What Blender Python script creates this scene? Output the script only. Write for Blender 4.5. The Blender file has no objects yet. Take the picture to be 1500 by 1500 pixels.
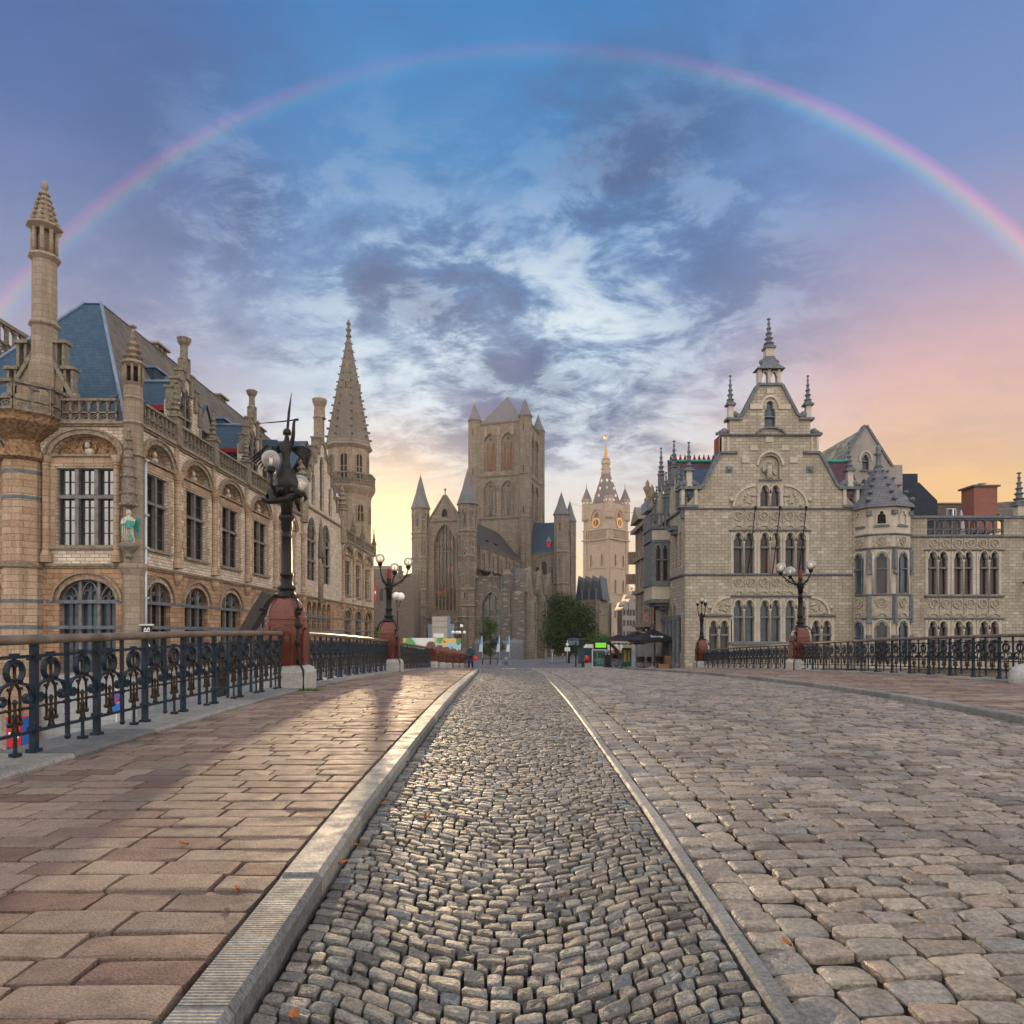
import bpy, bmesh, math, random
import numpy as np
from mathutils import Vector, Matrix
from mathutils.geometry import tessellate_polygon
PI = math.pi
R = random.Random(11)
RN = np.random.default_rng(5)
SC = bpy.context.scene
COL = SC.collection
EYE = 5.2            # eye height above the town square
# ---------------------------------------------------------------- ground profile of the arched bridge
_HY = [-60, -20, 0, 5, 12, 17, 25, 30, 40, 48, 60, 80, 100, 120, 140, 2000]
_HH = [4.6, 2.2, 1.28, 1.22, 1.10, 1.17, 1.40, 1.60, 2.02, 2.45, 3.0, 3.9, 4.6, 5.0, 5.2, 5.2]
def _smooth_profile():
    ys = np.arange(-60, 220, 0.5)
    hs = np.interp(ys, _HY, _HH)
    k = np.exp(-0.5 * (np.arange(-12, 13) / 4.5) ** 2); k /= k.sum()
    hs2 = np.convolve(np.pad(hs, 12, mode='edge'), k, mode='valid')
    return ys, EYE - hs2
_PY, _PZ = _smooth_profile()
def gz(y):
    return np.interp(y, _PY, _PZ)
def gzf(y):
    return float(gz(y))
# ---------------------------------------------------------------- object helpers
def tag(o, label=None, cat=None, group=None, kind=None):
    if label: o['label'] = label
    if cat: o['category'] = cat
    if group: o['group'] = group
    if kind: o['kind'] = kind
    return o
def link(o, parent=None):
    COL.objects.link(o)
    if parent is not None: o.parent = parent
    return o
def thing(name, label, cat, loc=(0, 0, 0), rz=0.0, group=None):
    o = bpy.data.objects.new(name, None)
    o.empty_display_size = 0.3
    link(o); o.location = loc; o.rotation_euler = (0, 0, rz)
    return tag(o, label, cat, group)
def children_of(o):
    return [c for c in o.children]
def copy_tree(o, parent=None):
    c = o.copy(); link(c)
    if parent is not None: c.parent = parent
    for ch in list(o.children): copy_tree(ch, c)
    return c
def rotz(p, a):
    c, s = math.cos(a), math.sin(a)
    return (p[0] * c - p[1] * s, p[0] * s + p[1] * c, p[2])
class Frame:
    """wall frame: u along the wall, v up, w outward"""
    def __init__(s, o, ang, mirror=False):
        s.o = Vector(o); s.u = Vector((math.cos(ang), math.sin(ang), 0)); s.n = Vector((math.sin(ang), -math.cos(ang), 0)); s.ang = ang
    def __call__(s, u, v, w=0.0):
        p = s.o + s.u * u + s.n * w
        return (p.x, p.y, p.z + v)
    def sub(s, u, v=0, w=0, da=0.0):
        return Frame(s(u, v, w), s.ang + da)
WORLD = Frame((0, 0, 0), 0.0)       # u = x, w = -y, v = z
class MB:
    def __init__(s, frame=None):
        s.v = []; s.f = []; s.m = []; s.sm = []; s.mats = []; s.cur = 0; s.F = frame
    def mat(s, m):
        if m not in s.mats: s.mats.append(m)
        s.cur = s.mats.index(m); return s
    def P(s, u, v, w=0.0):
        return s.F(u, v, w) if s.F else (u, v, w)
    def add(s, vs, fs, smooth=False):
        b = len(s.v); s.v.extend([tuple(x) for x in vs])
        for f in fs:
            s.f.append([b + i for i in f]); s.m.append(s.cur); s.sm.append(smooth)
    # --- boxes (frame coordinates u,v,w or world x,y,z when no frame)
    def box(s, u0, u1, v0, v1, w0, w1):
        c = [s.P(u, v, w) for w in (w0, w1) for v in (v0, v1) for u in (u0, u1)]
        s.add(c, [(0, 2, 3, 1), (4, 5, 7, 6), (0, 1, 5, 4), (2, 6, 7, 3), (0, 4, 6, 2), (1, 3, 7, 5)])
    def taper(s, u0, u1, v0, v1, w0, w1, du=0.0, dw=0.0):
        """box whose top is inset"""
        c = []
        for k, (a, b) in enumerate(((u0, u1), (u0 + du, u1 - du))):
            v = (v0, v1)[k]; ww = (w0 + dw * k, w1 - dw * k)
            c += [s.P(a, v, ww[0]), s.P(b, v, ww[0]), s.P(b, v, ww[1]), s.P(a, v, ww[1])]
        s.add(c, [(3, 2, 1, 0), (4, 5, 6, 7), (0, 1, 5, 4), (1, 2, 6, 5), (2, 3, 7, 6), (3, 0, 4, 7)])
    def prism(s, poly, w0, w1, caps=(1, 1), smooth=False):
        """polygon in (u,v) extruded w0..w1"""
        n = len(poly)
        a = [s.P(u, v, w0) for u, v in poly]; b = [s.P(u, v, w1) for u, v in poly]
        fs = [(i, (i + 1) % n, n + (i + 1) % n, n + i) for i in range(n)]
        s.add(a + b, fs, smooth)
        tr = tessellate_polygon([[Vector((u, v, 0)) for u, v in poly]])
        if caps[0]: s.add(a, [tuple(t) for t in tr])
        if caps[1]: s.add(b, [tuple(t[::-1]) for t in tr])
    def face(s, poly, w=0.0, holes=(), reveal=0.0, edge=0.0):
        """flat wall face with holes; reveal = depth of the openings, edge = depth of the outer side"""
        loops = [list(poly)] + [list(h) for h in holes]
        pts = [p for l in loops for p in l]
        tr = tessellate_polygon([[Vector((u, v, 0)) for u, v in l] for l in loops])
        s.add([s.P(u, v, w) for u, v in pts], [tuple(t) for t in tr])
        for l in loops[1:]:
            if reveal: s.rib(l, w, w - reveal, True)
        if edge: s.rib(loops[0], w, w - edge, True)
    def rib(s, path, w0, w1, closed=False, smooth=False):
        n = len(path)
        vs = [s.P(u, v, w0) for u, v in path] + [s.P(u, v, w1) for u, v in path]
        s.add(vs, [(i, (i + 1) % n, n + (i + 1) % n, n + i) for i in range(n if closed else n - 1)], smooth)
    def band(s, path, t, w0, w1, closed=False, off=0.0):
        """moulding of width t following a (u,v) path, between depth w0 and w1"""
        n = len(path); a = []; b = []
        for i in range(n):
            if closed: p0, p1 = path[i - 1], path[(i + 1) % n]
            else: p0, p1 = path[max(0, i - 1)], path[min(n - 1, i + 1)]
            dx, dy = p1[0] - p0[0], p1[1] - p0[1]; L = math.hypot(dx, dy) or 1
            nx, ny = -dy / L, dx / L
            a.append((path[i][0] + nx * off, path[i][1] + ny * off)); b.append((path[i][0] + nx * (off + t), path[i][1] + ny * (off + t)))
        vs = []
        for i in range(n):
            vs += [s.P(*a[i], w0), s.P(*b[i], w0), s.P(*b[i], w1), s.P(*a[i], w1)]
        fs = []
        m = n if closed else n - 1
        for i in range(m):
            o, q = 4 * i, 4 * ((i + 1) % n)
            for k in range(4): fs.append((o + k, o + (k + 1) % 4, q + (k + 1) % 4, q + k))
        if not closed: fs += [(0, 1, 2, 3), (4 * n - 1, 4 * n - 2, 4 * n - 3, 4 * n - 4)]
        s.add(vs, fs)
    def lathe(s, prof, c, n=12, a0=0.0, smooth=True, sc=(1, 1), caps=True, arc=None):
        """profile [(r, dz)] around the vertical axis through c (world/frame point u,v,w -> c given as P-coords)"""
        c = s.P(*c); vs = []; fs = []
        span = 2 * PI if arc is None else arc; k = n if arc is None else n + 1
        for r, z in prof:
            for i in range(k):
                a = a0 + span * i / n
                vs.append((c[0] + r * math.cos(a) * sc[0], c[1] + r * math.sin(a) * sc[1], c[2] + z))
        for j in range(len(prof) - 1):
            for i in range(n):
                i2 = (i + 1) % k
                fs.append((j * k + i, j * k + i2, (j + 1) * k + i2, (j + 1) * k + i))
        if caps:
            fs.append(tuple(range(k))[::-1]); fs.append(tuple((len(prof) - 1) * k + i for i in range(k)))
        s.add(vs, fs, smooth)
    def tube(s, pts, r, n=6, smooth=True, flat=None):
        """tube along frame points; r number or list; flat=(ru,rv) elliptical"""
        P = [Vector(s.P(*p)) for p in pts]; vs = []; fs = []; m = len(P)
        up0 = Vector((0, 0, 1))
        for i, p in enumerate(P):
            t = (P[min(i + 1, m - 1)] - P[max(i - 1, 0)])
            t = t.normalized() if t.length > 1e-9 else Vector((0, 0, 1))
            x = t.cross(up0)
            if x.length < 0.08: x = t.cross(Vector((0.0, 1.0, 0)))
            x.normalize(); y = t.cross(x)
            rr = r[i] if isinstance(r, (list, tuple)) else r
            for k in range(n):
                a = 2 * PI * k / n
                vs.append(p + (x * math.cos(a) * (flat[0] if flat else 1) + y * math.sin(a) * (flat[1] if flat else 1)) * rr)
        for i in range(m - 1):
            for k in range(n):
                fs.append((i * n + k, i * n + (k + 1) % n, (i + 1) * n + (k + 1) % n, (i + 1) * n + k))
        fs.append(tuple(range(n))[::-1]); fs.append(tuple((m - 1) * n + k for k in range(n)))
        s.add(vs, fs, smooth)
    def ball(s, c, r, n=10, m=6, sc=(1, 1, 1)):
        c = s.P(*c); prof = []
        vs = [(c[0], c[1], c[2] - r * sc[2])]; fs = []
        for j in range(1, m):
            t = -PI / 2 + PI * j / m
            for i in range(n):
                a = 2 * PI * i / n
                vs.append((c[0] + r * math.cos(t) * math.cos(a) * sc[0], c[1] + r * math.cos(t) * math.sin(a) * sc[1], c[2] + r * math.sin(t) * sc[2]))
        vs.append((c[0], c[1], c[2] + r * sc[2])); L = len(vs) - 1
        for i in range(n):
            fs.append((0, 1 + (i + 1) % n, 1 + i)); fs.append((L, 1 + (m - 2) * n + i, 1 + (m - 2) * n + (i + 1) % n))
        for j in range(m - 2):
            for i in range(n):
                a = 1 + j * n + i; b = 1 + j * n + (i + 1) % n
                fs.append((a, b, b + n, a + n))
        s.add(vs, fs, True)
    def quad(s, a, b, c, d):
        s.add([a, b, c, d], [(0, 1, 2, 3)])
    def build(s, name, m=None, parent=None, recalc=True):
        me = bpy.data.meshes.new(name)
        me.from_pydata(s.v, [], s.f)
        mats = s.mats if s.mats else [m]
        for x in mats: me.materials.append(x)
        if len(s.f):
            me.polygons.foreach_set('material_index', s.m if s.mats else [0] * len(s.f))
            me.polygons.foreach_set('use_smooth', s.sm)
        if recalc:
            bm = bmesh.new(); bm.from_mesh(me)
            bmesh.ops.remove_doubles(bm, verts=bm.verts, dist=1e-5)
            bmesh.ops.recalc_face_normals(bm, faces=bm.faces); bm.to_mesh(me); bm.free()
        me.update()
        o = bpy.data.objects.new(name, me)
        return link(o, parent)
# ---------------------------------------------------------------- 2-D outlines
def rect(u0, u1, v0, v1):
    return [(u0, v0), (u1, v0), (u1, v1), (u0, v1)]
def arch_curve(u0, u1, vs, vt, kind='seg', n=12):
    """curve from (u1,vs) over the apex to (u0,vs)"""
    c = (u0 + u1) / 2; a = (u1 - u0) / 2; h = vt - vs; out = []
    if kind == 'seg' or kind == 'ell':
        for i in range(n + 1):
            t = PI * i / n; out.append((c + a * math.cos(t), vs + h * math.sin(t)))
    elif kind == 'pt':                       # pointed
        r = (a * a + h * h) / (2 * a); 
        t1 = math.atan2(h, r - a) if r > a else PI / 2
        right = []
        cx = u1 - r
        for i in range(n // 2 + 1):
            t = t1 * i / (n // 2); right.append((cx + r * math.cos(t), vs + r * math.sin(t)))
        out = right + [(2 * c - u, v) for u, v in right[-2::-1]]
    elif kind == 'tre':                      # trefoil headed light
        r = a * 0.62
        for i in range(4): out.append((u1 - 0.0 - (a * 0.42) * (1 - math.cos(PI / 2 * i / 3)) * 0.9, vs + (h * 0.34) * math.sin(PI / 2 * i / 3)))
        for i in range(n + 1):
            t = -0.35 + (PI + 0.7) * i / n
            out.append((c + r * math.cos(t), vt - r + r * math.sin(t)))
        for i in range(4)[::-1]: out.append((u0 + (a * 0.42) * (1 - math.cos(PI / 2 * i / 3)) * 0.9, vs + (h * 0.34) * math.sin(PI / 2 * i / 3)))
    return out
def arch(u0, u1, v0, vs, vt, kind='seg', n=12):
    return [(u0, v0), (u1, v0)] + arch_curve(u0, u1, vs, vt, kind, n)
def circle(c, r, n=16, a0=0.0):
    return [(c[0] + r * math.cos(a0 + 2 * PI * i / n), c[1] + r * math.sin(a0 + 2 * PI * i / n)) for i in range(n)]
# ---------------------------------------------------------------- materials
MATS = {}
class NT:
    def __init__(s, name):
        s.m = bpy.data.materials.new(name); s.m.use_nodes = True
        s.t = s.m.node_tree; s.n = s.t.nodes; s.l = s.t.links
        s.b = s.n.get('Principled BSDF'); s.out = s.n.get('Material Output')
    def node(s, typ, **kw):
        x = s.n.new(typ)
        for k, v in kw.items():
            if k.startswith('i_'):
                k2 = k[2:]; k2 = int(k2) if k2.isdigit() else k2.replace('_', ' ')
                x.inputs[k2].default_value = v
            else: setattr(x, k, v)
        return x
    def link(s, a, b): s.l.new(a, b)
    def math(s, op, a, b=None, c=None, clamp=False):
        x = s.n.new('ShaderNodeMath'); x.operation = op; x.use_clamp = clamp
        for i, v in enumerate((a, b, c)):
            if v is None: continue
            if isinstance(v, (int, float)): x.inputs[i].default_value = v
            else: s.l.new(v, x.inputs[i])
        return x.outputs[0]
    def vmath(s, op, a, b=None):
        x = s.n.new('ShaderNodeVectorMath'); x.operation = op
        for i, v in enumerate((a, b)):
            if v is None: continue
            if isinstance(v, (tuple, list)): x.inputs[i].default_value = v
            else: s.l.new(v, x.inputs[i])
        return x.outputs['Value'] if op in ('DOT_PRODUCT', 'LENGTH') else x.outputs[0]
    def mix(s, f, a, b, mode='MIX'):
        x = s.n.new('ShaderNodeMix'); x.data_type = 'RGBA'; x.blend_type = mode; x.clamp_factor = True
        for i, v in ((0, f), (6, a), (7, b)):
            if isinstance(v, (int, float)): x.inputs[i].default_value = v
            elif isinstance(v, (tuple, list)): x.inputs[i].default_value = (*v[:3], 1)
            else: s.l.new(v, x.inputs[i])
        return x.outputs[2]
    def ramp(s, f, stops, interp='LINEAR'):
        x = s.n.new('ShaderNodeValToRGB'); cr = x.color_ramp; cr.interpolation = interp
        while len(cr.elements) < len(stops): cr.elements.new(0.5)
        for e, (p, c) in zip(cr.elements, stops):
            e.position = p; e.color = (*c[:3], 1) if isinstance(c, (tuple, list)) else (c, c, c, 1)
        s.l.new(f, x.inputs[0]); return x.outputs[0]
    def noise(s, vec, scale, detail=4, rough=0.55, dist=0.0):
        x = s.n.new('ShaderNodeTexNoise'); x.inputs['Scale'].default_value = scale; x.inputs['Detail'].default_value = detail
        x.inputs['Roughness'].default_value = rough; x.inputs['Distortion'].default_value = dist
        if vec is not None: s.l.new(vec, x.inputs['Vector'])
        return x.outputs['Fac']
    def pos(s):
        g = s.n.new('ShaderNodeNewGeometry'); return g.outputs['Position'], g.outputs['True Normal']
    def wallco(s):
        """(along wall, height, 0) coordinates for any upright or sloping face"""
        p, nrm = s.pos()
        sp = s.n.new('ShaderNodeSeparateXYZ'); s.l.new(p, sp.inputs[0])
        sn = s.n.new('ShaderNodeSeparateXYZ'); s.l.new(nrm, sn.inputs[0])
        ax = s.math('ABSOLUTE', sn.outputs[0]); ay = s.math('ABSOLUTE', sn.outputs[1])
        g = s.math('GREATER_THAN', ax, ay)
        u = s.math('ADD', s.math('MULTIPLY', sp.outputs[1], g), s.math('MULTIPLY', sp.outputs[0], s.math('SUBTRACT', 1.0, g)))
        c = s.n.new('ShaderNodeCombineXYZ'); s.l.new(u, c.inputs[0]); s.l.new(sp.outputs[2], c.inputs[1])
        return c.outputs[0], p, sp.outputs[2]
    def bump(s, h, strength=0.5, dist=0.02):
        x = s.n.new('ShaderNodeBump'); x.inputs['Strength'].default_value = strength; x.inputs['Distance'].default_value = dist
        s.l.new(h, x.inputs['Height']); s.l.new(x.outputs[0], s.b.inputs['Normal'])
    def set(s, **kw):
        for k, v in kw.items():
            i = s.b.inputs[k.replace('_', ' ')]
            if isinstance(v, (int, float)): i.default_value = v
            elif isinstance(v, (tuple, list)): i.default_value = (*v[:3], 1)
            else: s.l.new(v, i)
        return s
def plain(name, col, rough=0.6, metal=0.0, var=0.25, scale=3.0, bump=0.0, spec=0.22, bscale=40):
    t = NT(name); p, _ = t.pos()
    n = t.noise(p, scale, 5, 0.6)
    lo = tuple(c * (1 - var) for c in col); hi = tuple(min(1, c * (1 + var)) for c in col)
    t.set(Base_Color=t.ramp(n, [(0.3, lo), (0.7, hi)]), Roughness=rough, Metallic=metal, Specular_IOR_Level=spec)
    if bump: t.bump(t.noise(p, bscale, 3), bump, 0.01)
    MATS[name] = t.m; return t.m
def masonry(name, cols, bw, bh, mortar, msize=0.012, stain=(0.35, (0.05, 0.045, 0.04)), patch=None, rough=0.85, bump=0.35, vary=0.22, sat=None, big=0.35, streak=0.0):
    """coursed stone: cols = (light, dark) block colours, patch=(colour, amount) scattered odd blocks"""
    t = NT(name); w, p, z = t.wallco()
    br = t.node('ShaderNodeTexBrick', offset=0.5, squash=1.0)
    br.inputs['Scale'].default_value = 1.0; br.inputs['Mortar Size'].default_value = msize; br.inputs['Mortar Smooth'].default_value = 0.15
    br.inputs['Brick Width'].default_value = bw; br.inputs['Row Height'].default_value = bh
    br.inputs['Color1'].default_value = (0, 0, 0, 1); br.inputs['Color2'].default_value = (1, 1, 1, 1); br.inputs['Mortar'].default_value = (0.5, 0.5, 0.5, 1)
    wob = t.node('ShaderNodeTexNoise'); wob.inputs['Scale'].default_value = 2.2; t.link(p, wob.inputs['Vector'])
    wv = t.vmath('MULTIPLY', t.vmath('SUBTRACT', wob.outputs['Color'], (0.5, 0.5, 0.5)), (0.05, 0.03, 0))
    t.link(t.vmath('ADD', w, wv), br.inputs['Vector'])
    fac = br.outputs['Fac']; rnd = br.outputs['Color']
    sep = t.node('ShaderNodeSeparateColor'); t.link(rnd, sep.inputs[0])
    base = t.mix(sep.outputs[0], cols[1], cols[0])
    if patch:
        base = t.mix(t.math('GREATER_THAN', sep.outputs[0], 1 - patch[1]), base, patch[0])
    n1 = t.noise(p, 0.45, 5, 0.6); n2 = t.noise(p, 14, 4, 0.65)
    base = t.mix(t.math('MULTIPLY', t.ramp(n1, [(0.35, 0.0), (0.7, 1.0)]), big), base, (cols[1][0] * 0.62, cols[1][1] * 0.6, cols[1][2] * 0.58))
    base = t.mix(vary, base, t.ramp(n2, [(0.3, tuple(c * 0.6 for c in cols[1])), (0.7, tuple(min(1, c * 1.12) for c in cols[0]))]))
    # rain streaks and soot
    st = t.node('ShaderNodeMapping'); st.inputs['Scale'].default_value = (1.6, 1.6, 0.16); t.link(p, st.inputs['Vector'])
    ns = t.noise(st.outputs[0], 1.3, 5, 0.65)
    base = t.mix(t.math('MULTIPLY', t.ramp(ns, [(0.48, 0.0), (0.78, 1.0)]), stain[0]), base, stain[1])
    base = t.mix(fac, base, mortar)
    t.set(Base_Color=base, Roughness=rough, Specular_IOR_Level=0.08)
    h = t.math('ADD', t.math('MULTIPLY', t.math('SUBTRACT', 1.0, fac), 1.0), t.math('MULTIPLY', n2, 0.5))
    t.bump(h, bump, 0.02)
    MATS[name] = t.m; return t.m
def carved(name, col, dark, scale=9.0, depth=0.6, rough=0.85):
    """weathered sculpted stone, darker in the hollows (real relief through bump)"""
    t = NT(name); p, _ = t.pos()
    n = t.noise(p, scale, 5, 0.62, 0.4)
    v = t.node('ShaderNodeTexVoronoi', feature='SMOOTH_F1'); v.inputs['Scale'].default_value = scale * 0.7; t.link(p, v.inputs['Vector'])
    h = t.math('SUBTRACT', n, t.math('MULTIPLY', v.outputs['Distance'], 0.5))
    n3 = t.noise(p, 0.9, 4)
    c = t.mix(t.ramp(n, [(0.36, 1.0), (0.6, 0.0)]), col, dark)
    c = t.mix(t.math('MULTIPLY', n3, 0.5), c, tuple(x * 0.55 for x in col))
    t.set(Base_Color=c, Roughness=rough, Specular_IOR_Level=0.08); t.bump(h, depth, 0.06)
    MATS[name] = t.m; return t.m
def slates(name, lo, hi, bw=0.28, bh=0.2, rough=0.42, moss=None):
    t = NT(name); w, p, z = t.wallco()
    br = t.node('ShaderNodeTexBrick', offset=0.5)
    br.inputs['Scale'].default_value = 1.0; br.inputs['Mortar Size'].default_value = 0.012; br.inputs['Mortar Smooth'].default_value = 0.3
    br.inputs['Brick Width'].default_value = bw; br.inputs['Row Height'].default_value = bh
    br.inputs['Color1'].default_value = (*lo, 1); br.inputs['Color2'].default_value = (*hi, 1); br.inputs['Mortar'].default_value = (*[c * 0.35 for c in lo], 1)
    t.link(w, br.inputs['Vector'])
    n = t.noise(p, 0.7, 5, 0.65)
    c = t.mix(t.math('MULTIPLY', n, 0.6), br.outputs['Color'], tuple(x * 0.55 for x in lo))
    if moss: c = t.mix(t.ramp(t.noise(p, 1.1, 6, 0.7), [(0.45, 0.0), (0.6, moss[1])]), c, moss[0])
    t.set(Base_Color=c, Roughness=rough + 0.1, Specular_IOR_Level=0.16)
    t.bump(t.math('ADD', t.math('SUBTRACT', 1.0, br.outputs['Fac']), t.math('MULTIPLY', t.noise(p, 9, 3), 0.5)), 0.35, 0.015)
    MATS[name] = t.m; return t.m
def glass_pane(name, col, mirror, rough=0.03, tint=(0.9, 0.95, 1.0)):
    """window glass seen from outside: a dark room behind a reflecting pane"""
    t = NT(name); p, _ = t.pos()
    n = t.noise(p, 0.9, 2)
    t.set(Base_Color=t.ramp(n, [(0.3, tuple(c * 0.5 for c in col)), (0.7, col)]), Roughness=0.25, Specular_IOR_Level=0.0)
    g = t.node('ShaderNodeBsdfGlossy'); g.inputs['Color'].default_value = (*tint, 1); g.inputs['Roughness'].default_value = rough
    bp = t.node('ShaderNodeBump'); bp.inputs['Strength'].default_value = 0.06; bp.inputs['Distance'].default_value = 0.05
    t.link(t.noise(p, 1.7, 2), bp.inputs['Height']); t.link(bp.outputs[0], g.inputs['Normal'])
    mx = t.node('ShaderNodeMixShader'); mx.inputs[0].default_value = mirror
    t.link(t.b.outputs[0], mx.inputs[1]); t.link(g.outputs[0], mx.inputs[2]); t.link(mx.outputs[0], t.out.inputs[0])
    MATS[name] = t.m; return t.m
def stone_set(name, cols, rough, bump=0.5, spec=0.5, fine=60, wear=None, dirt=0.5):
    """paving stones: every stone carries its own tint in the 'tint' attribute"""
    t = NT(name); p, nrm = t.pos()
    at = t.node('ShaderNodeAttribute', attribute_name='tint')
    c = t.ramp(at.outputs['Fac'], [(i / (len(cols) - 1), c) for i, c in enumerate(cols)])
    n1 = t.noise(p, fine, 5, 0.7); n2 = t.noise(p, 7, 4, 0.6); n3 = t.noise(p, 0.8, 4, 0.6)
    c = t.mix(1.0, c, t.ramp(n1, [(0.28, 0.42), (0.5, 0.95), (0.72, 1.5)]), 'MULTIPLY')
    c = t.mix(1.0, c, t.ramp(n3, [(0.3, (0.78, 0.76, 0.76)), (0.7, (1.12, 1.1, 1.06))]), 'MULTIPLY')
    c = t.mix(t.math('MULTIPLY', t.ramp(n2, [(0.5, 0.0), (0.72, 1.0)]), dirt), c, (0.035, 0.03, 0.028))
    rr = t.ramp(n2, [(0.3, rough - 0.12), (0.7, rough + 0.12)])
    t.set(Base_Color=c, Roughness=rr, Specular_IOR_Level=spec)
    v = t.node('ShaderNodeTexVoronoi'); v.inputs['Scale'].default_value = fine * 1.2; t.link(p, v.inputs['Vector'])
    h = t.math('ADD', t.math('MULTIPLY', n1, 1.0), t.math('ADD', t.math('MULTIPLY', n2, 1.2), t.math('MULTIPLY', v.outputs['Distance'], 0.35)))
    t.bump(h, bump, 0.012)
    MATS[name] = t.m; return t.m
# --- paving
M_SETT = stone_set('sett_granite', [(0.075, 0.072, 0.068), (0.15, 0.14, 0.125), (0.20, 0.18, 0.15), (0.13, 0.145, 0.15), (0.25, 0.22, 0.18)], 0.62, 0.9, 0.32, 70)
M_COB = stone_set('cobble_porphyry', [(0.10, 0.088, 0.075), (0.20, 0.172, 0.138), (0.29, 0.245, 0.19), (0.17, 0.165, 0.15), (0.25, 0.195, 0.15), (0.125, 0.11, 0.092)], 0.48, 0.8, 0.45, 45)
M_SLAB = stone_set('paving_slab', [(0.13, 0.10, 0.083), (0.21, 0.155, 0.122), (0.255, 0.192, 0.148), (0.135, 0.08, 0.065), (0.22, 0.172, 0.138)], 0.74, 0.7, 0.3, 90, dirt=0.35)
M_KERB = stone_set('kerb_bluestone', [(0.115, 0.12, 0.122), (0.185, 0.187, 0.183), (0.235, 0.23, 0.212)], 0.68, 0.3, 0.35, 50, dirt=0.35)
M_DIRT = plain('joint_dirt', (0.020, 0.017, 0.015), 1.0, 0, 0.5, 6, 0.5, 0.0)
M_ASPH = plain('street_paving', (0.10, 0.105, 0.12), 0.5, 0, 0.35, 0.6, 0.4, bscale=12)
M_LOW = plain('quay_paving', (0.17, 0.18, 0.2), 0.6, 0, 0.3, 0.8, 0.3, bscale=10)
M_WATER = plain('canal_water', (0.02, 0.03, 0.03), 0.08, 0, 0.2, 0.4, 0.25, bscale=1.2)
# --- masonry
M_WHITE = masonry('white_brick', ((0.70, 0.62, 0.52), (0.42, 0.345, 0.265)), 0.42, 0.16, (0.16, 0.12, 0.09), 0.014, (0.4, (0.17, 0.11, 0.07)), vary=0.25, big=0.25)
M_SAND = masonry('sandstone', ((0.50, 0.36, 0.24), (0.24, 0.125, 0.062)), 0.62, 0.24, (0.13, 0.075, 0.045), 0.013, (0.75, (0.13, 0.06, 0.032)), vary=0.4, big=0.5)
M_SANDP = masonry('sandstone_pale', ((0.50, 0.39, 0.285), (0.28, 0.175, 0.105)), 0.9, 0.3, (0.15, 0.10, 0.065), 0.013, (0.7, (0.13, 0.07, 0.04)), vary=0.4, big=0.5)
M_TURR = masonry('turret_stone', ((0.33, 0.275, 0.21), (0.22, 0.17, 0.125)), 0.6, 0.28, (0.15, 0.12, 0.09), 0.012, (0.7, (0.09, 0.065, 0.045)), vary=0.4, big=0.5)
M_SPIRE = masonry('spire_stone', ((0.20, 0.175, 0.15), (0.13, 0.11, 0.095)), 0.5, 0.22, (0.08, 0.07, 0.06), 0.02, (0.6, (0.06, 0.05, 0.042)), vary=0.4, big=0.5)
M_PLINTH = masonry('plinth_stone', ((0.36, 0.37, 0.37), (0.28, 0.29, 0.30)), 0.7, 0.32, (0.2, 0.2, 0.2), 0.01, (0.4, (0.1, 0.1, 0.1)))
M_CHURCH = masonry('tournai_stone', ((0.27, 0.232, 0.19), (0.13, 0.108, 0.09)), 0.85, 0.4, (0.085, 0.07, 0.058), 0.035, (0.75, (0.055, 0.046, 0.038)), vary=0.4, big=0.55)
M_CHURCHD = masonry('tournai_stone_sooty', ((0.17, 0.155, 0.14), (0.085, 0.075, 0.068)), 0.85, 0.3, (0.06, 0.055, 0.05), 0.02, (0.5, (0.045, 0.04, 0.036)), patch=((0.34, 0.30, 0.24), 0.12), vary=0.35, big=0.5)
M_BELF = masonry('belfry_stone', ((0.42, 0.34, 0.27), (0.31, 0.235, 0.18)), 1.0, 0.45, (0.22, 0.17, 0.13), 0.03, (0.4, (0.14, 0.1, 0.075)), vary=0.3, big=0.4)
M_BEIGE = masonry('beige_limestone', ((0.44, 0.395, 0.32), (0.26, 0.23, 0.182)), 0.52, 0.235, (0.13, 0.112, 0.088), 0.014, (0.6, (0.12, 0.10, 0.075)), patch=((0.50, 0.46, 0.39), 0.08), vary=0.35, big=0.55)
M_BEIGEP = masonry('pale_limestone', ((0.47, 0.43, 0.36), (0.37, 0.33, 0.27)), 0.7, 0.4, (0.3, 0.26, 0.2), 0.006, (0.35, (0.17, 0.14, 0.1)), vary=0.3, big=0.35)
M_GREYH = masonry('grey_stucco', ((0.30, 0.28, 0.26), (0.24, 0.22, 0.205)), 1.4, 0.6, (0.2, 0.18, 0.17), 0.006, (0.35, (0.1, 0.09, 0.08)))
M_REDBR = masonry('red_brick', ((0.28, 0.06, 0.04), (0.15, 0.03, 0.024)), 0.24, 0.09, (0.22, 0.18, 0.15), 0.014, (0.2, (0.08, 0.05, 0.04)))
M_DARKBR = masonry('dark_rubble', ((0.16, 0.13, 0.115), (0.10, 0.085, 0.075)), 0.5, 0.2, (0.07, 0.06, 0.055), 0.02)
M_BRIDGE = masonry('bridge_stone', ((0.27, 0.26, 0.24), (0.2, 0.195, 0.18)), 0.8, 0.4, (0.13, 0.13, 0.12), 0.015)
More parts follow.
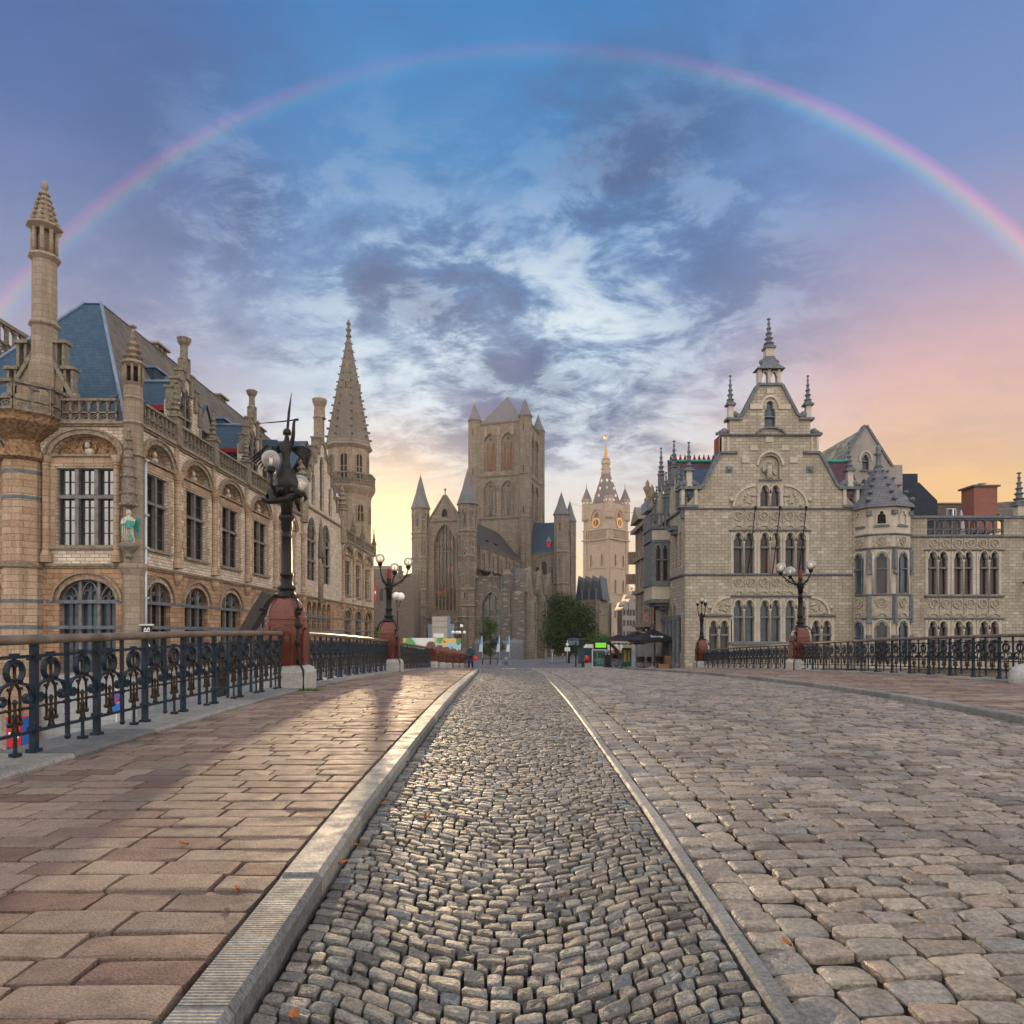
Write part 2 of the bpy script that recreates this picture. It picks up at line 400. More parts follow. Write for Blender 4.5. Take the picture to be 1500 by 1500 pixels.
# --- trims
M_CARVW = carved('carved_sandstone', (0.36, 0.23, 0.13), (0.07, 0.04, 0.025), 8, 0.9)
M_CARVP = carved('carved_limestone', (0.43, 0.39, 0.315), (0.2, 0.17, 0.13), 7, 0.6)
M_TRIMW = carved('weathered_trim', (0.30, 0.245, 0.18), (0.13, 0.10, 0.075), 6, 0.25)
M_BALU = carved('balustrade_stone', (0.235, 0.205, 0.165), (0.10, 0.085, 0.065), 7, 0.4)
M_BLUE = carved('blue_limestone', (0.155, 0.17, 0.19), (0.08, 0.09, 0.105), 5, 0.25, 0.6)
M_BUST = carved('bust_marble', (0.56, 0.52, 0.45), (0.3, 0.26, 0.2), 12, 0.3)
M_SLBLUE = slates('blue_slate', (0.020, 0.052, 0.095), (0.036, 0.08, 0.135), rough=0.4)
M_SLBROWN = slates('weathered_slate', (0.085, 0.075, 0.07), (0.14, 0.122, 0.11), rough=0.6, moss=((0.2, 0.17, 0.11), 0.4))
M_SLDARK = slates('dark_slate', (0.028, 0.028, 0.032), (0.05, 0.05, 0.056), rough=0.5)
M_SLGREY = slates('grey_slate', (0.10, 0.105, 0.12), (0.16, 0.16, 0.18), rough=0.5)
M_TILEP = slates('purple_tile', (0.045, 0.015, 0.025), (0.08, 0.03, 0.04), 0.3, 0.28, rough=0.3)
M_TILER = slates('red_tile', (0.20, 0.045, 0.03), (0.28, 0.07, 0.045), 0.25, 0.22)
M_TILEB = slates('brown_tile', (0.06, 0.045, 0.035), (0.11, 0.085, 0.065), 0.25, 0.3, rough=0.7, moss=((0.16, 0.15, 0.1), 0.5))
M_MOSSR = slates('mossy_roof', (0.12, 0.125, 0.09), (0.2, 0.2, 0.16), 0.3, 0.22, rough=0.8, moss=((0.3, 0.3, 0.26), 0.8))
M_LEADB = plain('lead_blue', (0.13, 0.18, 0.25), 0.38, 0.0, 0.25, 2.0, 0.2)
M_ZINC = plain('pale_zinc', (0.38, 0.47, 0.56), 0.35, 0.2, 0.15, 1.0)
# --- metals, glass, paint
M_IRON = plain('wrought_iron', (0.010, 0.021, 0.034), 0.42, 0.0, 0.5, 9, 0.3, 0.18, 60)
M_IRONB = plain('bronze_iron', (0.022, 0.015, 0.010), 0.45, 0.0, 0.5, 8, 0.4, 0.2, 50)
M_LAMP = plain('cast_iron', (0.006, 0.0065, 0.008), 0.4, 0.0, 0.4, 6, 0.3, 0.16, 60)
M_BRONZE = plain('dark_bronze', (0.007, 0.0065, 0.006), 0.36, 0.0, 0.5, 6, 0.4, 0.2, 25)
M_RAIL = plain('handrail_brass', (0.13, 0.10, 0.072), 0.42, 0.25, 0.4, 5, 0.15, 0.4, 30)
M_GOLD = plain('gilding', (0.75, 0.45, 0.12), 0.35, 0.8, 0.15)
M_COPPER = plain('green_copper', (0.03, 0.22, 0.19), 0.6, 0.1, 0.3)
M_GRAN = plain('red_granite', (0.095, 0.022, 0.014), 0.22, 0.0, 0.55, 34, 0.12, 0.35, 30)
M_GRANG = plain('grey_granite', (0.30, 0.295, 0.285), 0.6, 0.0, 0.25, 12, 0.3)
M_WINR = glass_pane('window_glass', (0.03, 0.03, 0.033), 0.03)
M_WINS = glass_pane('sky_window_glass', (0.04, 0.045, 0.05), 0.22, 0.02)
M_WINB = glass_pane('blind_window_glass', (0.045, 0.085, 0.12), 0.03)
M_LEADG = glass_pane('leaded_glass', (0.03, 0.03, 0.031), 0.06, 0.2)
M_DARK = plain('dark_opening', (0.012, 0.010, 0.009), 0.9, 0, 0.3)
M_LOUV = plain('rust_louvre', (0.16, 0.05, 0.02), 0.7, 0, 0.3)
M_FRAMEW = plain('grey_mullion', (0.15, 0.138, 0.13), 0.6, 0, 0.35, 3)
M_FRAMED = plain('dark_frame', (0.045, 0.043, 0.045), 0.5, 0, 0.25, 3)
M_WOOD = plain('oxblood_frame', (0.075, 0.016, 0.012), 0.45, 0, 0.3, 4)
M_REDP = plain('red_paint', (0.45, 0.02, 0.02), 0.5, 0, 0.1)
M_REDB = plain('red_barge', (0.2, 0.012, 0.015), 0.6, 0, 0.1)
M_WHITEP = plain('white_paint', (0.75, 0.75, 0.74), 0.5, 0, 0.05)
M_PIPE = plain('zinc_pipe', (0.42, 0.45, 0.46), 0.4, 0.4, 0.1)
M_BLACKP = plain('black_paint', (0.015, 0.015, 0.016), 0.5, 0, 0.2)
M_BLUEP = plain('blue_paint', (0.03, 0.12, 0.42), 0.5, 0, 0.1)
def globe_mat():
    t = NT('lamp_globe_glass')
    tr = t.node('ShaderNodeBsdfTransparent'); tr.inputs[0].default_value = (0.97, 0.95, 0.92, 1)
    tl = t.node('ShaderNodeBsdfTranslucent'); tl.inputs[0].default_value = (0.95, 0.92, 0.86, 1)
    df = t.node('ShaderNodeBsdfDiffuse'); df.inputs[0].default_value = (0.9, 0.88, 0.84, 1)
    m0 = t.node('ShaderNodeMixShader'); m0.inputs[0].default_value = 0.5; t.link(tl.outputs[0], m0.inputs[1]); t.link(df.outputs[0], m0.inputs[2])
    lw = t.node('ShaderNodeLayerWeight'); lw.inputs['Blend'].default_value = 0.35
    f = t.math('ADD', t.math('MULTIPLY', lw.outputs['Facing'], 0.6), 0.25, clamp=True)
    m1 = t.node('ShaderNodeMixShader'); t.link(f, m1.inputs[0]); t.link(tr.outputs[0], m1.inputs[1]); t.link(m0.outputs[0], m1.inputs[2])
    gl = t.node('ShaderNodeBsdfGlossy'); gl.inputs['Roughness'].default_value = 0.06
    fr = t.node('ShaderNodeFresnel'); fr.inputs[0].default_value = 1.6
    m2 = t.node('ShaderNodeMixShader'); t.link(fr.outputs[0], m2.inputs[0]); t.link(m1.outputs[0], m2.inputs[1]); t.link(gl.outputs[0], m2.inputs[2])
    t.link(m2.outputs[0], t.out.inputs[0]); MATS['globe'] = t.m; return t.m
M_GLOBE = globe_mat()
M_OPAL = plain('opal_globe', (0.85, 0.84, 0.8), 0.3, 0, 0.03)
# ---------------------------------------------------------------- camera, sky, sun
cam = bpy.data.cameras.new('camera'); cam_o = bpy.data.objects.new('camera', cam); link(cam_o)
cam.sensor_width = 36; cam.lens = 24.0; cam.shift_y = (928 - 750) / 1500; cam.clip_end = 6000; cam.clip_start = 0.05
cam_o.location = (0, 0, EYE); cam_o.rotation_euler = (math.radians(90), 0, 0)
SC.camera = cam_o
SUN_AZ, SUN_EL = -9.9, 6.8
w = bpy.data.worlds.new('World'); SC.world = w; w.use_nodes = True
def srgb(r, g, b):
    f = lambda c: ((c / 255 + 0.055) / 1.055) ** 2.4 if c > 10 else c / 255 / 12.92
    return (f(r), f(g), f(b))
def build_sky():
    t = NT.__new__(NT); t.t = w.node_tree; t.n = t.t.nodes; t.l = t.t.links
    bg = t.n.get('Background'); out = t.n.get('World Output')
    sky = t.node('ShaderNodeTexSky', sky_type='NISHITA', sun_disc=False)
    sky.sun_elevation = math.radians(SUN_EL); sky.sun_rotation = math.radians(SUN_AZ); sky.dust_density = 0.15; sky.air_density = 0.35
    t.link(sky.outputs[0], bg.inputs[0]); bg.inputs[1].default_value = 0.05
    tc = t.node('ShaderNodeTexCoord'); d = t.vmath('NORMALIZE', tc.outputs['Generated'])
    sp = t.node('ShaderNodeSeparateXYZ'); t.link(d, sp.inputs[0]); dx, dy, dz = sp.outputs
    el = t.math('MULTIPLY', t.math('ARCSINE', dz), 180 / PI)
    az = t.math('MULTIPLY', t.math('ARCTAN2', dx, dy), 180 / PI)
    def mr(v, a, b, lo=0.0, hi=1.0, smooth=True):
        x = t.node('ShaderNodeMapRange'); x.interpolation_type = 'SMOOTHSTEP' if smooth else 'LINEAR'
        t.link(v, x.inputs[0])
        for i, q in ((1, a), (2, b), (3, lo), (4, hi)): x.inputs[i].default_value = q
        return x.outputs[0]
    e01 = mr(el, 0, 50, smooth=False)
    def er(stops): return t.ramp(e01, [(a / 50, srgb(*c)) for a, c in stops])
    C = er([(0, (255, 214, 140)), (5, (252, 226, 180)), (9, (232, 222, 208)), (14, (212, 218, 226)), (20, (160, 190, 218)), (27, (92, 146, 198)), (36, (62, 134, 194)), (43, (54, 128, 192)), (50, (60, 128, 192))])
    L = er([(0, (255, 214, 140)), (6, (222, 200, 190)), (11, (188, 178, 200)), (17, (170, 164, 186)), (24, (128, 142, 182)), (33, (80, 114, 172)), (43, (60, 100, 164)), (50, (90, 120, 190))])
    Rr = er([(0, (252, 208, 112)), (5, (250, 206, 116)), (9, (247, 201, 132)), (13, (240, 194, 154)), (18, (224, 182, 178)), (24, (172, 160, 188)), (31, (118, 144, 194)), (43, (84, 128, 190)), (50, (100, 140, 205))])
    wl = mr(az, -10, -32); wr = mr(az, 4, 33)
    c = t.mix(wl, C, L); c = t.mix(wr, c, Rr)
    # clouds: flattened dome coordinates so that they pile up towards the horizon
    pz = t.math('ADD', dz, 0.22)
    cv = t.node('ShaderNodeCombineXYZ'); t.link(t.math('DIVIDE', dx, pz), cv.inputs[0]); t.link(t.math('DIVIDE', dy, pz), cv.inputs[1])
    mp = t.node('ShaderNodeMapping'); mp.inputs['Rotation'].default_value = (0, 0, 0.5); mp.inputs['Scale'].default_value = (1.0, 1.35, 1); mp.inputs['Location'].default_value = (3.1, 0.35, 0); t.link(cv.outputs[0], mp.inputs[0])
    n1 = t.noise(mp.outputs[0], 1.75, 8, 0.6, 0.3); n2 = t.noise(mp.outputs[0], 5.2, 8, 0.66, 0.3); n3 = t.noise(mp.outputs[0], 0.55, 4, 0.5)
    nn = t.math('ADD', t.math('MULTIPLY', n1, 0.62), t.math('MULTIPLY', n2, 0.38))
    core = t.math('MULTIPLY', mr(az, -40, -14), mr(az, 30, 8)); core = t.math('MULTIPLY', core, t.math('MULTIPLY', mr(el, 9, 17), mr(el, 46, 33)))
    dark = t.math('MULTIPLY', mr(nn, 0.44, 0.60), t.math('ADD', t.math('MULTIPLY', core, 0.78), 0.14))
    c = t.mix(t.math('MULTIPLY', dark, mr(el, 6, 14)), c, srgb(70, 98, 144))
    rosy = t.math('MULTIPLY', mr(n3, 0.45, 0.62), t.math('MULTIPLY', mr(el, 4, 12), mr(el, 28, 14)))
    c = t.mix(t.math('MULTIPLY', rosy, 0.2), c, srgb(190, 182, 196))
    brk = t.math('MULTIPLY', mr(nn, 0.525, 0.42), t.math('MULTIPLY', t.math('MULTIPLY', mr(az, -24, 0), mr(az, 19, 6)), t.math('MULTIPLY', mr(el, 12, 18), mr(el, 35, 23))))
    c = t.mix(t.math('MULTIPLY', brk, 0.9), c, srgb(226, 240, 246))
    lowb = t.math('MULTIPLY', mr(n2, 0.52, 0.40), t.math('MULTIPLY', t.math('MULTIPLY', mr(az, -34, -18), mr(az, 30, 14)), t.math('MULTIPLY', mr(el, 8, 12), mr(el, 44, 20))))
    c = t.mix(t.math('MULTIPLY', lowb, 0.30), c, srgb(214, 230, 242))
    # glow round the low sun
    sd = (math.sin(math.radians(SUN_AZ)) * math.cos(math.radians(SUN_EL)), math.cos(math.radians(SUN_AZ)) * math.cos(math.radians(SUN_EL)), math.sin(math.radians(SUN_EL)))
    sa = t.math('MULTIPLY', t.math('ARCCOSINE', t.vmath('DOT_PRODUCT', d, sd)), 180 / PI)
    glow = mr(sa, 13, 0.0); c = t.mix(t.math('MULTIPLY', glow, 0.85), c, (1.2, 0.80, 0.38))
    hot = mr(sa, 6.0, 0.3); c = t.mix(hot, c, (1.9, 1.35, 0.62))
    # rainbow
    ax = Vector((0.022, 1, -math.tan(math.radians(5.0)))).normalized()
    ra = t.math('MULTIPLY', t.math('ARCCOSINE', t.vmath('DOT_PRODUCT', d, tuple(ax))), 180 / PI)
    rb = t.ramp(mr(ra, 44.35, 46.1, smooth=False), [(0.0, (0, 0, 0)), (0.18, (0.01, 0.02, 0.05)), (0.36, (0.02, 0.15, 0.14)), (0.52, (0.20, 0.22, 0.05)), (0.68, (0.46, 0.14, 0.08)), (0.82, (0.32, 0.03, 0.10)), (1.0, (0, 0, 0))])
    rw = t.math('ADD', 0.12, t.math('ADD', mr(az, 8, 32, 0, 0.44), mr(az, -8, -30, 0, 0.16)))
    rw = t.math('MULTIPLY', rw, t.math('MULTIPLY', mr(dy, 0.0, 0.2), mr(el, 3, 20)))
    sc_ = t.node('ShaderNodeMix'); sc_.data_type = 'RGBA'; sc_.blend_type = 'ADD'; sc_.clamp_factor = False; sc_.clamp_result = False
    t.link(rw, sc_.inputs[0]); t.link(c, sc_.inputs[6]); t.link(rb, sc_.inputs[7]); c = sc_.outputs[2]
    # unseen sky behind, beside and above the viewer, brightened as added fill light
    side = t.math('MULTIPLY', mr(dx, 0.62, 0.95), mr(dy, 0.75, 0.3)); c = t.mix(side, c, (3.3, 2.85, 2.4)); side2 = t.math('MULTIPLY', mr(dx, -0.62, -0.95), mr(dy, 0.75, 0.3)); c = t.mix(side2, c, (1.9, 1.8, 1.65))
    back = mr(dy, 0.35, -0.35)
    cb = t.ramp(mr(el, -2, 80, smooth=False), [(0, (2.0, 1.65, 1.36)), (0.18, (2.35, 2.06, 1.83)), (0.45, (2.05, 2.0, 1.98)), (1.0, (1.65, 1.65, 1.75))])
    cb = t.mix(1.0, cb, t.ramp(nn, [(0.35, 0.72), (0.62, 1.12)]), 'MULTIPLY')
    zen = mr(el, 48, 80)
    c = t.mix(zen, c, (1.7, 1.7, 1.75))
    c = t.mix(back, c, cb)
    nv = t.vmath('SCALE', sky.outputs[0]); nv.node.inputs['Scale'].default_value = 0.05 / 1.0
    c = t.vmath('MAXIMUM', t.vmath('SUBTRACT', c, nv), (0, 0, 0))
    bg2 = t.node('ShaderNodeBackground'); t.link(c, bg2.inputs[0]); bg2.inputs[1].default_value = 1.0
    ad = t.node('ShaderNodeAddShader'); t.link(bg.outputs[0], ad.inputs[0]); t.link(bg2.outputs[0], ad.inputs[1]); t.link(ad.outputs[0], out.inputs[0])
    return Vector(sd)
SUN_DIR = build_sky()
w.cycles.sampling_method = 'MANUAL'; w.cycles.sample_map_resolution = 1024
sl = bpy.data.lights.new('sun', 'SUN'); sl.energy = 4.6; sl.angle = math.radians(0.8); sl.color = (1.0, 0.72, 0.42)
so = bpy.data.objects.new('sun', sl); link(so); so.rotation_mode = 'QUATERNION'; so.rotation_quaternion = SUN_DIR.to_track_quat('Z', 'Y'); so.location = (-40, 200, 60)
SC.view_settings.view_transform = 'Standard'; SC.view_settings.look = 'None'; SC.view_settings.exposure = 0.0; SC.view_settings.gamma = 1.0
SC.cycles.max_bounces = 6; SC.cycles.diffuse_bounces = 3; SC.cycles.glossy_bounces = 3; SC.cycles.transmission_bounces = 4; SC.cycles.transparent_max_bounces = 12
SC.cycles.sample_clamp_indirect = 4.0; SC.cycles.use_denoising = True; SC.cycles.caustics_reflective = False; SC.cycles.caustics_refractive = False
# ---------------------------------------------------------------- ground
def xl(y): return np.interp(y, [0, 2.3, 5, 17, 27, 40, 60], [-0.90, -0.935, -1.03, -1.13, -1.35, -1.95, -2.6])
def xr(y): return np.interp(y, [0, 2.3, 5, 14, 27, 45, 60], [0.90, 0.93, 0.98, 1.0, 1.1, 1.2, 1.3])
DROP = 0.11
def dr(y): return DROP * np.clip((47.0 - np.asarray(y, dtype=float)) / 6.0, 0, 1)
XK = 7.1             # right kerb line
def crown(x, y):
    """height of the carriageway surface"""
    return gz(y) - dr(y) + 0.05 * np.clip(1 - ((x - 4.2) / 3.2) ** 2, 0, 1)
class Stones:
    def __init__(s): s.V = []; s.Q = []; s.T = []; s.n = 0
    def add(s, C, top, n, round_=0.16, dome=0.010, tint=None, rough=0.004, skirt=0.05, pw=2.5, lump=0.004):
        """C (N,4,2) corner points (ccw), top (N,) extra height, n grid size; surface height comes from s.zf"""
        N = len(C)
        if N == 0: return
        g = np.linspace(-1, 1, n); g = np.sign(g) * np.abs(g) ** 0.45
        S, T = np.meshgrid(g, g, indexing='xy'); S = S.ravel(); T = T.ravel()
        shr = 1 - round_ * (np.abs(S) ** 3) * (np.abs(T) ** 3)
        S2, T2 = S * shr, T * shr
        wts = np.stack([(1 - S2) * (1 - T2), (1 + S2) * (1 - T2), (1 + S2) * (1 + T2), (1 - S2) * (1 + T2)], 0) / 4
        XY = np.einsum('nkc,kp->npc', C, wts)
        Z = s.zf(XY[..., 0], XY[..., 1]) + top[:, None]
        Z -= dome * (np.abs(S) ** pw + np.abs(T) ** pw)[None, :] * (0.6 + 0.8 * RN.random((N, 1)))
        k = RN.normal(0, 1, (N, 5, 1)) * lump
        Z += k[:, 0] * S + k[:, 1] * T + k[:, 2] * S * T + k[:, 3] * np.sin(2.3 * S + 1.1 * T) + k[:, 4] * np.cos(2.6 * T - S)
        inner = (np.abs(S) < 0.99) & (np.abs(T) < 0.99)
        Z += RN.normal(0, rough, Z.shape) * np.where(inner, 1, 0.4)
        V = np.concatenate([XY, Z[..., None]], -1)
        ring = [j for j in range(n)] + [n * (i + 1) - 1 for i in range(1, n)] + [n * (n - 1) + j for j in range(n - 2, -1, -1)] + [n * i for i in range(n - 2, 0, -1)]
        W = V[:, ring, :].copy(); W[..., 2] -= skirt
        cen = C.mean(1)[:, None, :]; W[..., :2] += (W[..., :2] - cen) * 0.03
        VV = np.concatenate([V, V[:, ring, :], W], 1); P = VV.shape[1]
        q = []
        for i in range(n - 1):
            for j in range(n - 1):
                a = i * n + j; q.append((a, a + 1, a + n + 1, a + n))
        m = len(ring)
        for i in range(m): q.append((n * n + i, n * n + m + i, n * n + m + (i + 1) % m, n * n + (i + 1) % m))
        q = np.array(q, dtype=np.int64)
        Q = q[None] + (s.n + np.arange(N) * P)[:, None, None]
        s.V.append(VV.reshape(-1, 3)); s.Q.append(Q.reshape(-1, 4)); s.T.append(np.repeat(tint if tint is not None else RN.random(N), P))
        s.n += N * P
    def build(s, name, mat):
        V = np.concatenate(s.V); Q = np.concatenate(s.Q); T = np.concatenate(s.T)
        me = bpy.data.meshes.new(name)
        me.vertices.add(len(V)); me.vertices.foreach_set('co', V.astype(np.float32).ravel())
        me.loops.add(Q.size); me.loops.foreach_set('vertex_index', Q.astype(np.int32).ravel())
        me.polygons.add(len(Q)); me.polygons.foreach_set('loop_start', np.arange(0, Q.size, 4, dtype=np.int32))
        me.polygons.foreach_set('use_smooth', np.ones(len(Q), dtype=bool))
        a = me.attributes.new('tint', 'FLOAT', 'POINT'); a.data.foreach_set('value', T.astype(np.float32))
        me.materials.append(mat); me.update(); me.validate()
        o = bpy.data.objects.new(name, me); link(o); o['kind'] = 'structure'; return o
def quadc(x0, x1, y0, y1, jit):
    C = np.stack([np.stack([x0, y0], -1), np.stack([x1, y0], -1), np.stack([x1, y1], -1), np.stack([x0, y1], -1)], 1)
    return C + RN.uniform(-1, 1, C.shape) * jit
LOD = [(0, 5.5, 8), (5.5, 11, 6), (11, 22, 4), (22, 99, 3)]
# --- the narrow lane of small setts laid in scallops
def lane():
    s = Stones(); s.zf = lambda x, y: gz(y) - dr(y) - 0.02 * (1 - (x / 1.1) ** 2) + 0.02
    y = 1.3; rows = {k: [] for k in range(4)}
    while y < 46:
        ph = 0.080 * (1 + 0.10 * RN.normal()) if y < 25 else 0.11
        l, r = float(xl(y)), float(xr(y))
        x = l + 0.012
        while x < r - 0.03:
            ww = 0.098 * (1 + 0.2 * RN.normal()) if y < 25 else 0.14; ww = min(max(ww, 0.06), 0.17)
            if x + ww > r - 0.045: ww = r - 0.012 - x
            k = [i for i, (a, b, n) in enumerate(LOD) if a <= y < b][0]
            rows[k].append((x + 0.0055, x + ww - 0.0055, y, ph))
            x += ww
        y += ph
    for k, L in rows.items():
        if not L: continue
        A = np.array(L); mid = (xl(A[:, 2]) + xr(A[:, 2])) / 2; hw = (xr(A[:, 2]) - xl(A[:, 2])) / 2
        off = lambda x: 0.36 * (1 - np.cos(PI * np.clip((x - mid) / hw, -1, 1))) / 2
        gap = 0.0065
        C = np.stack([np.stack([A[:, 0], A[:, 2] + off(A[:, 0]) + gap], -1), np.stack([A[:, 1], A[:, 2] + off(A[:, 1]) + gap], -1),
                      np.stack([A[:, 1], A[:, 2] + A[:, 3] + off(A[:, 1]) - gap], -1), np.stack([A[:, 0], A[:, 2] + A[:, 3] + off(A[:, 0]) - gap], -1)], 1)
        C += RN.uniform(-1, 1, C.shape) * 0.0055
        cen = C.mean(1, keepdims=True); C = cen + (C - cen) * RN.uniform(0.95, 1.02, (len(A), 1, 1))
        s.add(C, RN.normal(0, 0.003, len(A)), LOD[k][2], 0.06, 0.004, RN.random(len(A)) ** 1.2, 0.0014, 0.05, 6.0, 0.0016)
    s.build('lane_setts', M_SETT)
lane()
# --- carriageway of large worn cobbles with two gutter rows
def carriage():
    s = Stones(); s.zf = crown
    rows = {k: [] for k in range(4)}
    y = 1.2
    while y < 47:
        ph = 0.15 * (1 + 0.07 * RN.normal()); r = float(xr(y)) + 0.505
        skew = 0.05 * math.sin(y * 0.7)
        x = r + RN.uniform(-0.0, 0.12); k = [i for i, (a, b, n) in enumerate(LOD) if a <= y < b][0]
        rows[k].append((r + 0.006, x - 0.006, y, ph)) if x - r > 0.09 else None
        if x - r <= 0.09: x = r
        while x < XK - 0.02:
            ww = 0.235 * (1 + 0.17 * RN.normal()); ww = min(max(ww, 0.15), 0.36)
            if x + ww > XK - 0.1: ww = XK - 0.005 - x
            rows[k].append((x + 0.007, x + ww - 0.007, y + skew * (x - r) * 0.3, ph)); x += ww
        y += ph
    for k, L in rows.items():
        A = np.array(L); gap = 0.008
        C = quadc(A[:, 0], A[:, 1], A[:, 2] + gap, A[:, 2] + A[:, 3] - gap, 0.012)
        s.add(C, RN.normal(0, 0.004, len(A)), LOD[k][2] + (1 if k < 2 else 0), 0.09, 0.0065, None, 0.0012, 0.07, 6.0, 0.0026)
    for col in (0, 1):
        L = {k: [] for k in range(4)}; y = 1.2 + col * 0.07
        while y < 46:
            ph = 0.20 * (1 + 0.09 * RN.normal()); k = [i for i, (a, b, n) in enumerate(LOD) if a <= y < b][0]
            x0 = float(xr(y)) + 0.10 + col * 0.20; L[k].append((x0 + 0.004, x0 + 0.199, y + 0.007, y + ph - 0.007)); y += ph
        for k in L:
            A = np.array(L[k]); s.add(quadc(A[:, 0], A[:, 1], A[:, 2], A[:, 3], 0.010), RN.normal(-0.012 if col else -0.004, 0.005, len(A)), LOD[k][2] + (1 if k < 2 else 0), 0.12, 0.009, 0.35 + 0.4 * RN.random(len(A)), 0.0012, 0.07, 5.0, 0.0032)
    s.build('road_cobbles', M_COB)
carriage()
# --- pavement of large slabs left, and right
def slabs(name, xa, xb, y0, y1, rev=False):
    s = Stones(); s.zf = lambda x, y: gz(y); rows = {k: [] for k in range(4)}; y = y0; i = 0
    while y < y1:
        ph = 0.212 * (1 + 0.05 * RN.normal()); a, b = float(xa(y)), float(xb(y))
        k = [q for q, (c, d, n) in enumerate(LOD) if c <= y < d][0]
        x = a; first = True
        while x < b - 0.02:
            ww = 0.43 * (1 + 0.2 * RN.normal()); ww = min(max(ww, 0.24), 0.62)
            if first: ww *= RN.uniform(0.35, 1); first = False
            if x + ww > b - 0.2: ww = b - x
            rows[k].append((x + 0.010, x + ww - 0.010, y + 0.009, y + ph - 0.009)); x += ww
        y += ph; i += 1
    for k, L in rows.items():
        if not L: continue
        A = np.array(L); s.add(quadc(A[:, 0], A[:, 1], A[:, 2], A[:, 3], 0.008), RN.normal(0, 0.003, len(A)), LOD[k][2], 0.015, 0.0022, None, 0.0008, 0.045, 14, 0.0010)
    return s.build(name, M_SLAB)
slabs('pavement', lambda y: -4.16, lambda y: xl(y) - 0.225, 1.2, 47)
slabs('pavement_far_side', lambda y: XK + 0.2, lambda y: 12.05, 5.5, 47)
# --- kerbs
def strip(name, f0, f1, y0, y1, zt, depth, mat, seg=1.05, cham=0.02, gap=0.004, zfun=None):
    """kerb made of stone lengths; f0/f1 give the two edges"""
    V = []; Q = []; T = []; y = y0; zf = zfun or (lambda x, y: gz(y))
    while y < y1:
        L = seg * RN.uniform(0.85, 1.15); m = 5; tn = RN.random(); b0 = len(V); dz = RN.normal(0, 0.002)
        ys = np.linspace(y + gap / 2, y + L - gap / 2, m)
        for yy in ys:
            a, b = float(f0(yy)), float(f1(yy)); z = float(zf(a, yy)) + zt + dz
            for x, q in ((a, z - depth), (a, z - cham), (a + cham * 0.8, z), (b - cham * 0.8, z), (b, z - cham), (b, z - depth)):
                V.append((x, yy, q)); T.append(tn)
        for i in range(m - 1):
            for j in range(5): o = b0 + i * 6 + j; Q.append((o, o + 1, o + 7, o + 6))
        Q.append(tuple(b0 + j for j in range(6))[::-1]); Q.append(tuple(b0 + (m - 1) * 6 + j for j in range(6)))
        y += L
    me = bpy.data.meshes.new(name); me.from_pydata(V, [], Q); a = me.attributes.new('tint', 'FLOAT', 'POINT'); a.data.foreach_set('value', T)
    me.materials.append(mat); bm = bmesh.new(); bm.from_mesh(me); bmesh.ops.recalc_face_normals(bm, faces=bm.faces); bm.to_mesh(me); bm.free()
    o = bpy.data.objects.new(name, me); link(o); o['kind'] = 'structure'; return o
def grooved(name, base):
    m = base.copy(); m.name = name; t = m.node_tree
    wv = t.nodes.new('ShaderNodeTexWave'); wv.wave_type = 'BANDS'; wv.bands_direction = 'Y'; wv.inputs['Scale'].default_value = 16; wv.inputs['Distortion'].default_value = 0.6
    g = t.nodes.new('ShaderNodeNewGeometry'); t.links.new(g.outputs['Position'], wv.inputs['Vector'])
    b0 = [n for n in t.nodes if n.type == 'BUMP'][0]; b = t.nodes.new('ShaderNodeBump'); b.inputs['Strength'].default_value = 0.35; b.inputs['Distance'].default_value = 0.006
    t.links.new(wv.outputs['Fac'], b.inputs['Height']); t.links.new(b0.outputs[0], b.inputs['Normal']); t.links.new(b.outputs[0], t.nodes['Principled BSDF'].inputs['Normal'])
    return m
M_KERBG = grooved('kerb_tooled', M_KERB)
strip('kerb', lambda y: xl(y) - 0.22, lambda y: xl(y), 1.1, 60, 0.004, 0.16, M_KERBG, 1.15, 0.03)
strip('kerb_strip', lambda y: xr(y), lambda y: xr(y) + 0.095, 1.1, 46.5, 0.022, 0.14, M_KERB, 1.0, 0.022, zfun=lambda x, y: gz(y) - dr(y))
strip('kerb_far_side', lambda y: XK, lambda y: XK + 0.2, 5.0, 60, 0.0, 0.16, M_KERB, 1.1, 0.02)
strip('bridge_edge', lambda y: -4.98, lambda y: -4.17, -6.0, 44, 0.05, 0.35, M_KERB, 1.6, 0.03)
strip('bridge_edge_far_side', lambda y: 12.06, lambda y: 12.75, 5, 45.2, 0.04, 0.3, M_KERB, 1.6, 0.03)
# --- solid ground under everything
def sheet(name, xs, ys, zf, mat):
    V = [(float(x), float(y), float(zf(x, y))) for y in ys for x in xs]; n = len(xs)
    F = [(j * n + i, j * n + i + 1, (j + 1) * n + i + 1, (j + 1) * n + i) for j in range(len(ys) - 1) for i in range(n - 1)]
    me = bpy.data.meshes.new(name); me.from_pydata(V, [], F); me.materials.append(mat); me.polygons.foreach_set('use_smooth', [True] * len(F)); me.update()
    o = bpy.data.objects.new(name, me); link(o); o['kind'] = 'structure'; return o
sheet('bridge_deck', [-4.99, -4.17, -2.2, -1.9, -1.7, -1.55, -1.4, -1.3, -1.2, -1.1, -1.0, -0.9, 0, 0.9, 2, 3, 4, 5, 6, 7.12, 7.2, 9, 12.06, 12.74], list(np.arange(-30, 48.5, 0.5)), lambda x, y: gz(y) - (float(dr(y)) if float(xl(y)) - 0.16 < x < 7.15 else 0.0) - 0.034 + (0.05 * max(0, 1 - ((x - 4.2) / 3.2) ** 2) if 1.5 < x < 7 else 0), M_DIRT)
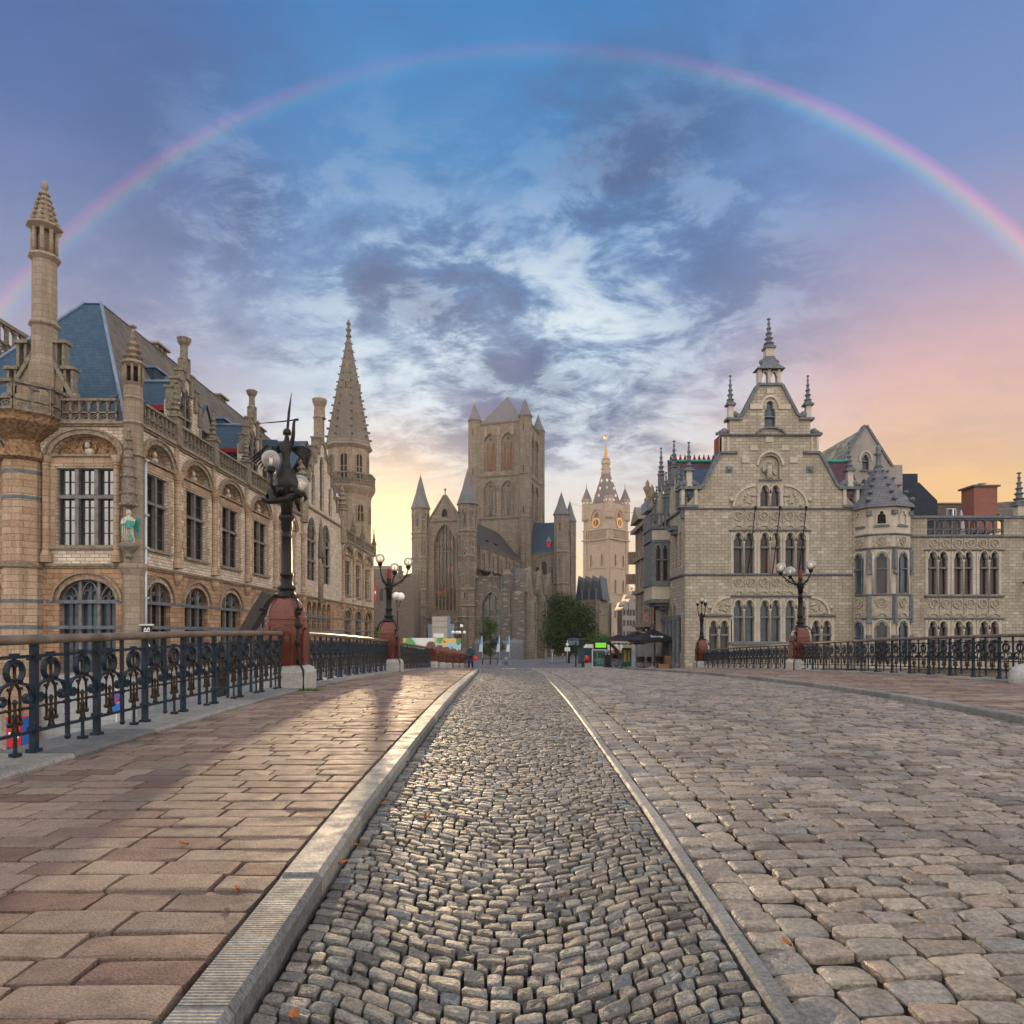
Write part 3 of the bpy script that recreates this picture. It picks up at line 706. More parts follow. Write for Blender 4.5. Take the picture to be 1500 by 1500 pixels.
def side_wall(name, x0, x1, y0, y1):
    ys = list(np.arange(y0, y1 + 0.01, 1.0)); mb = MB(); V = []; n = len(ys)
    for x in (x0, x1):
        for y in ys: V += [(x, y, gzf(y) - 0.31), (x, y, -4.0)]
    F = []
    for s_ in (0, 2 * n):
        for i in range(n - 1): F.append((s_ + 2 * i, s_ + 2 * i + 1, s_ + 2 * i + 3, s_ + 2 * i + 2))
    mb.add(V, F); o = mb.build(name, M_BRIDGE); o['kind'] = 'structure'
side_wall('bridge_flank', -4.9, 12.66, -30, 48)
def town_z(x, y):
    z = gzf(y)
    if x < -4.99:
        k = min(1, max(0, (y - 50) / 20)); k = k * k * (3 - 2 * k); return z * k
    return z
sheet('town_square', [-900, -300, -120, -60, -40, -25, -17, -12, -8, -5.0, -4.98, -2, 0, 2, 5, 8, 12, 13, 20, 40, 80, 200, 900], [48.0, 48.5, 50, 52, 55, 58, 61, 64, 67, 70, 75, 80, 85, 90, 95, 100, 105, 110, 115, 120, 130, 140, 160, 200, 300, 500, 1000, 2500], lambda x, y: town_z(x, y) - 0.012, M_ASPH)
sheet('lower_street', [-300, -60, -30, -17, -10, -4.95], [-40, -10, 0, 10, 20, 30, 40, 48.0], lambda x, y: 0.0, M_LOW)
sheet('water', [12.7, 30, 60, 300], [-40, 0, 20, 40, 48.0], lambda x, y: -1.2, M_WATER)
# ---------------------------------------------------------------- shared building pieces
def topv(outline, u):
    best = -1e9; n = len(outline)
    for i in range(n):
        a, b = outline[i], outline[(i + 1) % n]
        if (a[0] - u) * (b[0] - u) <= 0 and abs(a[0] - b[0]) > 1e-9:
            t = (u - a[0]) / (b[0] - a[0]); best = max(best, a[1] + t * (b[1] - a[1]))
    return best
def window(parent, F, outline, depth, mulls, trans, mf, mp, bars=None, mt=0.1, tracery=0, wood=None, proud=0.08, label=None, pane_label=None, tmat=None):
    """stone cross window: mullions and transoms in front of a glazed sash; pane is a sub-part"""
    us = [p[0] for p in outline]; u0, u1 = min(us), max(us); v0 = min(p[1] for p in outline); v1 = max(p[1] for p in outline)
    b = MB(F).mat(mf); fw = -depth + 0.04
    b.band(outline, 0.06, fw, fw + 0.1, True)
    for m in mulls:
        b.box(m - mt / 2, m + mt / 2, v0, topv(outline, m), fw, fw + proud + 0.09)
    for i, tv in enumerate(trans): b.box(u0, u1, tv - mt * 0.45, tv + mt * 0.45, fw, fw + proud + 0.1)
    lights = [u0] + list(mulls) + [u1]
    if tracery:
        sp = trans[-1] if (tracery > 1 and trans) else v1 - (u1 - u0) * 0.45
        for a, c in zip(lights, lights[1:]):
            cm = (a + c) / 2; tv = min(topv(outline, cm) - 0.04, sp + (c - a) * 1.1 if tracery == 3 else 1e9)
            s0 = max(v0, tv - (c - a) * 0.72)
            b.band(arch_curve(a + mt * 0.4, c - mt * 0.4, s0, tv, 'pt', 8), 0.05, fw, fw + proud + 0.05)
            if c - a > 0.3:
                for sg in (-1, 1): b.band(arch_curve(cm - (c - a) * 0.36 if sg < 0 else cm, cm if sg < 0 else cm + (c - a) * 0.36, s0 - 0.02, s0 + (c - a) * 0.22, 'seg', 5), 0.03, fw, fw + proud)
    if wood is not None:
        b.mat(wood)
        levels = [v0] + list(trans) + [None]
        for a, c in zip(lights, lights[1:]):
            a2, c2 = a + mt * 0.45, c - mt * 0.45; t1 = 0.055
            for k in range(len(levels) - 1):
                lo = levels[k]; hi = levels[k + 1]
                hi = min(topv(outline, a2 + 0.02), topv(outline, c2 - 0.02)) if hi is None else hi
                b.box(a2, a2 + t1, lo, hi, fw - 0.02, fw + 0.045); b.box(c2 - t1, c2, lo, hi, fw - 0.02, fw + 0.045)
                b.box(a2 + t1, c2 - t1, lo, lo + t1, fw - 0.02, fw + 0.04)
    if bars:
        b.mat(M_FRAMED)
        for a, c in zip(lights, lights[1:]):
            b.box(a + mt / 2, a + mt / 2 + 0.022, v0, min(topv(outline, a + mt / 2 + 0.04), v1), fw - 0.01, fw + 0.03); b.box(c - mt / 2 - 0.022, c - mt / 2, v0, min(topv(outline, c - mt / 2 - 0.04), v1), fw - 0.01, fw + 0.03)
            for k in range(1, bars[0]):
                uu = a + (c - a) * k / bars[0]; b.box(uu - 0.016, uu + 0.016, v0, topv(outline, uu), fw - 0.02, fw + 0.02)
            nb = max(1, round((v1 - v0) / bars[1]))
            for k in range(1, nb):
                vv = v0 + (v1 - v0) * k / nb
                if vv < min(topv(outline, a + 0.05), topv(outline, c - 0.05)): b.box(a + mt / 2, c - mt / 2, vv - 0.016, vv + 0.016, fw - 0.02, fw + 0.02)
    o = b.build('window', None, parent)
    if label: o['label'] = label
    g = MB(F); g.face(outline, -depth); p = g.build('pane', mp, o)
    if pane_label: p['label'] = pane_label
    return o
def course(b, u0, u1, v, h=0.16, w=0.14):
    """moulded string course"""
    w0 = -0.05 if w > 0 else w - 0.4
    b.box(u0, u1, v, v + h * 0.55, w0, w); b.box(u0, u1, v - h * 0.45, v, w0, w0 + (w - w0) * 0.65)
def column(b, u, v0, v1, w, r=0.15):
    h = v1 - v0
    b.lathe([(r * 1.7, 0), (r * 1.7, 0.25), (r * 1.35, 0.42), (r, 0.55), (r, h - 0.45), (r * 1.3, h - 0.4), (r * 1.05, h - 0.34), (r * 1.8, h - 0.06), (r * 1.9, h)], (u, v0, w), 10, smooth=False)
def pinnacle(b, u, v, w, r=0.22, h=1.6, n=8, crocket=True):
    """finial with stacked leaf collars"""
    prof = [(r, 0), (r * 1.25, 0.06), (r * 1.25, 0.14), (r * 0.85, 0.2)]
    k = 5
    for i in range(k):
        t = i / k; rr = r * (0.95 - 0.8 * t); z = 0.2 + (h - 0.35) * t
        prof += [(rr * 0.72, z), (rr * 1.2, z + (h - 0.35) / k * 0.35), (rr * 0.62, z + (h - 0.35) / k * 0.6)]
    prof += [(r * 0.14, h - 0.15), (r * 0.42, h - 0.1), (r * 0.4, h - 0.03), (0.01, h)]
    b.lathe(prof, (u, v, w), n, smooth=False)
def balustrade(parent, F, u0, u1, v0, v1, unit=0.42, w0=-0.1, w1=0.1, mat=None, label=None):
    """pierced gothic parapet of small trefoil arches"""
    b = MB(F).mat(mat or M_BALU); h = v1 - v0; n = max(1, round((u1 - u0) / unit)); du = (u1 - u0) / n
    b.box(u0, u1, v0, v0 + h * 0.09, w0 - 0.05, w1 + 0.05); b.box(u0, u1, v1 - h * 0.11, v1, w0 - 0.07, w1 + 0.07); b.box(u0, u1, v0 + h * 0.36, v0 + h * 0.42, w0, w1)
    for i in range(n + 1):
        u = u0 + du * i; b.box(max(u0, u - 0.05), min(u1, u + 0.05), v0 + h * 0.09, v1 - h * 0.11, w0, w1)
    for i in range(n):
        a, c = u0 + du * i + 0.05, u0 + du * (i + 1) - 0.05
        top = v1 - h * 0.13; sp = v1 - h * 0.3
        sh = arch_curve(a, c, sp, top, 'pt', 6)
        b.prism(sh[:4] + [(c, v1 - h * 0.1)], w0 + 0.03, w1 - 0.03); b.prism(sh[3:] + [(a, v1 - h * 0.1)], w0 + 0.03, w1 - 0.03)
        cm, cv = (a + c) / 2, v0 + h * 0.225; r = min(c - a, h * 0.27) / 2
        b.band(circle((cm - r * 0.38, cv), r * 0.62, 8), 0.035, w0 + 0.05, w1 - 0.05, True); b.band(circle((cm + r * 0.45, cv + r * 0.3), r * 0.5, 7), 0.035, w0 + 0.05, w1 - 0.05, True)
    o = b.build('balustrade', None, parent)
    if label: o['label'] = label
    return o
def tympanum(parent, F, u0, u1, v0, v1, depth, bust=True):
    b = MB(F).mat(M_CARVW); sh = arch_curve(u0, u1, v0, v1, 'ell', 14)
    b.face(sh, -depth)
    cu = (u0 + u1) / 2; r = (v1 - v0) * 0.38; cv = v0 + r * 1.1; rr = random.Random(int(u0 * 10))
    for k in range(26):
        u = u0 + 0.12 + (u1 - u0 - 0.24) * rr.random(); lim = topv(sh + [(u0, v0)], u) - v0 - 0.1
        if abs(u - cu) < r * 1.15 or lim < 0.12: continue
        b.ball((u, v0 + 0.06 + rr.random() * (lim - 0.06), -depth + 0.01), 0.05 + 0.05 * rr.random(), 6, 4)
    b.mat(M_CARVW).band(circle((cu, cv), r, 18), 0.07, -depth, -depth + 0.12, True)
    b.mat(M_BUST).ball((cu - 0.02, cv + r * 0.32, -depth + 0.14), r * 0.36, 8, 6, (0.9, 1, 1.25)); b.ball((cu + 0.02, cv - r * 0.45, -depth + 0.08), r * 0.6, 8, 6, (1.1, 0.5, 0.75))
    return b.build('tympanum', None, parent)
def spire_crockets(b, c, n, r0, z0, r1, z1, rows, size, a0=0.0):
    for i in range(n):
        a = a0 + 2 * PI * i / n
        for k in range(rows):
            t = (k + 0.5) / rows; r = r0 + (r1 - r0) * t; z = z0 + (z1 - z0) * t; s = size * (1 - 0.55 * t)
            b.ball((c[0] + (r + s * 0.5) * math.cos(a), c[1] + (r + s * 0.5) * math.sin(a), z), s, 5, 4, (1, 1, 0.7))
def gable_dormer(parent, F, u0, u1, v0, vs, va, back, mroof, mwall, over=0.0):
    """stone gable standing on the parapet line with a slated roof running back from it"""
    cu = (u0 + u1) / 2; b = MB(F).mat(mwall)
    wo = arch(u0 + 0.75, u1 - 0.75, v0 + 1.7, vs - 0.3, va - 0.75, 'pt', 10); lo = arch(cu - 0.55, cu + 0.55, v0 + 0.2, v0 + 0.9, v0 + 1.4, 'seg', 8)
    b.face([(u0, v0), (u1, v0), (u1, vs), (cu, va), (u0, vs)], 0.0, [wo, lo], 0.3, 0.45)
    b.mat(M_BALU)
    for sg in (-1, 1):                                                        # stepped side posts
        ue = u0 if sg < 0 else u1
        for k in range(3):
            t = k / 3; uu = ue + (cu - ue) * t; vv = vs + (va - vs) * t
            b.box(uu - 0.16, uu + 0.16, vv - 0.5, vv + 0.62, -0.3, 0.12); b.box(uu - 0.22, uu + 0.22, vv + 0.62, vv + 0.74, -0.36, 0.18)
        b.band([(ue, vs), (cu, va)] if sg < 0 else [(cu, va), (ue, vs)], 0.16, -0.35, 0.1)
    b.box(cu - 0.26, cu + 0.26, va - 0.3, va + 0.8, -0.35, 0.12); b.lathe([(0.34, 0), (0.22, 0.12), (0.2, 0.75), (0.34, 0.95), (0.4, 1.15), (0.3, 1.2)], (cu, va + 0.8, -0.12), 8, smooth=False)
    o = b.build('gable', None, parent)
    window(o, F, wo, 0.25, [cu], [v0 + 2.2], M_FRAMEW, M_LEADG, None, 0.1, 1); o2 = MB(F); o2.face(lo, -0.25); o2.build('pane', M_DARK, o)
    r = MB(F).mat(mroof); e = 0.12
    for sg in (-1, 1):
        ue = (u0 + e) if sg < 0 else (u1 - e)
        r.add([F(ue, vs - 0.25, -0.4), F(cu, va - 0.4, -0.4), F(cu, va - 0.4, -back), F(ue, vs - 0.25, -back)], [(0, 1, 2, 3)])
    r.mat(mroof); r.add([F(u0 + e + 0.15, v0, -0.4), F(u0 + e + 0.15, vs - 0.25, -0.4), F(u0 + e + 0.15, vs - 0.25, -back), F(u0 + e + 0.15, v0, -back)], [(0, 1, 2, 3)])
    r.mat(M_LEADB); r.tube([(cu, va - 0.36, -0.4), (cu, va - 0.36, -back)], 0.09, 6); r.tube([(u0 + e, vs - 0.22, -back * 0.62), (cu, va - 0.38, -back)], 0.07, 5)
    r.mat(M_REDB).box(u0 + e - 0.06, u0 + e + 0.08, vs - 0.5, vs - 0.22, -back * 0.6, -0.45)
    r.build('dormer_roof', None, o)
    return o
# ---------------------------------------------------------------- the long ornate building on the left
def post_office():
    T = thing('stone_building', 'long ornate stone building with blue slate roof and octagonal spire, beside the lower street', 'building', (-17, 30.9, 0))
    base = Vector((-17, 30.9, 0))
    def fr(x, y, ang): return Frame((x - base.x, y - base.y, EYE), ang)
    FA = fr(0, 30.9, 0.0)                  # facade towards the viewer, u = X
    FB = fr(-17.0, 0, PI / 2)              # facade along the bridge, u = Y
    TOP, STR, PL = 9.45, 3.05, -1.85
    up = MB(FA).mat(M_WHITE); lowm = MB(FA).mat(M_SAND); tr = MB(FA).mat(M_TRIMW)
    wins = []
    # ---- front facade: two bays, X -28.5 .. -17
    bays = [(-28.0, -26.4, -23.3), (-21.4, -20.64, -17.98)]
    U0, U1 = -31, -17.0
    hu = []; hl = []
    for _, a, c in bays:
        hu += [rect(a, c, 4.0, 7.5), arch_curve(a - 0.15, c + 0.2, 8.06, 9.0, 'ell', 14)]; hl += [arch(a + 0.15, c + 0.05, -1.8, 1.5, 2.45, 'ell', 14)]
    up.face(rect(U0, U1, STR, TOP), 0, hu, 0.35); lowm.face(rect(U0, U1, PL, STR), 0, hl, 0.4)
    def deco(b, bs, nl):
        for _, a, c in bs:
            b.mat(M_SANDP); b.box(a - 0.35, a - 0.02, 3.95, 7.55, -0.05, 0.05); b.box(c + 0.02, c + 0.35, 3.95, 7.55, -0.05, 0.05); b.box(a - 0.35, c + 0.35, 7.56, 7.97, -0.05, 0.06)
            b.mat(M_TRIMW); b.box(a - 0.25, c + 0.3, 3.82, 3.98, -0.3, 0.16)
            b.band(arch_curve(a - 0.15, c + 0.2, 8.06, 9.0, 'ell', 14)[::-1], 0.2, -0.02, 0.13, off=0.0); b.band(arch_curve(a - 0.15, c + 0.2, 8.06, 9.0, 'ell', 14)[::-1], 0.09, -0.02, 0.2, off=0.2)
            b.box(a - 0.4, c + 0.4, 7.98, 8.08, -0.05, 0.17)
            b.band(arch_curve(a + 0.15, c + 0.05, 1.5, 2.45, 'ell', 14)[::-1], 0.12, -0.2, 0.04); b.band(arch_curve(a - 0.1, c + 0.3, 1.45, 2.72, 'ell', 14)[::-1], 0.1, -0.03, 0.13)
    deco(tr, bays, 3)
    b2 = MB(FB)
    # ---- long facade
    edges = [30.9, 34.5, 38.8, 43.6, 48.8, 55.2]; wy = [(31.75, 33.75), (35.6, 37.9), (40.0, 42.45), (44.9, 47.4), (50.2, 53.2)]
    far_e = [68.2, 73.0, 77.6, 84.0]; far_w = [(69.4, 71.9), (74.2, 76.6), (78.9, 82.0)]
    sb = [(0, a, c) for a, c in wy + far_w]
    hu = []; hl = []
    for _, a, c in sb:
        hu += [rect(a, c, 4.0, 7.5), arch_curve(a - 0.3, c + 0.35, 8.06, 9.0, 'ell', 14)]; hl += [arch(a - 0.15, c + 0.25, -1.8, 1.5, 2.45, 'ell', 14)]
    g1, g2, ga = 55.3, 68.1, 61.0                                            # big gable
    tall = [arch(56.7, 59.3, 4.5, 8.3, 9.9, 'pt', 12), arch(60.9, 63.9, 4.5, 8.3, 9.9, 'pt', 12)]
    lanc = [arch(57.9, 58.9, 11.0, 13.1, 13.7, 'seg', 8), arch(60.4, 61.7, 10.9, 15.0, 15.8, 'seg', 8), arch(63.3, 64.4, 11.0, 13.0, 13.6, 'seg', 8)]
    arc5 = [arch(56.6 + 1.5 * k, 57.9 + 1.5 * k, 0.2, 2.1, 2.7, 'pt', 8) for k in range(5)]
    b2.mat(M_WHITE).face([(30.9, STR), (84, STR), (84, TOP), (g2, TOP), (g2, 10.9), (66.2, 12.3), (ga, 17.4), (56.2, 12.3), (g1, 10.9), (g1, TOP), (30.9, TOP)], 0, hu + tall + lanc, 0.35)
    b2.mat(M_SAND).face(rect(30.9, 84, PL, STR), 0, hl + arc5, 0.4)
    t2 = MB(FB).mat(M_TRIMW)
    def deco2(b, bs):
        for _, a, c in bs:
            b.mat(M_SANDP)
            for k in range(9):
                e = 0.42 if k % 2 else 0.26; v = 4.0 + 0.39 * k
                b.box(a - e, a - 0.02, v, v + 0.388, -0.05, 0.035); b.box(c + 0.02, c + e, v, v + 0.388, -0.05, 0.035)
            b.box(a - 0.4, c + 0.4, 7.56, 7.95, -0.05, 0.05)
            b.mat(M_TRIMW); b.box(a - 0.25, c + 0.25, 3.84, 3.98, -0.3, 0.18)
            b.band(arch_curve(a - 0.3, c + 0.35, 8.06, 9.0, 'ell', 14)[::-1], 0.2, -0.02, 0.13); b.band(arch_curve(a - 0.3, c + 0.35, 8.06, 9.0, 'ell', 14)[::-1], 0.09, -0.02, 0.2, off=0.2)
            b.box(a - 0.55, c + 0.6, 7.98, 8.08, -0.05, 0.17)
            b.mat(M_SANDP).band(arch_curve(a - 0.15, c + 0.25, 1.5, 2.45, 'ell', 14)[::-1], 0.14, -0.2, 0.05); b.mat(M_TRIMW).band(arch_curve(a - 0.4, c + 0.5, 1.45, 2.72, 'ell', 14)[::-1], 0.1, -0.03, 0.13)
    deco2(t2, sb)
    for bb, segs in ((tr, [(U0, -22.75), (-21.05, U1 + 0.1)]), (t2, [(30.8, 84)])):
        bb.mat(M_TRIMW)
        for a, c in segs: course(bb, a, c, STR, 0.2, 0.16)
        bb.mat(M_BLUE)
        for a, c in segs: bb.box(a, c, 1.36, 1.52, -0.05, 0.012); bb.box(a, c, 0.2, 0.36, -0.05, 0.012)
        bb.mat(M_TRIMW)
    for a, c in ((U0, U1), ): course(tr, a, c, TOP, 0.22, 0.2)
    for a, c in ((30.9, g1), (g2, 84)): course(t2, a, c, TOP, 0.22, 0.2)
    course(t2, g1, g2, 10.55, 0.2, 0.14)
    # holes break the pale bands at the windows: cut them by the frames standing proud
    for y in edges[1:] + far_e[1:-1] + [68.3]:
        cols = MB(FB).mat(M_SANDP); column(cols, y + 0.0, STR + 0.25, 8.0, 0.12, 0.17); cols.box(y - 0.25, y + 0.25, 8.0, 8.2, -0.05, 0.28)
        cols.taper(y - 0.3, y + 0.3, STR - 0.75, STR - 0.12, 0, 0.3, 0.0, 0.0) if False else cols.lathe([(0.05, 0), (0.2, 0.25), (0.3, 0.55)], (y, STR - 0.65, 0.08), 8)
        cols.box(y - 0.16, y + 0.16, 8.2, TOP + 0.0, -0.03, 0.1); cols.build('pilaster', None, T)
    for u in (-23.05, -21.02, -17.82): cf = MB(FA).mat(M_SANDP); column(cf, u, STR + 0.15, 8.0, 0.1, 0.15); cf.build('pilaster', None, T)
    # octagonal buttress rising into the balcony and the tall chimney turret
    oc = MB(FA).mat(M_SANDP); oc.lathe([(0.86, PL - 3.3), (0.86, 7.75)], (-22.03, 0, 0.05), 8, PI / 8, False)
    oc.mat(M_BLUE)
    for v in (0.2, 1.36, 5.95, 7.1): oc.lathe([(0.868, v), (0.868, v + 0.17)], (-22.03, 0, 0.05), 8, PI / 8, False)
    oc.mat(M_TRIMW).lathe([(0.95, STR - 0.1), (1.0, STR + 0.1)], (-22.03, 0, 0.05), 8, PI / 8, False)
    oc.mat(M_CARVW).lathe([(0.9, 7.7), (1.15, 7.8), (1.15, 8.08), (0.8, 8.12), (0.72, 8.6), (0.9, 8.75), (1.2, 8.95), (1.3, 9.02), (1.65, 9.25), (1.75, 9.5), (1.9, 9.6)], (-22.03, 0, 0.05), 8, PI / 8, False)
    oc.build('oriel_base', None, T)
    for k in range(8):                                                        # balcony parapet, five sides
        a0 = PI / 8 + k * PI / 4; a1 = a0 + PI / 4; r = 1.78
        p0 = (-22.03 + r * math.cos(a0), 30.85 + r * math.sin(a0)); p1 = (-22.03 + r * math.cos(a1), 30.85 + r * math.sin(a1))
        if (p0[1] + p1[1]) / 2 > 31.2: continue
        L = math.hypot(p1[0] - p0[0], p1[1] - p0[1]); balustrade(T, fr(p0[0], p0[1], math.atan2(p1[1] - p0[1], p1[0] - p0[0])), 0, L, 9.6, 10.9, L / 2, -0.08, 0.08)
    ch = MB(FA).mat(M_TURR); cc = (-21.5, 0, -0.5); ch.lathe = (lambda f: lambda prof, *a, **k: f([(r * 0.8, z) for r, z in prof], *a, **k))(ch.lathe)
    ch.lathe([(0.78, 9.4), (0.78, 12.3), (0.66, 12.6), (0.66, 14.0), (0.8, 14.1), (0.8, 14.2), (0.64, 14.3), (0.62, 17.05), (0.82, 17.2), (0.82, 17.32), (0.6, 17.4)], cc, 8, PI / 8, False)
    for k in range(8):
        a = PI / 8 + k * PI / 4; ch.lathe([(0.12, 17.4), (0.12, 18.55)], (cc[0] + 0.46 * math.cos(a), 0, cc[2] - 0.46 * math.sin(a)), 6)
    ch.lathe([(0.3, 17.4), (0.3, 18.5)], cc, 8); ch.lathe([(0.62, 18.45), (0.92, 18.6), (0.92, 18.7), (0.62, 18.8), (0.1, 20.35), (0.2, 20.5), (0.18, 20.65), (0.05, 20.8)], cc, 8, PI / 8, False)
    spire_crockets(ch, (0, 0), 1, 0, 0, 0, 0, 0, 0)
    for i in range(8):
        a = PI / 8 + i * PI / 4
        for k in range(6):
            t = (k + 0.3) / 6; r = 0.49 - 0.4 * t; ch.ball((cc[0] + (r + 0.06) * math.cos(a), 18.8 + 1.55 * t, cc[2] - (r + 0.06) * math.sin(a)), 0.11 * (1 - 0.4 * t), 5, 4)
    ch.mat(M_TURR).prism([(-23.2, 9.5), (-20.2, 9.5), (-20.2, 10.9), (-21.2, 12.9), (-22.0, 12.9), (-23.2, 10.9)], -0.9, -0.4)
    ch.mat(M_BALU)
    for u, v in ((-20.35, 11.0), (-20.75, 12.2), (-22.95, 11.0), (-22.5, 12.2)):
        for q in (-0.17, 0.17): ch.box(u + q - 0.06, u + q + 0.06, v, v + 1.1, -0.75, -0.4)
        ch.box(u - 0.32, u + 0.32, v + 1.1, v + 1.25, -0.85, -0.3)
    ch.band([(-20.0, 10.75), (-21.15, 12.95)], 0.18, -0.95, -0.3); ch.band([(-22.0, 12.95), (-23.3, 10.75)], 0.18, -0.95, -0.3); ch.ball((-20.05, 10.85, -0.5), 0.22, 8, 6); ch.ball((-23.25, 10.85, -0.5), 0.22, 8, 6)
    ch.build('chimney_turret', None, T)
    # corner turret with pinnacle, canopy and winged figure
    ct = MB(FA).mat(M_TURR); cp = (-17.2, 0, -0.1); ct.lathe = (lambda f: lambda prof, *a, **k: f([(r * 0.88, z) for r, z in prof], *a, **k))(ct.lathe)
    ct.lathe([(0.5, PL), (0.5, STR - 0.4), (0.68, STR - 0.05), (0.68, STR + 0.1), (0.48, STR + 0.15), (0.48, 7.95), (0.6, 8.03), (0.47, 8.12), (0.47, 9.4), (0.58, 9.5), (0.47, 9.6), (0.47, 10.55), (0.53, 10.62), (0.45, 10.7), (0.44, 11.2), (0.54, 11.3), (0.42, 11.36)], cp, 8, PI / 8, False)
    for k in range(8):
        a = PI / 8 + k * PI / 4; ct.lathe([(0.07, 11.3), (0.07, 12.15)], (cp[0] + 0.38 * math.cos(a), 0, cp[2] - 0.38 * math.sin(a)), 6)
    ct.mat(M_DARK).lathe([(0.27, 11.3), (0.27, 12.1)], cp, 8)
    ct.mat(M_TRIMW).lathe([(0.38, 12.05), (0.6, 12.2), (0.6, 12.28), (0.42, 12.36)], cp, 8, PI / 8, False); pinnacle(ct, cp[0], 12.2, cp[2], 0.42, 1.8)
    ct.build('corner_turret', None, T)
    cn = MB(FA).mat(M_BALU); q = (-17.0, 0, 0.62)
    cn.lathe([(0.06, 5.55), (0.3, 5.65), (0.32, 6.1), (0.26, 6.15), (0.26, 6.9), (0.3, 6.95), (0.22, 7.0), (0.2, 7.7), (0.12, 8.2), (0.08, 8.9), (0.12, 9.0), (0.02, 9.1)], q, 8, 0, False)
    for k in range(8):
        a = k * PI / 4
        for v, r in ((5.7, 0.33), (6.2, 0.3), (6.95, 0.3), (7.4, 0.22), (7.8, 0.18), (8.2, 0.14), (8.6, 0.11)): cn.ball((q[0] + r * math.cos(a), v, q[2] - r * math.sin(a)), 0.07, 5, 4)
    cn.lathe([(0.08, 3.3), (0.2, 3.4), (0.2, 3.55), (0.3, 3.7), (0.42, 3.85), (0.42, 3.95), (0.3, 4.02)], q, 8, PI / 8, False)
    cn.build('statue_canopy', None, T)
    st = MB(FA).mat(M_BUST)
    st.lathe([(0.26, 4.0), (0.27, 4.1), (0.21, 4.4), (0.2, 4.75), (0.25, 5.0), (0.22, 5.12), (0.09, 5.2), (0.08, 5.25)], q, 10, 0, True, (1, 0.8)); st.ball((q[0], 5.36, q[2]), 0.125, 10, 8, (0.9, 1, 1.2))
    st.tube([(q[0] - 0.22, 5.05, q[2]), (q[0] - 0.2, 4.85, q[2] + 0.16), (q[0] - 0.02, 4.85, q[2] + 0.25)], [0.08, 0.07, 0.05], 6); st.tube([(q[0] + 0.22, 5.05, q[2]), (q[0] + 0.24, 4.8, q[2] + 0.12), (q[0] + 0.14, 4.72, q[2] + 0.25)], [0.08, 0.07, 0.05], 6)
    for k in range(5): st.tube([(q[0] - 0.16 + 0.08 * k, 4.9, q[2] + 0.16), (q[0] - 0.18 + 0.09 * k, 4.05, q[2] + 0.2)], [0.02, 0.035], 5)
    st.mat(M_COPPER)
    for sg in (-1, 1): st.prism([(q[0] + sg * 0.12, 4.95), (q[0] + sg * 0.3, 5.22), (q[0] + sg * 0.42, 5.1), (q[0] + sg * 0.42, 4.6), (q[0] + sg * 0.36, 4.3), (q[0] + sg * 0.25, 4.55)], q[2] - 0.16, q[2] - 0.1)
    st.prism([(q[0] - 0.02, 4.68), (q[0] + 0.32, 4.62), (q[0] + 0.36, 4.95), (q[0] + 0.05, 5.0)], q[2] + 0.22, q[2] + 0.27); st.prism([(q[0] + 0.1, 4.65), (q[0] + 0.32, 4.1), (q[0] + 0.22, 4.08)], q[2] + 0.16, q[2] + 0.22)
    so_ = st.build('statue', None, T); so_['label'] = 'pale winged figure with green wings and book'
    up.build('wall', None, T); lowm.build('wall', None, T); b2.build('wall', None, T)
    pl = MB(FA).mat(M_PLINTH); pl.box(U0, -16.9, -5.3, PL, -0.4, 0.12); F2 = FB
    pl.F = FB; pl.box(30.79, 84, -5.3, PL, -0.4, 0.12); pl.build('plinth', None, T)
    tr.build('stone_trim', None, T); t2.build('stone_trim', None, T)
    # windows
    for i, (_, a, c) in enumerate(bays):
        d = (c - a) / 3
        window(T, FA, rect(a, c, 4.0, 7.5), 0.32, [a + d, a + 2 * d], [6.2], M_FRAMEW, M_WINS, (2, 0.6), 0.17, 0, None, 0.12)
        window(T, FA, arch(a + 0.15, c + 0.05, -1.8, 1.5, 2.45, 'ell', 14), 0.36, [a + 0.15 + d * 0.97, a + 0.15 + d * 1.93], [0.28, 1.42], M_FRAMEW, M_WINB, (2, 0.55), 0.13, 2, None, 0.1)
        tympanum(T, FA, a - 0.15, c + 0.2, 8.06, 9.0, 0.3)
    for a, c in wy + far_w:
        window(T, FB, rect(a, c, 4.0, 7.5), 0.32, [(a + c) / 2], [6.15], M_FRAMEW, M_WINR, (2, 0.6), 0.15, 0, None, 0.12)
        a2, c2 = a - 0.15, c + 0.25; d = (c2 - a2) / 3
        window(T, FB, arch(a2, c2, -1.8, 1.5, 2.45, 'ell', 14), 0.36, [a2 + d, a2 + 2 * d], [0.28, 1.42], M_FRAMEW, M_WINR, (2, 0.55), 0.13, 2, None, 0.1)
        tympanum(T, FB, a - 0.3, c + 0.35, 8.06, 9.0, 0.3)
    for o_ in tall:
        u = [p[0] for p in o_]; m = (min(u) + max(u)) / 2; window(T, FB, o_, 0.32, [m], [6.2, 7.9], M_FRAMEW, M_WINR, (2, 0.7), 0.2, 3, None, 0.12)
    for o_ in lanc: window(T, FB, o_, 0.32, [], [12.4], M_FRAMEW, M_WINR, None, 0.12, 0)
    for o_ in arc5: window(T, FB, o_, 0.36, [], [1.2], M_FRAMEW, M_WINR, None, 0.12, 0)
    gt = MB(FB).mat(M_BALU)
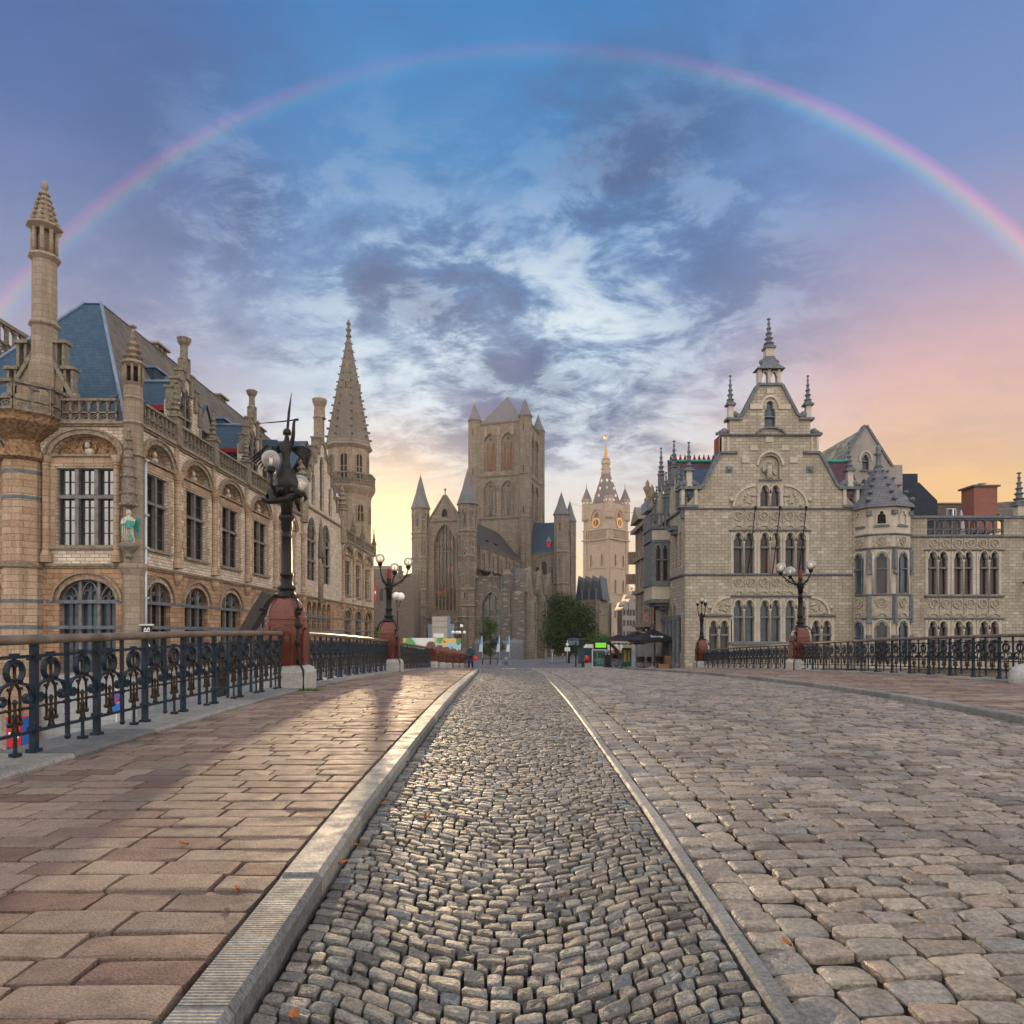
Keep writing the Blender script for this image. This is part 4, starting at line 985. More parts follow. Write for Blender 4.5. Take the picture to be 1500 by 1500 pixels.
    for sg in (0, 1):
        e = (56.2, 12.3) if sg == 0 else (66.2, 12.3)
        gt.band([e, (ga, 17.4)] if sg == 0 else [(ga, 17.4), e], 0.2, -0.5, 0.14)
        for k in range(5):
            t = k / 5; u = e[0] + (ga - e[0]) * t; v = e[1] + 5.1 * t; gt.box(u - 0.24, u + 0.24, v - 0.6, v + 0.75, -0.6, 0.1); gt.box(u - 0.32, u + 0.32, v + 0.75, v + 0.9, -0.66, 0.18)
    gt.mat(M_TRIMW).box(ga - 0.45, ga + 0.45, 16.9, 19.2, -0.6, 0.12); gt.lathe([(0.6, 0), (0.5, 0.2), (0.45, 1.0), (0.62, 1.4), (0.66, 1.7), (0.5, 1.75)], (ga, 19.2, -0.2), 8, PI / 8, False)
    gt.lathe([(0.1, 2.6), (0.25, 2.7), (0.25, 4.2), (0.3, 4.3), (0.3, 4.5), (0.26, 4.6), (0.3, 5.6), (0.2, 5.9), (0.13, 6.3)], (60.1, 0, 0.15), 8); gt.mat(M_BALU).lathe([(0.3, 6.6), (0.3, 7.6), (0.2, 8.4), (0.1, 9.6), (0.02, 10.2)], (60.1, 0, 0.2), 8)
    for u in (55.3, 68.2): gt.mat(M_TRIMW).lathe([(0.5, 9.0), (0.5, 12.2), (0.62, 12.35), (0.5, 12.5)], (u, 0, 0.0), 8, PI / 8, False); pinnacle(gt, u, 12.5, 0.0, 0.5, 2.8)
    gt.build('gable_coping', None, T)
    # parapets
    for lst in (edges, far_e):
        for i, (a, c) in enumerate(zip(lst, lst[1:])):
            a2 = a + (0.55 if i == 0 and a < 31 else 0.26); balustrade(T, FB, a2, c - 0.26, 9.58, 10.6, 0.42, -0.1, 0.1)
        for y in lst[1:]:
            posts = MB(FB).mat(M_BALU); posts.taper(y - 0.26, y + 0.26, 9.5, 10.9, -0.22, 0.26, 0.03, 0.03); posts.box(y - 0.31, y + 0.31, 10.9, 11.02, -0.28, 0.32); pinnacle(posts, y, 11.0, 0.02, 0.26, 1.75); posts.build('parapet_post', None, T)
    balustrade(T, FA, -20.35, -17.85, 9.58, 10.6, 0.42, -0.1, 0.1); balustrade(T, FA, -30, -23.8, 9.58, 10.6, 0.42, -0.1, 0.1)
    # roofs
    X0, X1, XR0, XR1, ZE, ZR, YF, YR, YB = -17.9, -29.2, -23.05, -24.0, 9.3, 18.5, 31.8, 38.3, 78.0
    L = lambda x, y, v: (x - base.x, y - base.y, v + EYE)
    rf = MB().mat(M_SLBLUE); rf.add([L(X1, YF, ZE), L(X0, YF, ZE), L(XR0, YR, ZR), L(XR1, YR, ZR)], [(0, 1, 2, 3)])
    rf.mat(M_SLBROWN); rf.add([L(X0, YF, ZE), L(X0, YB, ZE), L(XR0, YB, ZR), L(XR0, YR, ZR)], [(0, 1, 2, 3)]); rf.add([L(X1, YF, ZE), L(XR1, YR, ZR), L(XR1, YB, ZR), L(X1, YB, ZE)], [(0, 1, 2, 3)]); rf.add([L(X0, YB, ZE), L(X1, YB, ZE), L(XR1, YB, ZR), L(XR0, YB, ZR)], [(0, 1, 2, 3)])
    rf.mat(M_LEADB).add([L(XR0 + .06, YR - .08, ZR), L(XR1 - .06, YR - .08, ZR), L(XR1 - .06, YB, ZR + .05), L(XR0 + .06, YB, ZR + .05)], [(0, 1, 2, 3)]); rf.tube([L(X0, YF, ZE + .05), L(XR0, YR, ZR + .05)], 0.09, 6); rf.tube([L(X1, YF, ZE + .05), L(XR1, YR, ZR + .05)], 0.09, 6)
    rf.mat(M_DARKBR).add([L(X1, YF, ZE), L(X0, YF, ZE), L(X0, YB, ZE), L(X1, YB, ZE)], [(0, 1, 2, 3)])
    ro = rf.build('roof', None, T)
    for y in (45.0, 54.5, 63.0):
        v = MB().mat(M_TRIMW); p = L(-23.3, y, 18.3)
        for q in (-0.5, 0.0, 0.5): v.box(p[0] - 0.25, p[0] + 0.25, p[1] + q - 0.12, p[1] + q + 0.12, p[2] - 0.3, p[2] + 0.5)
        v.taper(p[0] - 0.45, p[0] + 0.45, p[1] - 0.8, p[1] + 0.8, p[2] + 0.5, p[2] + 0.8, 0.1, 0.2) if False else v.box(p[0] - 0.42, p[0] + 0.42, p[1] - 0.8, p[1] + 0.8, p[2] + 0.5, p[2] + 0.62)
        v.build('chimney', None, ro)
    FD = fr(-17.75, 0, PI / 2)
    gable_dormer(T, FD, 35.7, 38.7, 9.5, 12.2, 14.1, 3.2, M_SLBLUE, M_WHITE); gable_dormer(T, FD, 45.2, 48.6, 9.5, 12.5, 14.7, 3.3, M_SLBLUE, M_WHITE)
    for y in (41.8, 51.6):
        d = MB(FD); d.mat(M_SLBLUE); d.add([FD(y - 1.1, 12.4, -0.9), FD(y, 14.0, -0.9), FD(y, 14.0, -3.4), FD(y - 1.1, 12.4, -3.0)], [(0, 1, 2, 3)]); d.add([FD(y + 1.1, 12.4, -0.9), FD(y, 14.0, -0.9), FD(y, 14.0, -3.4), FD(y + 1.1, 12.4, -3.0)], [(0, 1, 2, 3)])
        d.mat(M_FRAMEW).prism([(y - 0.95, 10.4), (y + 0.95, 10.4), (y + 0.95, 12.45), (y, 13.9), (y - 0.95, 12.45)], -2.4, -1.0); d.mat(M_DARK).box(y - 0.5, y + 0.5, 10.9, 12.3, -1.02, -0.97); d.build('dormer', None, T)
    for y in (40.2, 49.6, 53.5):
        d = MB(FD).mat(M_SLBLUE); d.box(y - 0.6, y + 0.6, 14.2, 15.4, -4.6, -3.0); d.mat(M_LEADB).box(y - 0.7, y + 0.7, 15.4, 15.55, -4.8, -2.85); d.build('roof_hatch', None, T)
    d = MB(FD).mat(M_SLBLUE); d.add([FD(54.6, 10, -1.0), FD(54.6, 15.5, -1.0), FD(54.6, 15.5, -4), FD(54.6, 10, -4)], [(0, 1, 2, 3)])
    d.add([FD(54.8, 12.1, -0.5), FD(61, 17.2, -0.5), FD(61, 17.2, -5), FD(54.8, 12.1, -5)], [(0, 1, 2, 3)]); d.add([FD(67.2, 12.1, -0.5), FD(61, 17.2, -0.5), FD(61, 17.2, -5), FD(67.2, 12.1, -5)], [(0, 1, 2, 3)]); d.build('gable_roof', None, T)
    d = MB(FD); d.mat(M_LEADB).lathe([(0.75, 0), (0.1, 3.2), (0.2, 3.35), (0.05, 4.2), (0.02, 4.6)], (56.6, 14.6, -4.0), 8, 0, False); d.mat(M_TRIMW).lathe([(0.8, -3), (0.8, 0)], (56.6, 14.6, -4.0), 8, 0, False); d.build('spirelet', None, T)
    d = MB(FD); d.mat(M_ZINC).add([FD(68.8, 12.1, -0.2), FD(70.2, 14.4, -0.2), FD(70.2, 14.4, -3), FD(68.8, 12.1, -3)], [(0, 1, 2, 3)]); d.mat(M_WHITE).prism([(68.9, 9.5), (71.5, 9.5), (71.5, 12.2), (70.2, 14.3), (68.9, 12.2)], -0.5, 0.0); d.mat(M_DARK).prism(arch(69.7, 70.7, 10.2, 11.5, 12.3, 'pt', 6), -0.02, 0.02); d.build('dormer', None, T)
    # octagonal stair tower with crocketed stone spire
    C = (-19.7 - base.x, 82.3 - base.y); tw = MB().mat(M_TURR); cz = (C[0], C[1], EYE)
    tw.lathe([(2.7, -5.2), (2.7, 15.9), (2.75, 16.4), (3.2, 17.2), (3.25, 17.5), (3.05, 17.6)], cz, 8, PI / 8, False)
    tw.lathe([(2.45, 17.4), (2.45, 21.9), (2.9, 22.3), (2.75, 22.55)], cz, 8, PI / 8, False); tw.mat(M_SPIRE).lathe([(2.85, 22.45), (2.6, 22.9), (0.22, 35.6), (0.38, 35.8), (0.16, 36.2), (0.36, 36.6), (0.12, 37.0), (0.3, 37.3), (0.02, 37.9)], cz, 8, PI / 8, False)
    spire_crockets(tw, C, 8, 2.6, EYE + 23.0, 0.3, EYE + 35.4, 13, 0.22, PI / 8)
    for k in range(8):
        a0 = PI / 8 + k * PI / 4; a1 = a0 + PI / 4; am = a0 + PI / 8
        if math.sin(am) > 0.75: continue
        for r, v0, v1, kind in ((2.45 * math.cos(PI / 8), 18.0, 21.3, 'seg'), (2.7 * math.cos(PI / 8), 13.2, 15.3, 'seg')):
            F = Frame((C[0] + r * math.cos(am), C[1] + r * math.sin(am), EYE), am + PI / 2)
            tw.mat(M_DARK).prism(arch(-0.55, 0.55, v0, v1 - 0.6, v1, kind, 8), 0, 0) if False else None
            m = MB(F); m.mat(M_DARK); tw.F = F; tw.mat(M_DARK).face(arch(-0.5, 0.5, v0, v1 - 0.5, v1, kind, 8), 0.03); tw.mat(M_TRIMW).band(arch(-0.5, 0.5, v0, v1 - 0.5, v1, kind, 8), 0.12, 0.0, 0.14, True); tw.box(-0.05, 0.05, v0, v1, 0.0, 0.1); tw.box(-0.5, 0.5, v0 + (v1 - v0) * 0.5, v0 + (v1 - v0) * 0.5 + 0.08, 0, 0.1); tw.F = None
        for v in (25.6, 29.2):
            t = (v - 22.9) / 12.7; r = (2.6 + (0.22 - 2.6) * t) * math.cos(PI / 8); F = Frame((C[0] + r * math.cos(am), C[1] + r * math.sin(am), EYE), am + PI / 2); tw.F = F
            if k % 2 == (v > 27): tw.mat(M_DARK).face(arch(-0.14, 0.14, v, v + 0.6, v + 0.8, 'pt', 6), 0.1); tw.mat(M_TRIMW).band(arch(-0.14, 0.14, v, v + 0.6, v + 0.8, 'pt', 6), 0.07, -0.2, 0.12, True)
            tw.F = None
    tw.build('spire_tower', None, T)
    for k in range(8):
        a0 = PI / 8 + k * PI / 4; a1 = a0 + PI / 4; r = 3.1
        p0 = (C[0] + r * math.cos(a0), C[1] + r * math.sin(a0)); p1 = (C[0] + r * math.cos(a1), C[1] + r * math.sin(a1))
        if math.sin(a0 + PI / 8) > 0.75: continue
        L_ = math.hypot(p1[0] - p0[0], p1[1] - p0[1]); balustrade(T, Frame((p0[0], p0[1], EYE), math.atan2(p1[1] - p0[1], p1[0] - p0[0])), 0, L_, 17.6, 18.9, 0.5, -0.1, 0.1)
    # clock tower at the far left edge
    ck = MB().mat(M_SANDP); cq = (-36.0 - base.x, 42 - base.y, EYE); ck.lathe([(5.2, -5), (5.2, 14.6), (5.4, 15.2), (6.1, 16.2), (6.2, 16.5)], cq, 8, PI / 8, False); ck.build('clock_tower', None, T)
    for k in range(8):
        a0 = PI / 8 + k * PI / 4; a1 = a0 + PI / 4; r = 6.1
        if math.sin(a0 + PI / 8) > 0.5 or math.cos(a0 + PI / 8) < -0.5: continue
        p0 = (cq[0] + r * math.cos(a0), cq[1] + r * math.sin(a0)); p1 = (cq[0] + r * math.cos(a1), cq[1] + r * math.sin(a1)); L_ = math.hypot(p1[0] - p0[0], p1[1] - p0[1])
        balustrade(T, Frame((p0[0], p0[1], EYE), math.atan2(p1[1] - p0[1], p1[0] - p0[0])), 0, L_, 16.5, 18.6, 0.7, -0.12, 0.12)
    # downpipe beside the corner
    dp = MB(FB).mat(M_PIPE)
    dp.tube([(31.3, 8.0, 0.2), (31.3, -4.8, 0.2)], 0.075, 8)
    for v in (7.9, 5.4, 3.9, 1.6, 0.0): dp.box(31.15, 31.45, v, v + 0.08, 0, 0.3)
    dp.build('downpipe', None, T)
    bk = MB(); bk.mat(M_WHITE); bk.add([L(-31, 31, -5), L(-31, 84, -5), L(-31, 84, 9.4), L(-31, 31, 9.4)], [(0, 1, 2, 3)]); bk.add([L(-31, 84, -5), L(-17, 84, -5), L(-17, 84, 9.4), L(-31, 84, 9.4)], [(0, 1, 2, 3)]); bk.build('rear_wall', None, T)
    return T
post_office()
# ---------------------------------------------------------------- gabled limestone house on the right
def light(parent, F, u0, u1, v0, vs, vt, tr=None, depth=0.28, pane=None, label=None):
    return window(parent, F, arch(u0, u1, v0, vs, vt, 'tre', 10), depth, [], [tr] if tr else [], M_BLUE, pane or M_WINR, None, 0.09, 0, M_WOOD, 0.1, label)
def tracery_panel(b, u0, u1, v0, v1, n, rows=1, w=0.0):
    """blind tracery: circles with three or four foils"""
    du = (u1 - u0) / n
    b.box(u0, u1, v0, v1, w - 0.06, w + 0.015)
    for i in range(n):
        a = u0 + du * i; c = a + du / 2; r = min(du, (v1 - v0) / (1.6 if rows == 2 else 1.0)) * 0.46
        cv = v1 - r * 1.05
        b.band(circle((c, cv), r * 0.86, 14), r * 0.16, w, w + 0.1, True)
        for k in range(3): b.band(circle((c + r * 0.4 * math.cos(PI / 2 + 2.094 * k), cv + r * 0.4 * math.sin(PI / 2 + 2.094 * k)), r * 0.34, 8), r * 0.12, w, w + 0.07, True)
        if rows == 2: b.band(arch_curve(c - r * 0.9, c + r * 0.9, v0 + 0.04, v0 + r * 0.75, 'seg', 8), r * 0.16, w, w + 0.1)
        if i: b.box(a - 0.025, a + 0.025, v0, v1, w, w + 0.08)
def scroll_ped(b, u, v, w, s=1):
    for k, r in ((0, 0.28), (1, 0.2), (2, 0.14)): b.ball((u + s * (0.3 + 0.26 * k), v + 0.28 - 0.07 * k, w), r, 6, 5)
def guild_house():
    Y0 = 50.0; base = Vector((18.9, Y0, 0))
    T = thing('stone_house', 'beige limestone house with tall stepped gable, pinnacles and three flagpoles, at the railing end', 'house', base)
    FA = Frame((-18.9, 0, EYE), 0.0); S = 12.65
    FS = Frame((S - 0.03 - 18.9, 0 - Y0, EYE), -PI / 2)          # side facade, outward = -X ; u = -Y
    W = MB(FA).mat(M_BEIGE); trim = MB(FA).mat(M_BLUE); pale = MB(FA).mat(M_BEIGEP); cv = MB(FA).mat(M_CARVP)
    half = [(12.65, -5.3), (12.65, 9.3), (14.0, 10.8), (15.35, 13.2), (15.35, 14.5), (15.95, 14.5), (15.95, 15.7), (16.9, 15.9), (18.1, 18.2)]
    out = half + [(37.8 - u, v) for u, v in half[::-1]]
    holes = []; L = []
    def pair(u0, u1, v0, vt, tr, pane=None, pane2=None):
        m = (u0 + u1) / 2; g = 0.1; w_ = (u1 - u0) / 2 - g
        for k, (a, c) in enumerate(((u0, m - g), (m + g, u1))):
            holes.append(arch(a, c, v0, vt - w_ * 0.95, vt, 'tre', 10)); L.append((a, c, v0, vt - w_ * 0.95, vt, tr, pane2 if (k and pane2) else pane))
        ws = MB(FA).mat(M_BEIGEP)
        ws.band(arch_curve(u0 - 0.04, m - g + 0.06, vt - w_ * 0.95, vt + 0.08, 'seg', 8)[::-1], 0.1, -0.02, 0.08); ws.band(arch_curve(m + g - 0.06, u1 + 0.04, vt - w_ * 0.95, vt + 0.08, 'seg', 8)[::-1], 0.1, -0.02, 0.08)
        ws.box(u0 - 0.24, u0 - 0.05, v0, vt + 0.15, -0.05, 0.04); ws.box(u1 + 0.05, u1 + 0.24, v0, vt + 0.15, -0.05, 0.04)
        ws.lathe([(0.07, 0), (0.07, vt - w_ - v0 - 0.2), (0.11, vt - w_ - v0 - 0.1), (0.11, vt - w_ - v0)], (m, v0, 0.03), 6)
        ws.build('window_surround', None, T)
        trim.box(u0 - 0.02, u1 + 0.02, tr - 0.07, tr + 0.07, -0.2, 0.06) if tr else None
    P3 = [(16.25, 17.7), (18.2, 19.6), (20.05, 21.5)]
    for i, (a, c) in enumerate(P3):
        pair(a, c, 4.4, 7.35, 6.3, M_WINR, M_WINL if i == 1 else None); pair(a, c, -0.6, 2.4, 1.2, M_WINB)
    pair(14.45, 15.85, -1.9, 0.9, -0.1); pair(21.95, 23.35, -1.9, 0.9, -0.1)
    pair(18.2, 19.6, 9.3, 10.8, None)
    topw = arch(18.5, 19.3, 15.05, 16.2, 17.05, 'tre', 10); holes.append(topw); L.append((18.5, 19.3, 15.05, 16.2, 17.05, 15.9, M_WINB))
    niche = arch(18.2, 19.6, 11.3, 12.4, 13.05, 'seg', 10); holes.append(niche)
    W.face(out, 0, holes, 0.32, 0.6)
    W.add([FA(24.9, -5.3, 0.12), FA(25.45, -5.3, 0.12), FA(25.45, 9.2, 0.12), FA(24.9, 9.2, 0.12), FA(24.9, -5.3, -0.3), FA(24.9, 9.2, -0.3)], [(0, 1, 2, 3), (0, 3, 5, 4)])
    for a, c, v in ((12.6, 24.9, 9.12), (12.6, 24.9, 4.3), (16.0, 22.0, 2.72), (14.1, 16.1, 1.28), (21.7, 23.7, 1.28), (15.9, 21.9, 7.52)): course(trim, a, c, v, 0.13, 0.15)
    trim.box(15.9, 21.9, -0.82, -0.62, -0.1, 0.2)
    # ledges of the stepped gable
    course(trim, 15.2, 22.6, 14.5, 0.16, 0.2); trim.band(arch_curve(17.9, 19.9, 14.5, 15.0, 'seg', 8)[::-1], 0.14, -0.05, 0.2)
    for sg in (-1, 1):
        X = lambda u: u if sg < 0 else 37.8 - u
        def sb(u0, u1, v0, v1, w0, w1, m): m.box(min(X(u0), X(u1)), max(X(u0), X(u1)), v0, v1, w0, w1)
        pth = lambda l: [(X(u), v) for u, v in (l if sg < 0 else l[::-1])]
        trim.band(pth([(13.6, 10.62), (14.05, 10.75), (15.3, 13.1)]), 0.2, -0.7, 0.14); trim.band(pth([(16.5, 15.78), (16.95, 15.95), (18.1, 18.15)]), 0.2, -0.7, 0.14)
        sb(15.25, 16.5, 13.15, 13.32, -0.7, 0.18, trim); sb(15.7, 16.8, 15.62, 15.8, -0.65, 0.18, trim); sb(12.25, 13.9, 10.55, 10.75, -0.7, 0.2, trim); sb(12.2, 13.6, 9.2, 9.4, -0.7, 0.22, trim)
        for q in (12.4, 13.35): sb(q, q + 0.22, 9.35, 10.55, -0.5, 0.1, pale)
        for q in (15.35, 15.75): sb(q, q + 0.16, 13.3, 14.4, -0.4, 0.06, pale)
        pale.taper(X(13.0) - 0.22, X(13.0) + 0.22, 10.75, 11.9, -0.42, 0.02, 0.03, 0.03); trim.taper(X(13.0) - 0.34, X(13.0) + 0.34, 11.9, 12.05, -0.54, 0.14, 0, 0); pinnacle(trim, X(13.0), 12.0, -0.2, 0.26, 2.1)
        pale.taper(X(16.05) - 0.2, X(16.05) + 0.2, 15.8, 16.75, -0.4, 0.02, 0.03, 0.03); trim.box(X(16.05) - 0.33, X(16.05) + 0.33, 16.72, 16.87, -0.52, 0.14); pinnacle(trim, X(16.05), 16.85, -0.2, 0.25, 2.15)
        scroll_ped(trim, X(16.05), 15.8, -0.2, -sg); scroll_ped(trim, X(13.0), 10.75, -0.2, -sg); scroll_ped(trim, X(13.0), 10.75, -0.2, sg); scroll_ped(trim, X(15.9), 14.55, -0.2, sg)
    for u in (18.15, 18.85, 19.55): pale.box(u - 0.1, u + 0.14, 18.3, 19.35, -0.45, 0.0)
    trim.box(18.0, 19.8, 18.15, 18.32, -0.6, 0.15); pale.band(arch_curve(18.3, 18.85, 18.9, 19.3, 'seg', 6), 0.1, -0.4, -0.05); pale.band(arch_curve(18.98, 19.5, 18.9, 19.3, 'seg', 6), 0.1, -0.4, -0.05)
    trim.taper(17.85, 19.95, 19.35, 19.75, -0.75, 0.25, 0.5, 0.12); trim.taper(18.3, 19.5, 19.7, 20.5, -0.6, 0.1, 0.35, 0.1); pale.box(18.6, 19.2, 20.3, 20.95, -0.55, 0.05); trim.box(18.5, 19.3, 20.9, 21.05, -0.65, 0.15); pinnacle(trim, 18.9, 21.0, -0.25, 0.34, 2.2)
    for s_ in (-1, 1): trim.ball((18.9 + s_ * 0.55, 19.95, -0.2), 0.2, 6, 5)
    # carved panels
    
    for v0_, v1_ in ((7.65, 9.0), (2.85, 4.15), (-2.4, -0.95)): cp_ = MB(FA).mat(M_CARVP); tracery_panel(cp_, 16.1, 21.7, v0_, v1_, 6, 2); cp_.build('carved_panel', None, T)
    for sg in (-1, 1):
        q = lambda u: u if sg < 0 else 37.8 - u
        def quarter(cx, cy, a, h): return [(cx, cy)] + [(cx - a * math.cos(PI / 2 - t), cy + h * math.sin(PI / 2 - t)) for t in [PI / 2 * k / 8 for k in range(9)]]
        for cx, cy, a, h in ((17.85, 9.28, 1.65, 1.55), (15.95, 1.42, 1.35, 1.25)):
            pl_ = [(q(u), v) for u, v in quarter(cx, cy, a, h)]
            cv = MB(FA).mat(M_CARVP); cv.prism(pl_, -0.05, 0.03)
            arc = pl_[1:]; arc = arc[::-1] if sg < 0 else arc
            pale.band(arc if sg > 0 else arc, 0.16 * (1 if sg < 0 else 1), -0.02, 0.14, off=-0.08)
            rr = random.Random(3)
            for k in range(14):
                t = rr.random() * PI / 2; r = 0.25 + 0.55 * rr.random(); cv.ball((q(cx - a * r * math.cos(t)), cy + 0.1 + h * r * math.sin(t) * 0.9, 0.05), 0.09, 6, 4)
            pale.ball((q(cx - a - 0.15), cy + 0.5, 0.1), 0.16, 6, 5); cv.build('carved_arch_fill', None, T)
    for u, v in ((17.7, 13.6), (20.0, 13.6), (18.85, 14.2), (17.1, 12.7), (20.6, 12.7)): pale.box(u - 0.28, u + 0.28, v - 0.2, v + 0.2, -0.05, 0.07)
    for u in (15.9, 21.8): trim.box(u - 0.25, u + 0.25, 11.8, 12.25, -0.05, 0.06); trim.ball((u, 12.0, 0.08), 0.14, 6, 5)
    pale.band(arch_curve(18.05, 19.75, 12.3, 13.25, 'seg', 10)[::-1], 0.16, -0.02, 0.12); pale.band(arch_curve(18.3, 19.5, 16.4, 17.3, 'seg', 10)[::-1], 0.18, -0.02, 0.12); pale.box(17.4, 18.25, 16.4, 16.75, -0.02, 0.1); pale.box(19.55, 20.4, 16.4, 16.75, -0.02, 0.1); pale.box(18.65, 19.15, 17.55, 17.9, -0.02, 0.1)
    trim.box(18.1, 19.7, 11.18, 11.3, -0.1, 0.12)
    W.build('wall', None, T); trim.build('stone_trim', None, T); pale.build('stone_dressing', None, T)
    n = MB(FA).mat(M_BEIGEP); n.face(niche, -0.28)
    n.mat(M_CARVP).lathe([(0.28, 0), (0.2, 0.35), (0.24, 0.8), (0.1, 1.05)], (18.9, 11.35, -0.12), 8, sc=(1, 0.6)); n.ball((18.9, 12.55, -0.12), 0.13, 8, 6); n.tube([(18.7, 12.2, -0.1), (18.45, 11.9, -0.05), (18.6, 11.6, 0)], 0.07, 5); n.tube([(19.1, 12.2, -0.1), (19.35, 12.3, -0.05), (19.3, 12.7, 0)], 0.06, 5)
    n.prism([(19.05, 12.2), (19.4, 12.0), (19.45, 11.6), (19.2, 11.8)], -0.2, -0.12); n.prism([(18.75, 12.2), (18.4, 12.3), (18.4, 11.9), (18.6, 11.8)], -0.2, -0.14); n.build('statue', None, T)
    for a, c, v0, vs, vt, tr, pn in L: light(T, FA, a, c, v0, vs, vt, tr, 0.28, pn)
    for u in (17.75, 19.55, 21.45):
        f = MB(FA); f.mat(M_LAMP).tube([(u, 9.2, 0.25), (u - 0.33, 6.75, 0.4), (u - 0.65, 4.35, 0.45)], 0.035, 6); f.ball((u, 9.2, 0.25), 0.1, 6, 5); f.build('flagpole', None, T)
    # side facade
    sw = MB(FS).mat(M_BEIGE); st = MB(FS).mat(M_BLUE)
    A3 = [arch(-52.3 - 1.25 * k, -51.45 - 1.25 * k, -2.9, 1.5, 2.3, 'pt', 8) for k in range(4)]
    sw_h = [rect(-51.6, -51.0, 5.0, 7.6), rect(-51.6, -51.0, -1.4, 1.3), rect(-52.9, -52.2, 5.0, 7.6)]
    sw.face([(-60, -5.3), (-50, -5.3), (-50, 9.3), (-51.8, 9.3), (-51.8, 10.6), (-53.4, 13.0), (-55.0, 10.4), (-56.2, 10.4), (-58, 13.4), (-60, 10.6)], 0, A3[1:] + sw_h, 0.35)
    sw.add([FS(-60, -5.3, -0.5), FS(-50.7, -5.3, -0.5), FS(-50.7, 9.3, -0.5), FS(-55, 10.4, -0.5), FS(-58, 13.3, -0.5), FS(-60, 10.5, -0.5)], [(0, 1, 2, 3, 4, 5)])
    course(st, -60, -49.9, 9.12, 0.16, 0.16); course(st, -60, -50, 4.3, 0.14, 0.14); st.box(-53.2, -51.9, 7.9, 8.2, 0, 0.5); st.box(-53.0, -52.0, 7.6, 7.9, 0, 0.3)
    for k in range(5): column(st, -51.9 - 1.25 * k + 0.47, -2.7, 1.2, 0.1, 0.16)
    st.box(-57, -51, 1.2, 1.4, -0.1, 0.15)
    for (u, v, h) in ((-50.3, 9.3, 2.6), (-51.8, 10.2, 2.4), (-53.4, 12.4, 2.4), (-55.0, 10.4, 2.6), (-56.2, 10.6, 2.4), (-58, 12.9, 2.6), (-59.8, 10.6, 2.0)):
        st.taper(u - 0.22, u + 0.22, v - 0.8, v + 0.5, -0.3, 0.2, 0.02, 0.02); pinnacle(st, u, v + 0.5, -0.05, 0.27, h - 0.2)
    sw.build('wall', None, T); st.build('stone_trim', None, T)
    for h in A3[1:] : window(T, FS, h, 0.3, [], [1.3], M_BLUE, M_WINR, None, 0.1, 0, M_WOOD)
    for h in sw_h: window(T, FS, h, 0.3, [], [h[0][1] + 1.6], M_BLUE, M_WINR, None, 0.1, 0, M_WOOD)
    # projecting blue stone oriel on the side
    FO = Frame((S - 18.9, 54.6 - Y0, EYE), 0.0); ob = MB(FO).mat(M_BLUE); oh = [arch(-1.2, -0.72, 4.2, 6.7, 7.1, 'tre', 8), arch(-0.62, -0.14, 4.2, 6.7, 7.1, 'tre', 8)]
    ob.face(rect(-1.5, 0, 3.9, 8.4), 0, oh, 0.2); ob.box(-1.5, 0, 3.9, 8.4, -3.2, -0.22); ob.mat(M_BEIGEP).box(-1.46, 0, 2.75, 3.9, -3.15, -0.02); ob.box(-1.45, 0, 7.5, 8.25, -0.1, 0.03)
    ob.mat(M_BLUE).box(-1.6, 0, 3.85, 4.0, -3.3, 0.12); ob.box(-1.6, 0, 8.35, 8.55, -3.3, 0.12); ob.box(-1.5, 0, 7.3, 7.45, -3.2, 0.06)
    for k in range(3): ob.box(-1.5 + 0.4 * k, 0, 2.72 - 0.26 * k - 0.26, 2.72 - 0.26 * k, -3.2 + 0.3 * k, 0.06 - 0.3 * k)
    for u in (-1.42, -1.0, -0.7, -0.4, -0.08): ob.box(u - 0.06, u + 0.06, 8.55, 9.5, -0.1, 0.05)
    ob.box(-1.55, 0, 9.5, 9.66, -0.2, 0.1); ob.box(-1.55, -1.4, 8.55, 9.66, -3.2, -0.2)
    oo = ob.build('oriel', None, T)
    for a, c in ((-1.2, -0.72), (-0.62, -0.14)): light(oo, FO, a, c, 4.2, 6.7, 7.1, 5.9, 0.15)
    # roofs
    r = MB(); P = lambda x, y, v: (x - 18.9, y - Y0, v + EYE)
    r.mat(M_SLDARK).add([P(13.2, 50.4, 9.4), P(18.9, 50.4, 17.7), P(18.9, 57, 17.7), P(13.2, 57, 9.4)], [(0, 1, 2, 3)]); r.add([P(24.6, 50.4, 9.4), P(18.9, 50.4, 17.7), P(18.9, 57, 17.7), P(24.6, 57, 9.4)], [(0, 1, 2, 3)])
    r.build('roof', None, T)
    r = MB(); r.mat(M_TILEP).add([P(12.9, 56.5, 9.5), P(30, 56.5, 9.5), P(30, 61, 15.3), P(13.9, 61, 15.3)], [(0, 1, 2, 3)]); r.mat(M_COPPER).tube([P(13.9, 61, 15.4), P(30, 61, 15.4)], 0.14, 6)
    r.mat(M_SLBLUE).add([P(13.6, 51.5, 9.6), P(16, 51.5, 9.6), P(16, 55.5, 13.4), P(13.6, 55.5, 13.4)], [(0, 1, 2, 3)]); r.mat(M_TILER).box(18.2 - 18.9, 20.4 - 18.9, 59.5 - Y0, 61.5 - Y0, 14.5 + EYE, 17.4 + EYE)
    r.mat(M_REDB)
    for k in range(14): r.lathe([(0.05, 0), (0.14, 0.15), (0.02, 0.55)], P(14.2 + 0.42 * k, 61, 15.45), 5)
    r.build('tiled_roof', None, T)
    # canted turret
    C = P(27.05, 50.4, 0); C = (C[0], C[1], EYE); tb = MB().mat(M_BEIGEP)
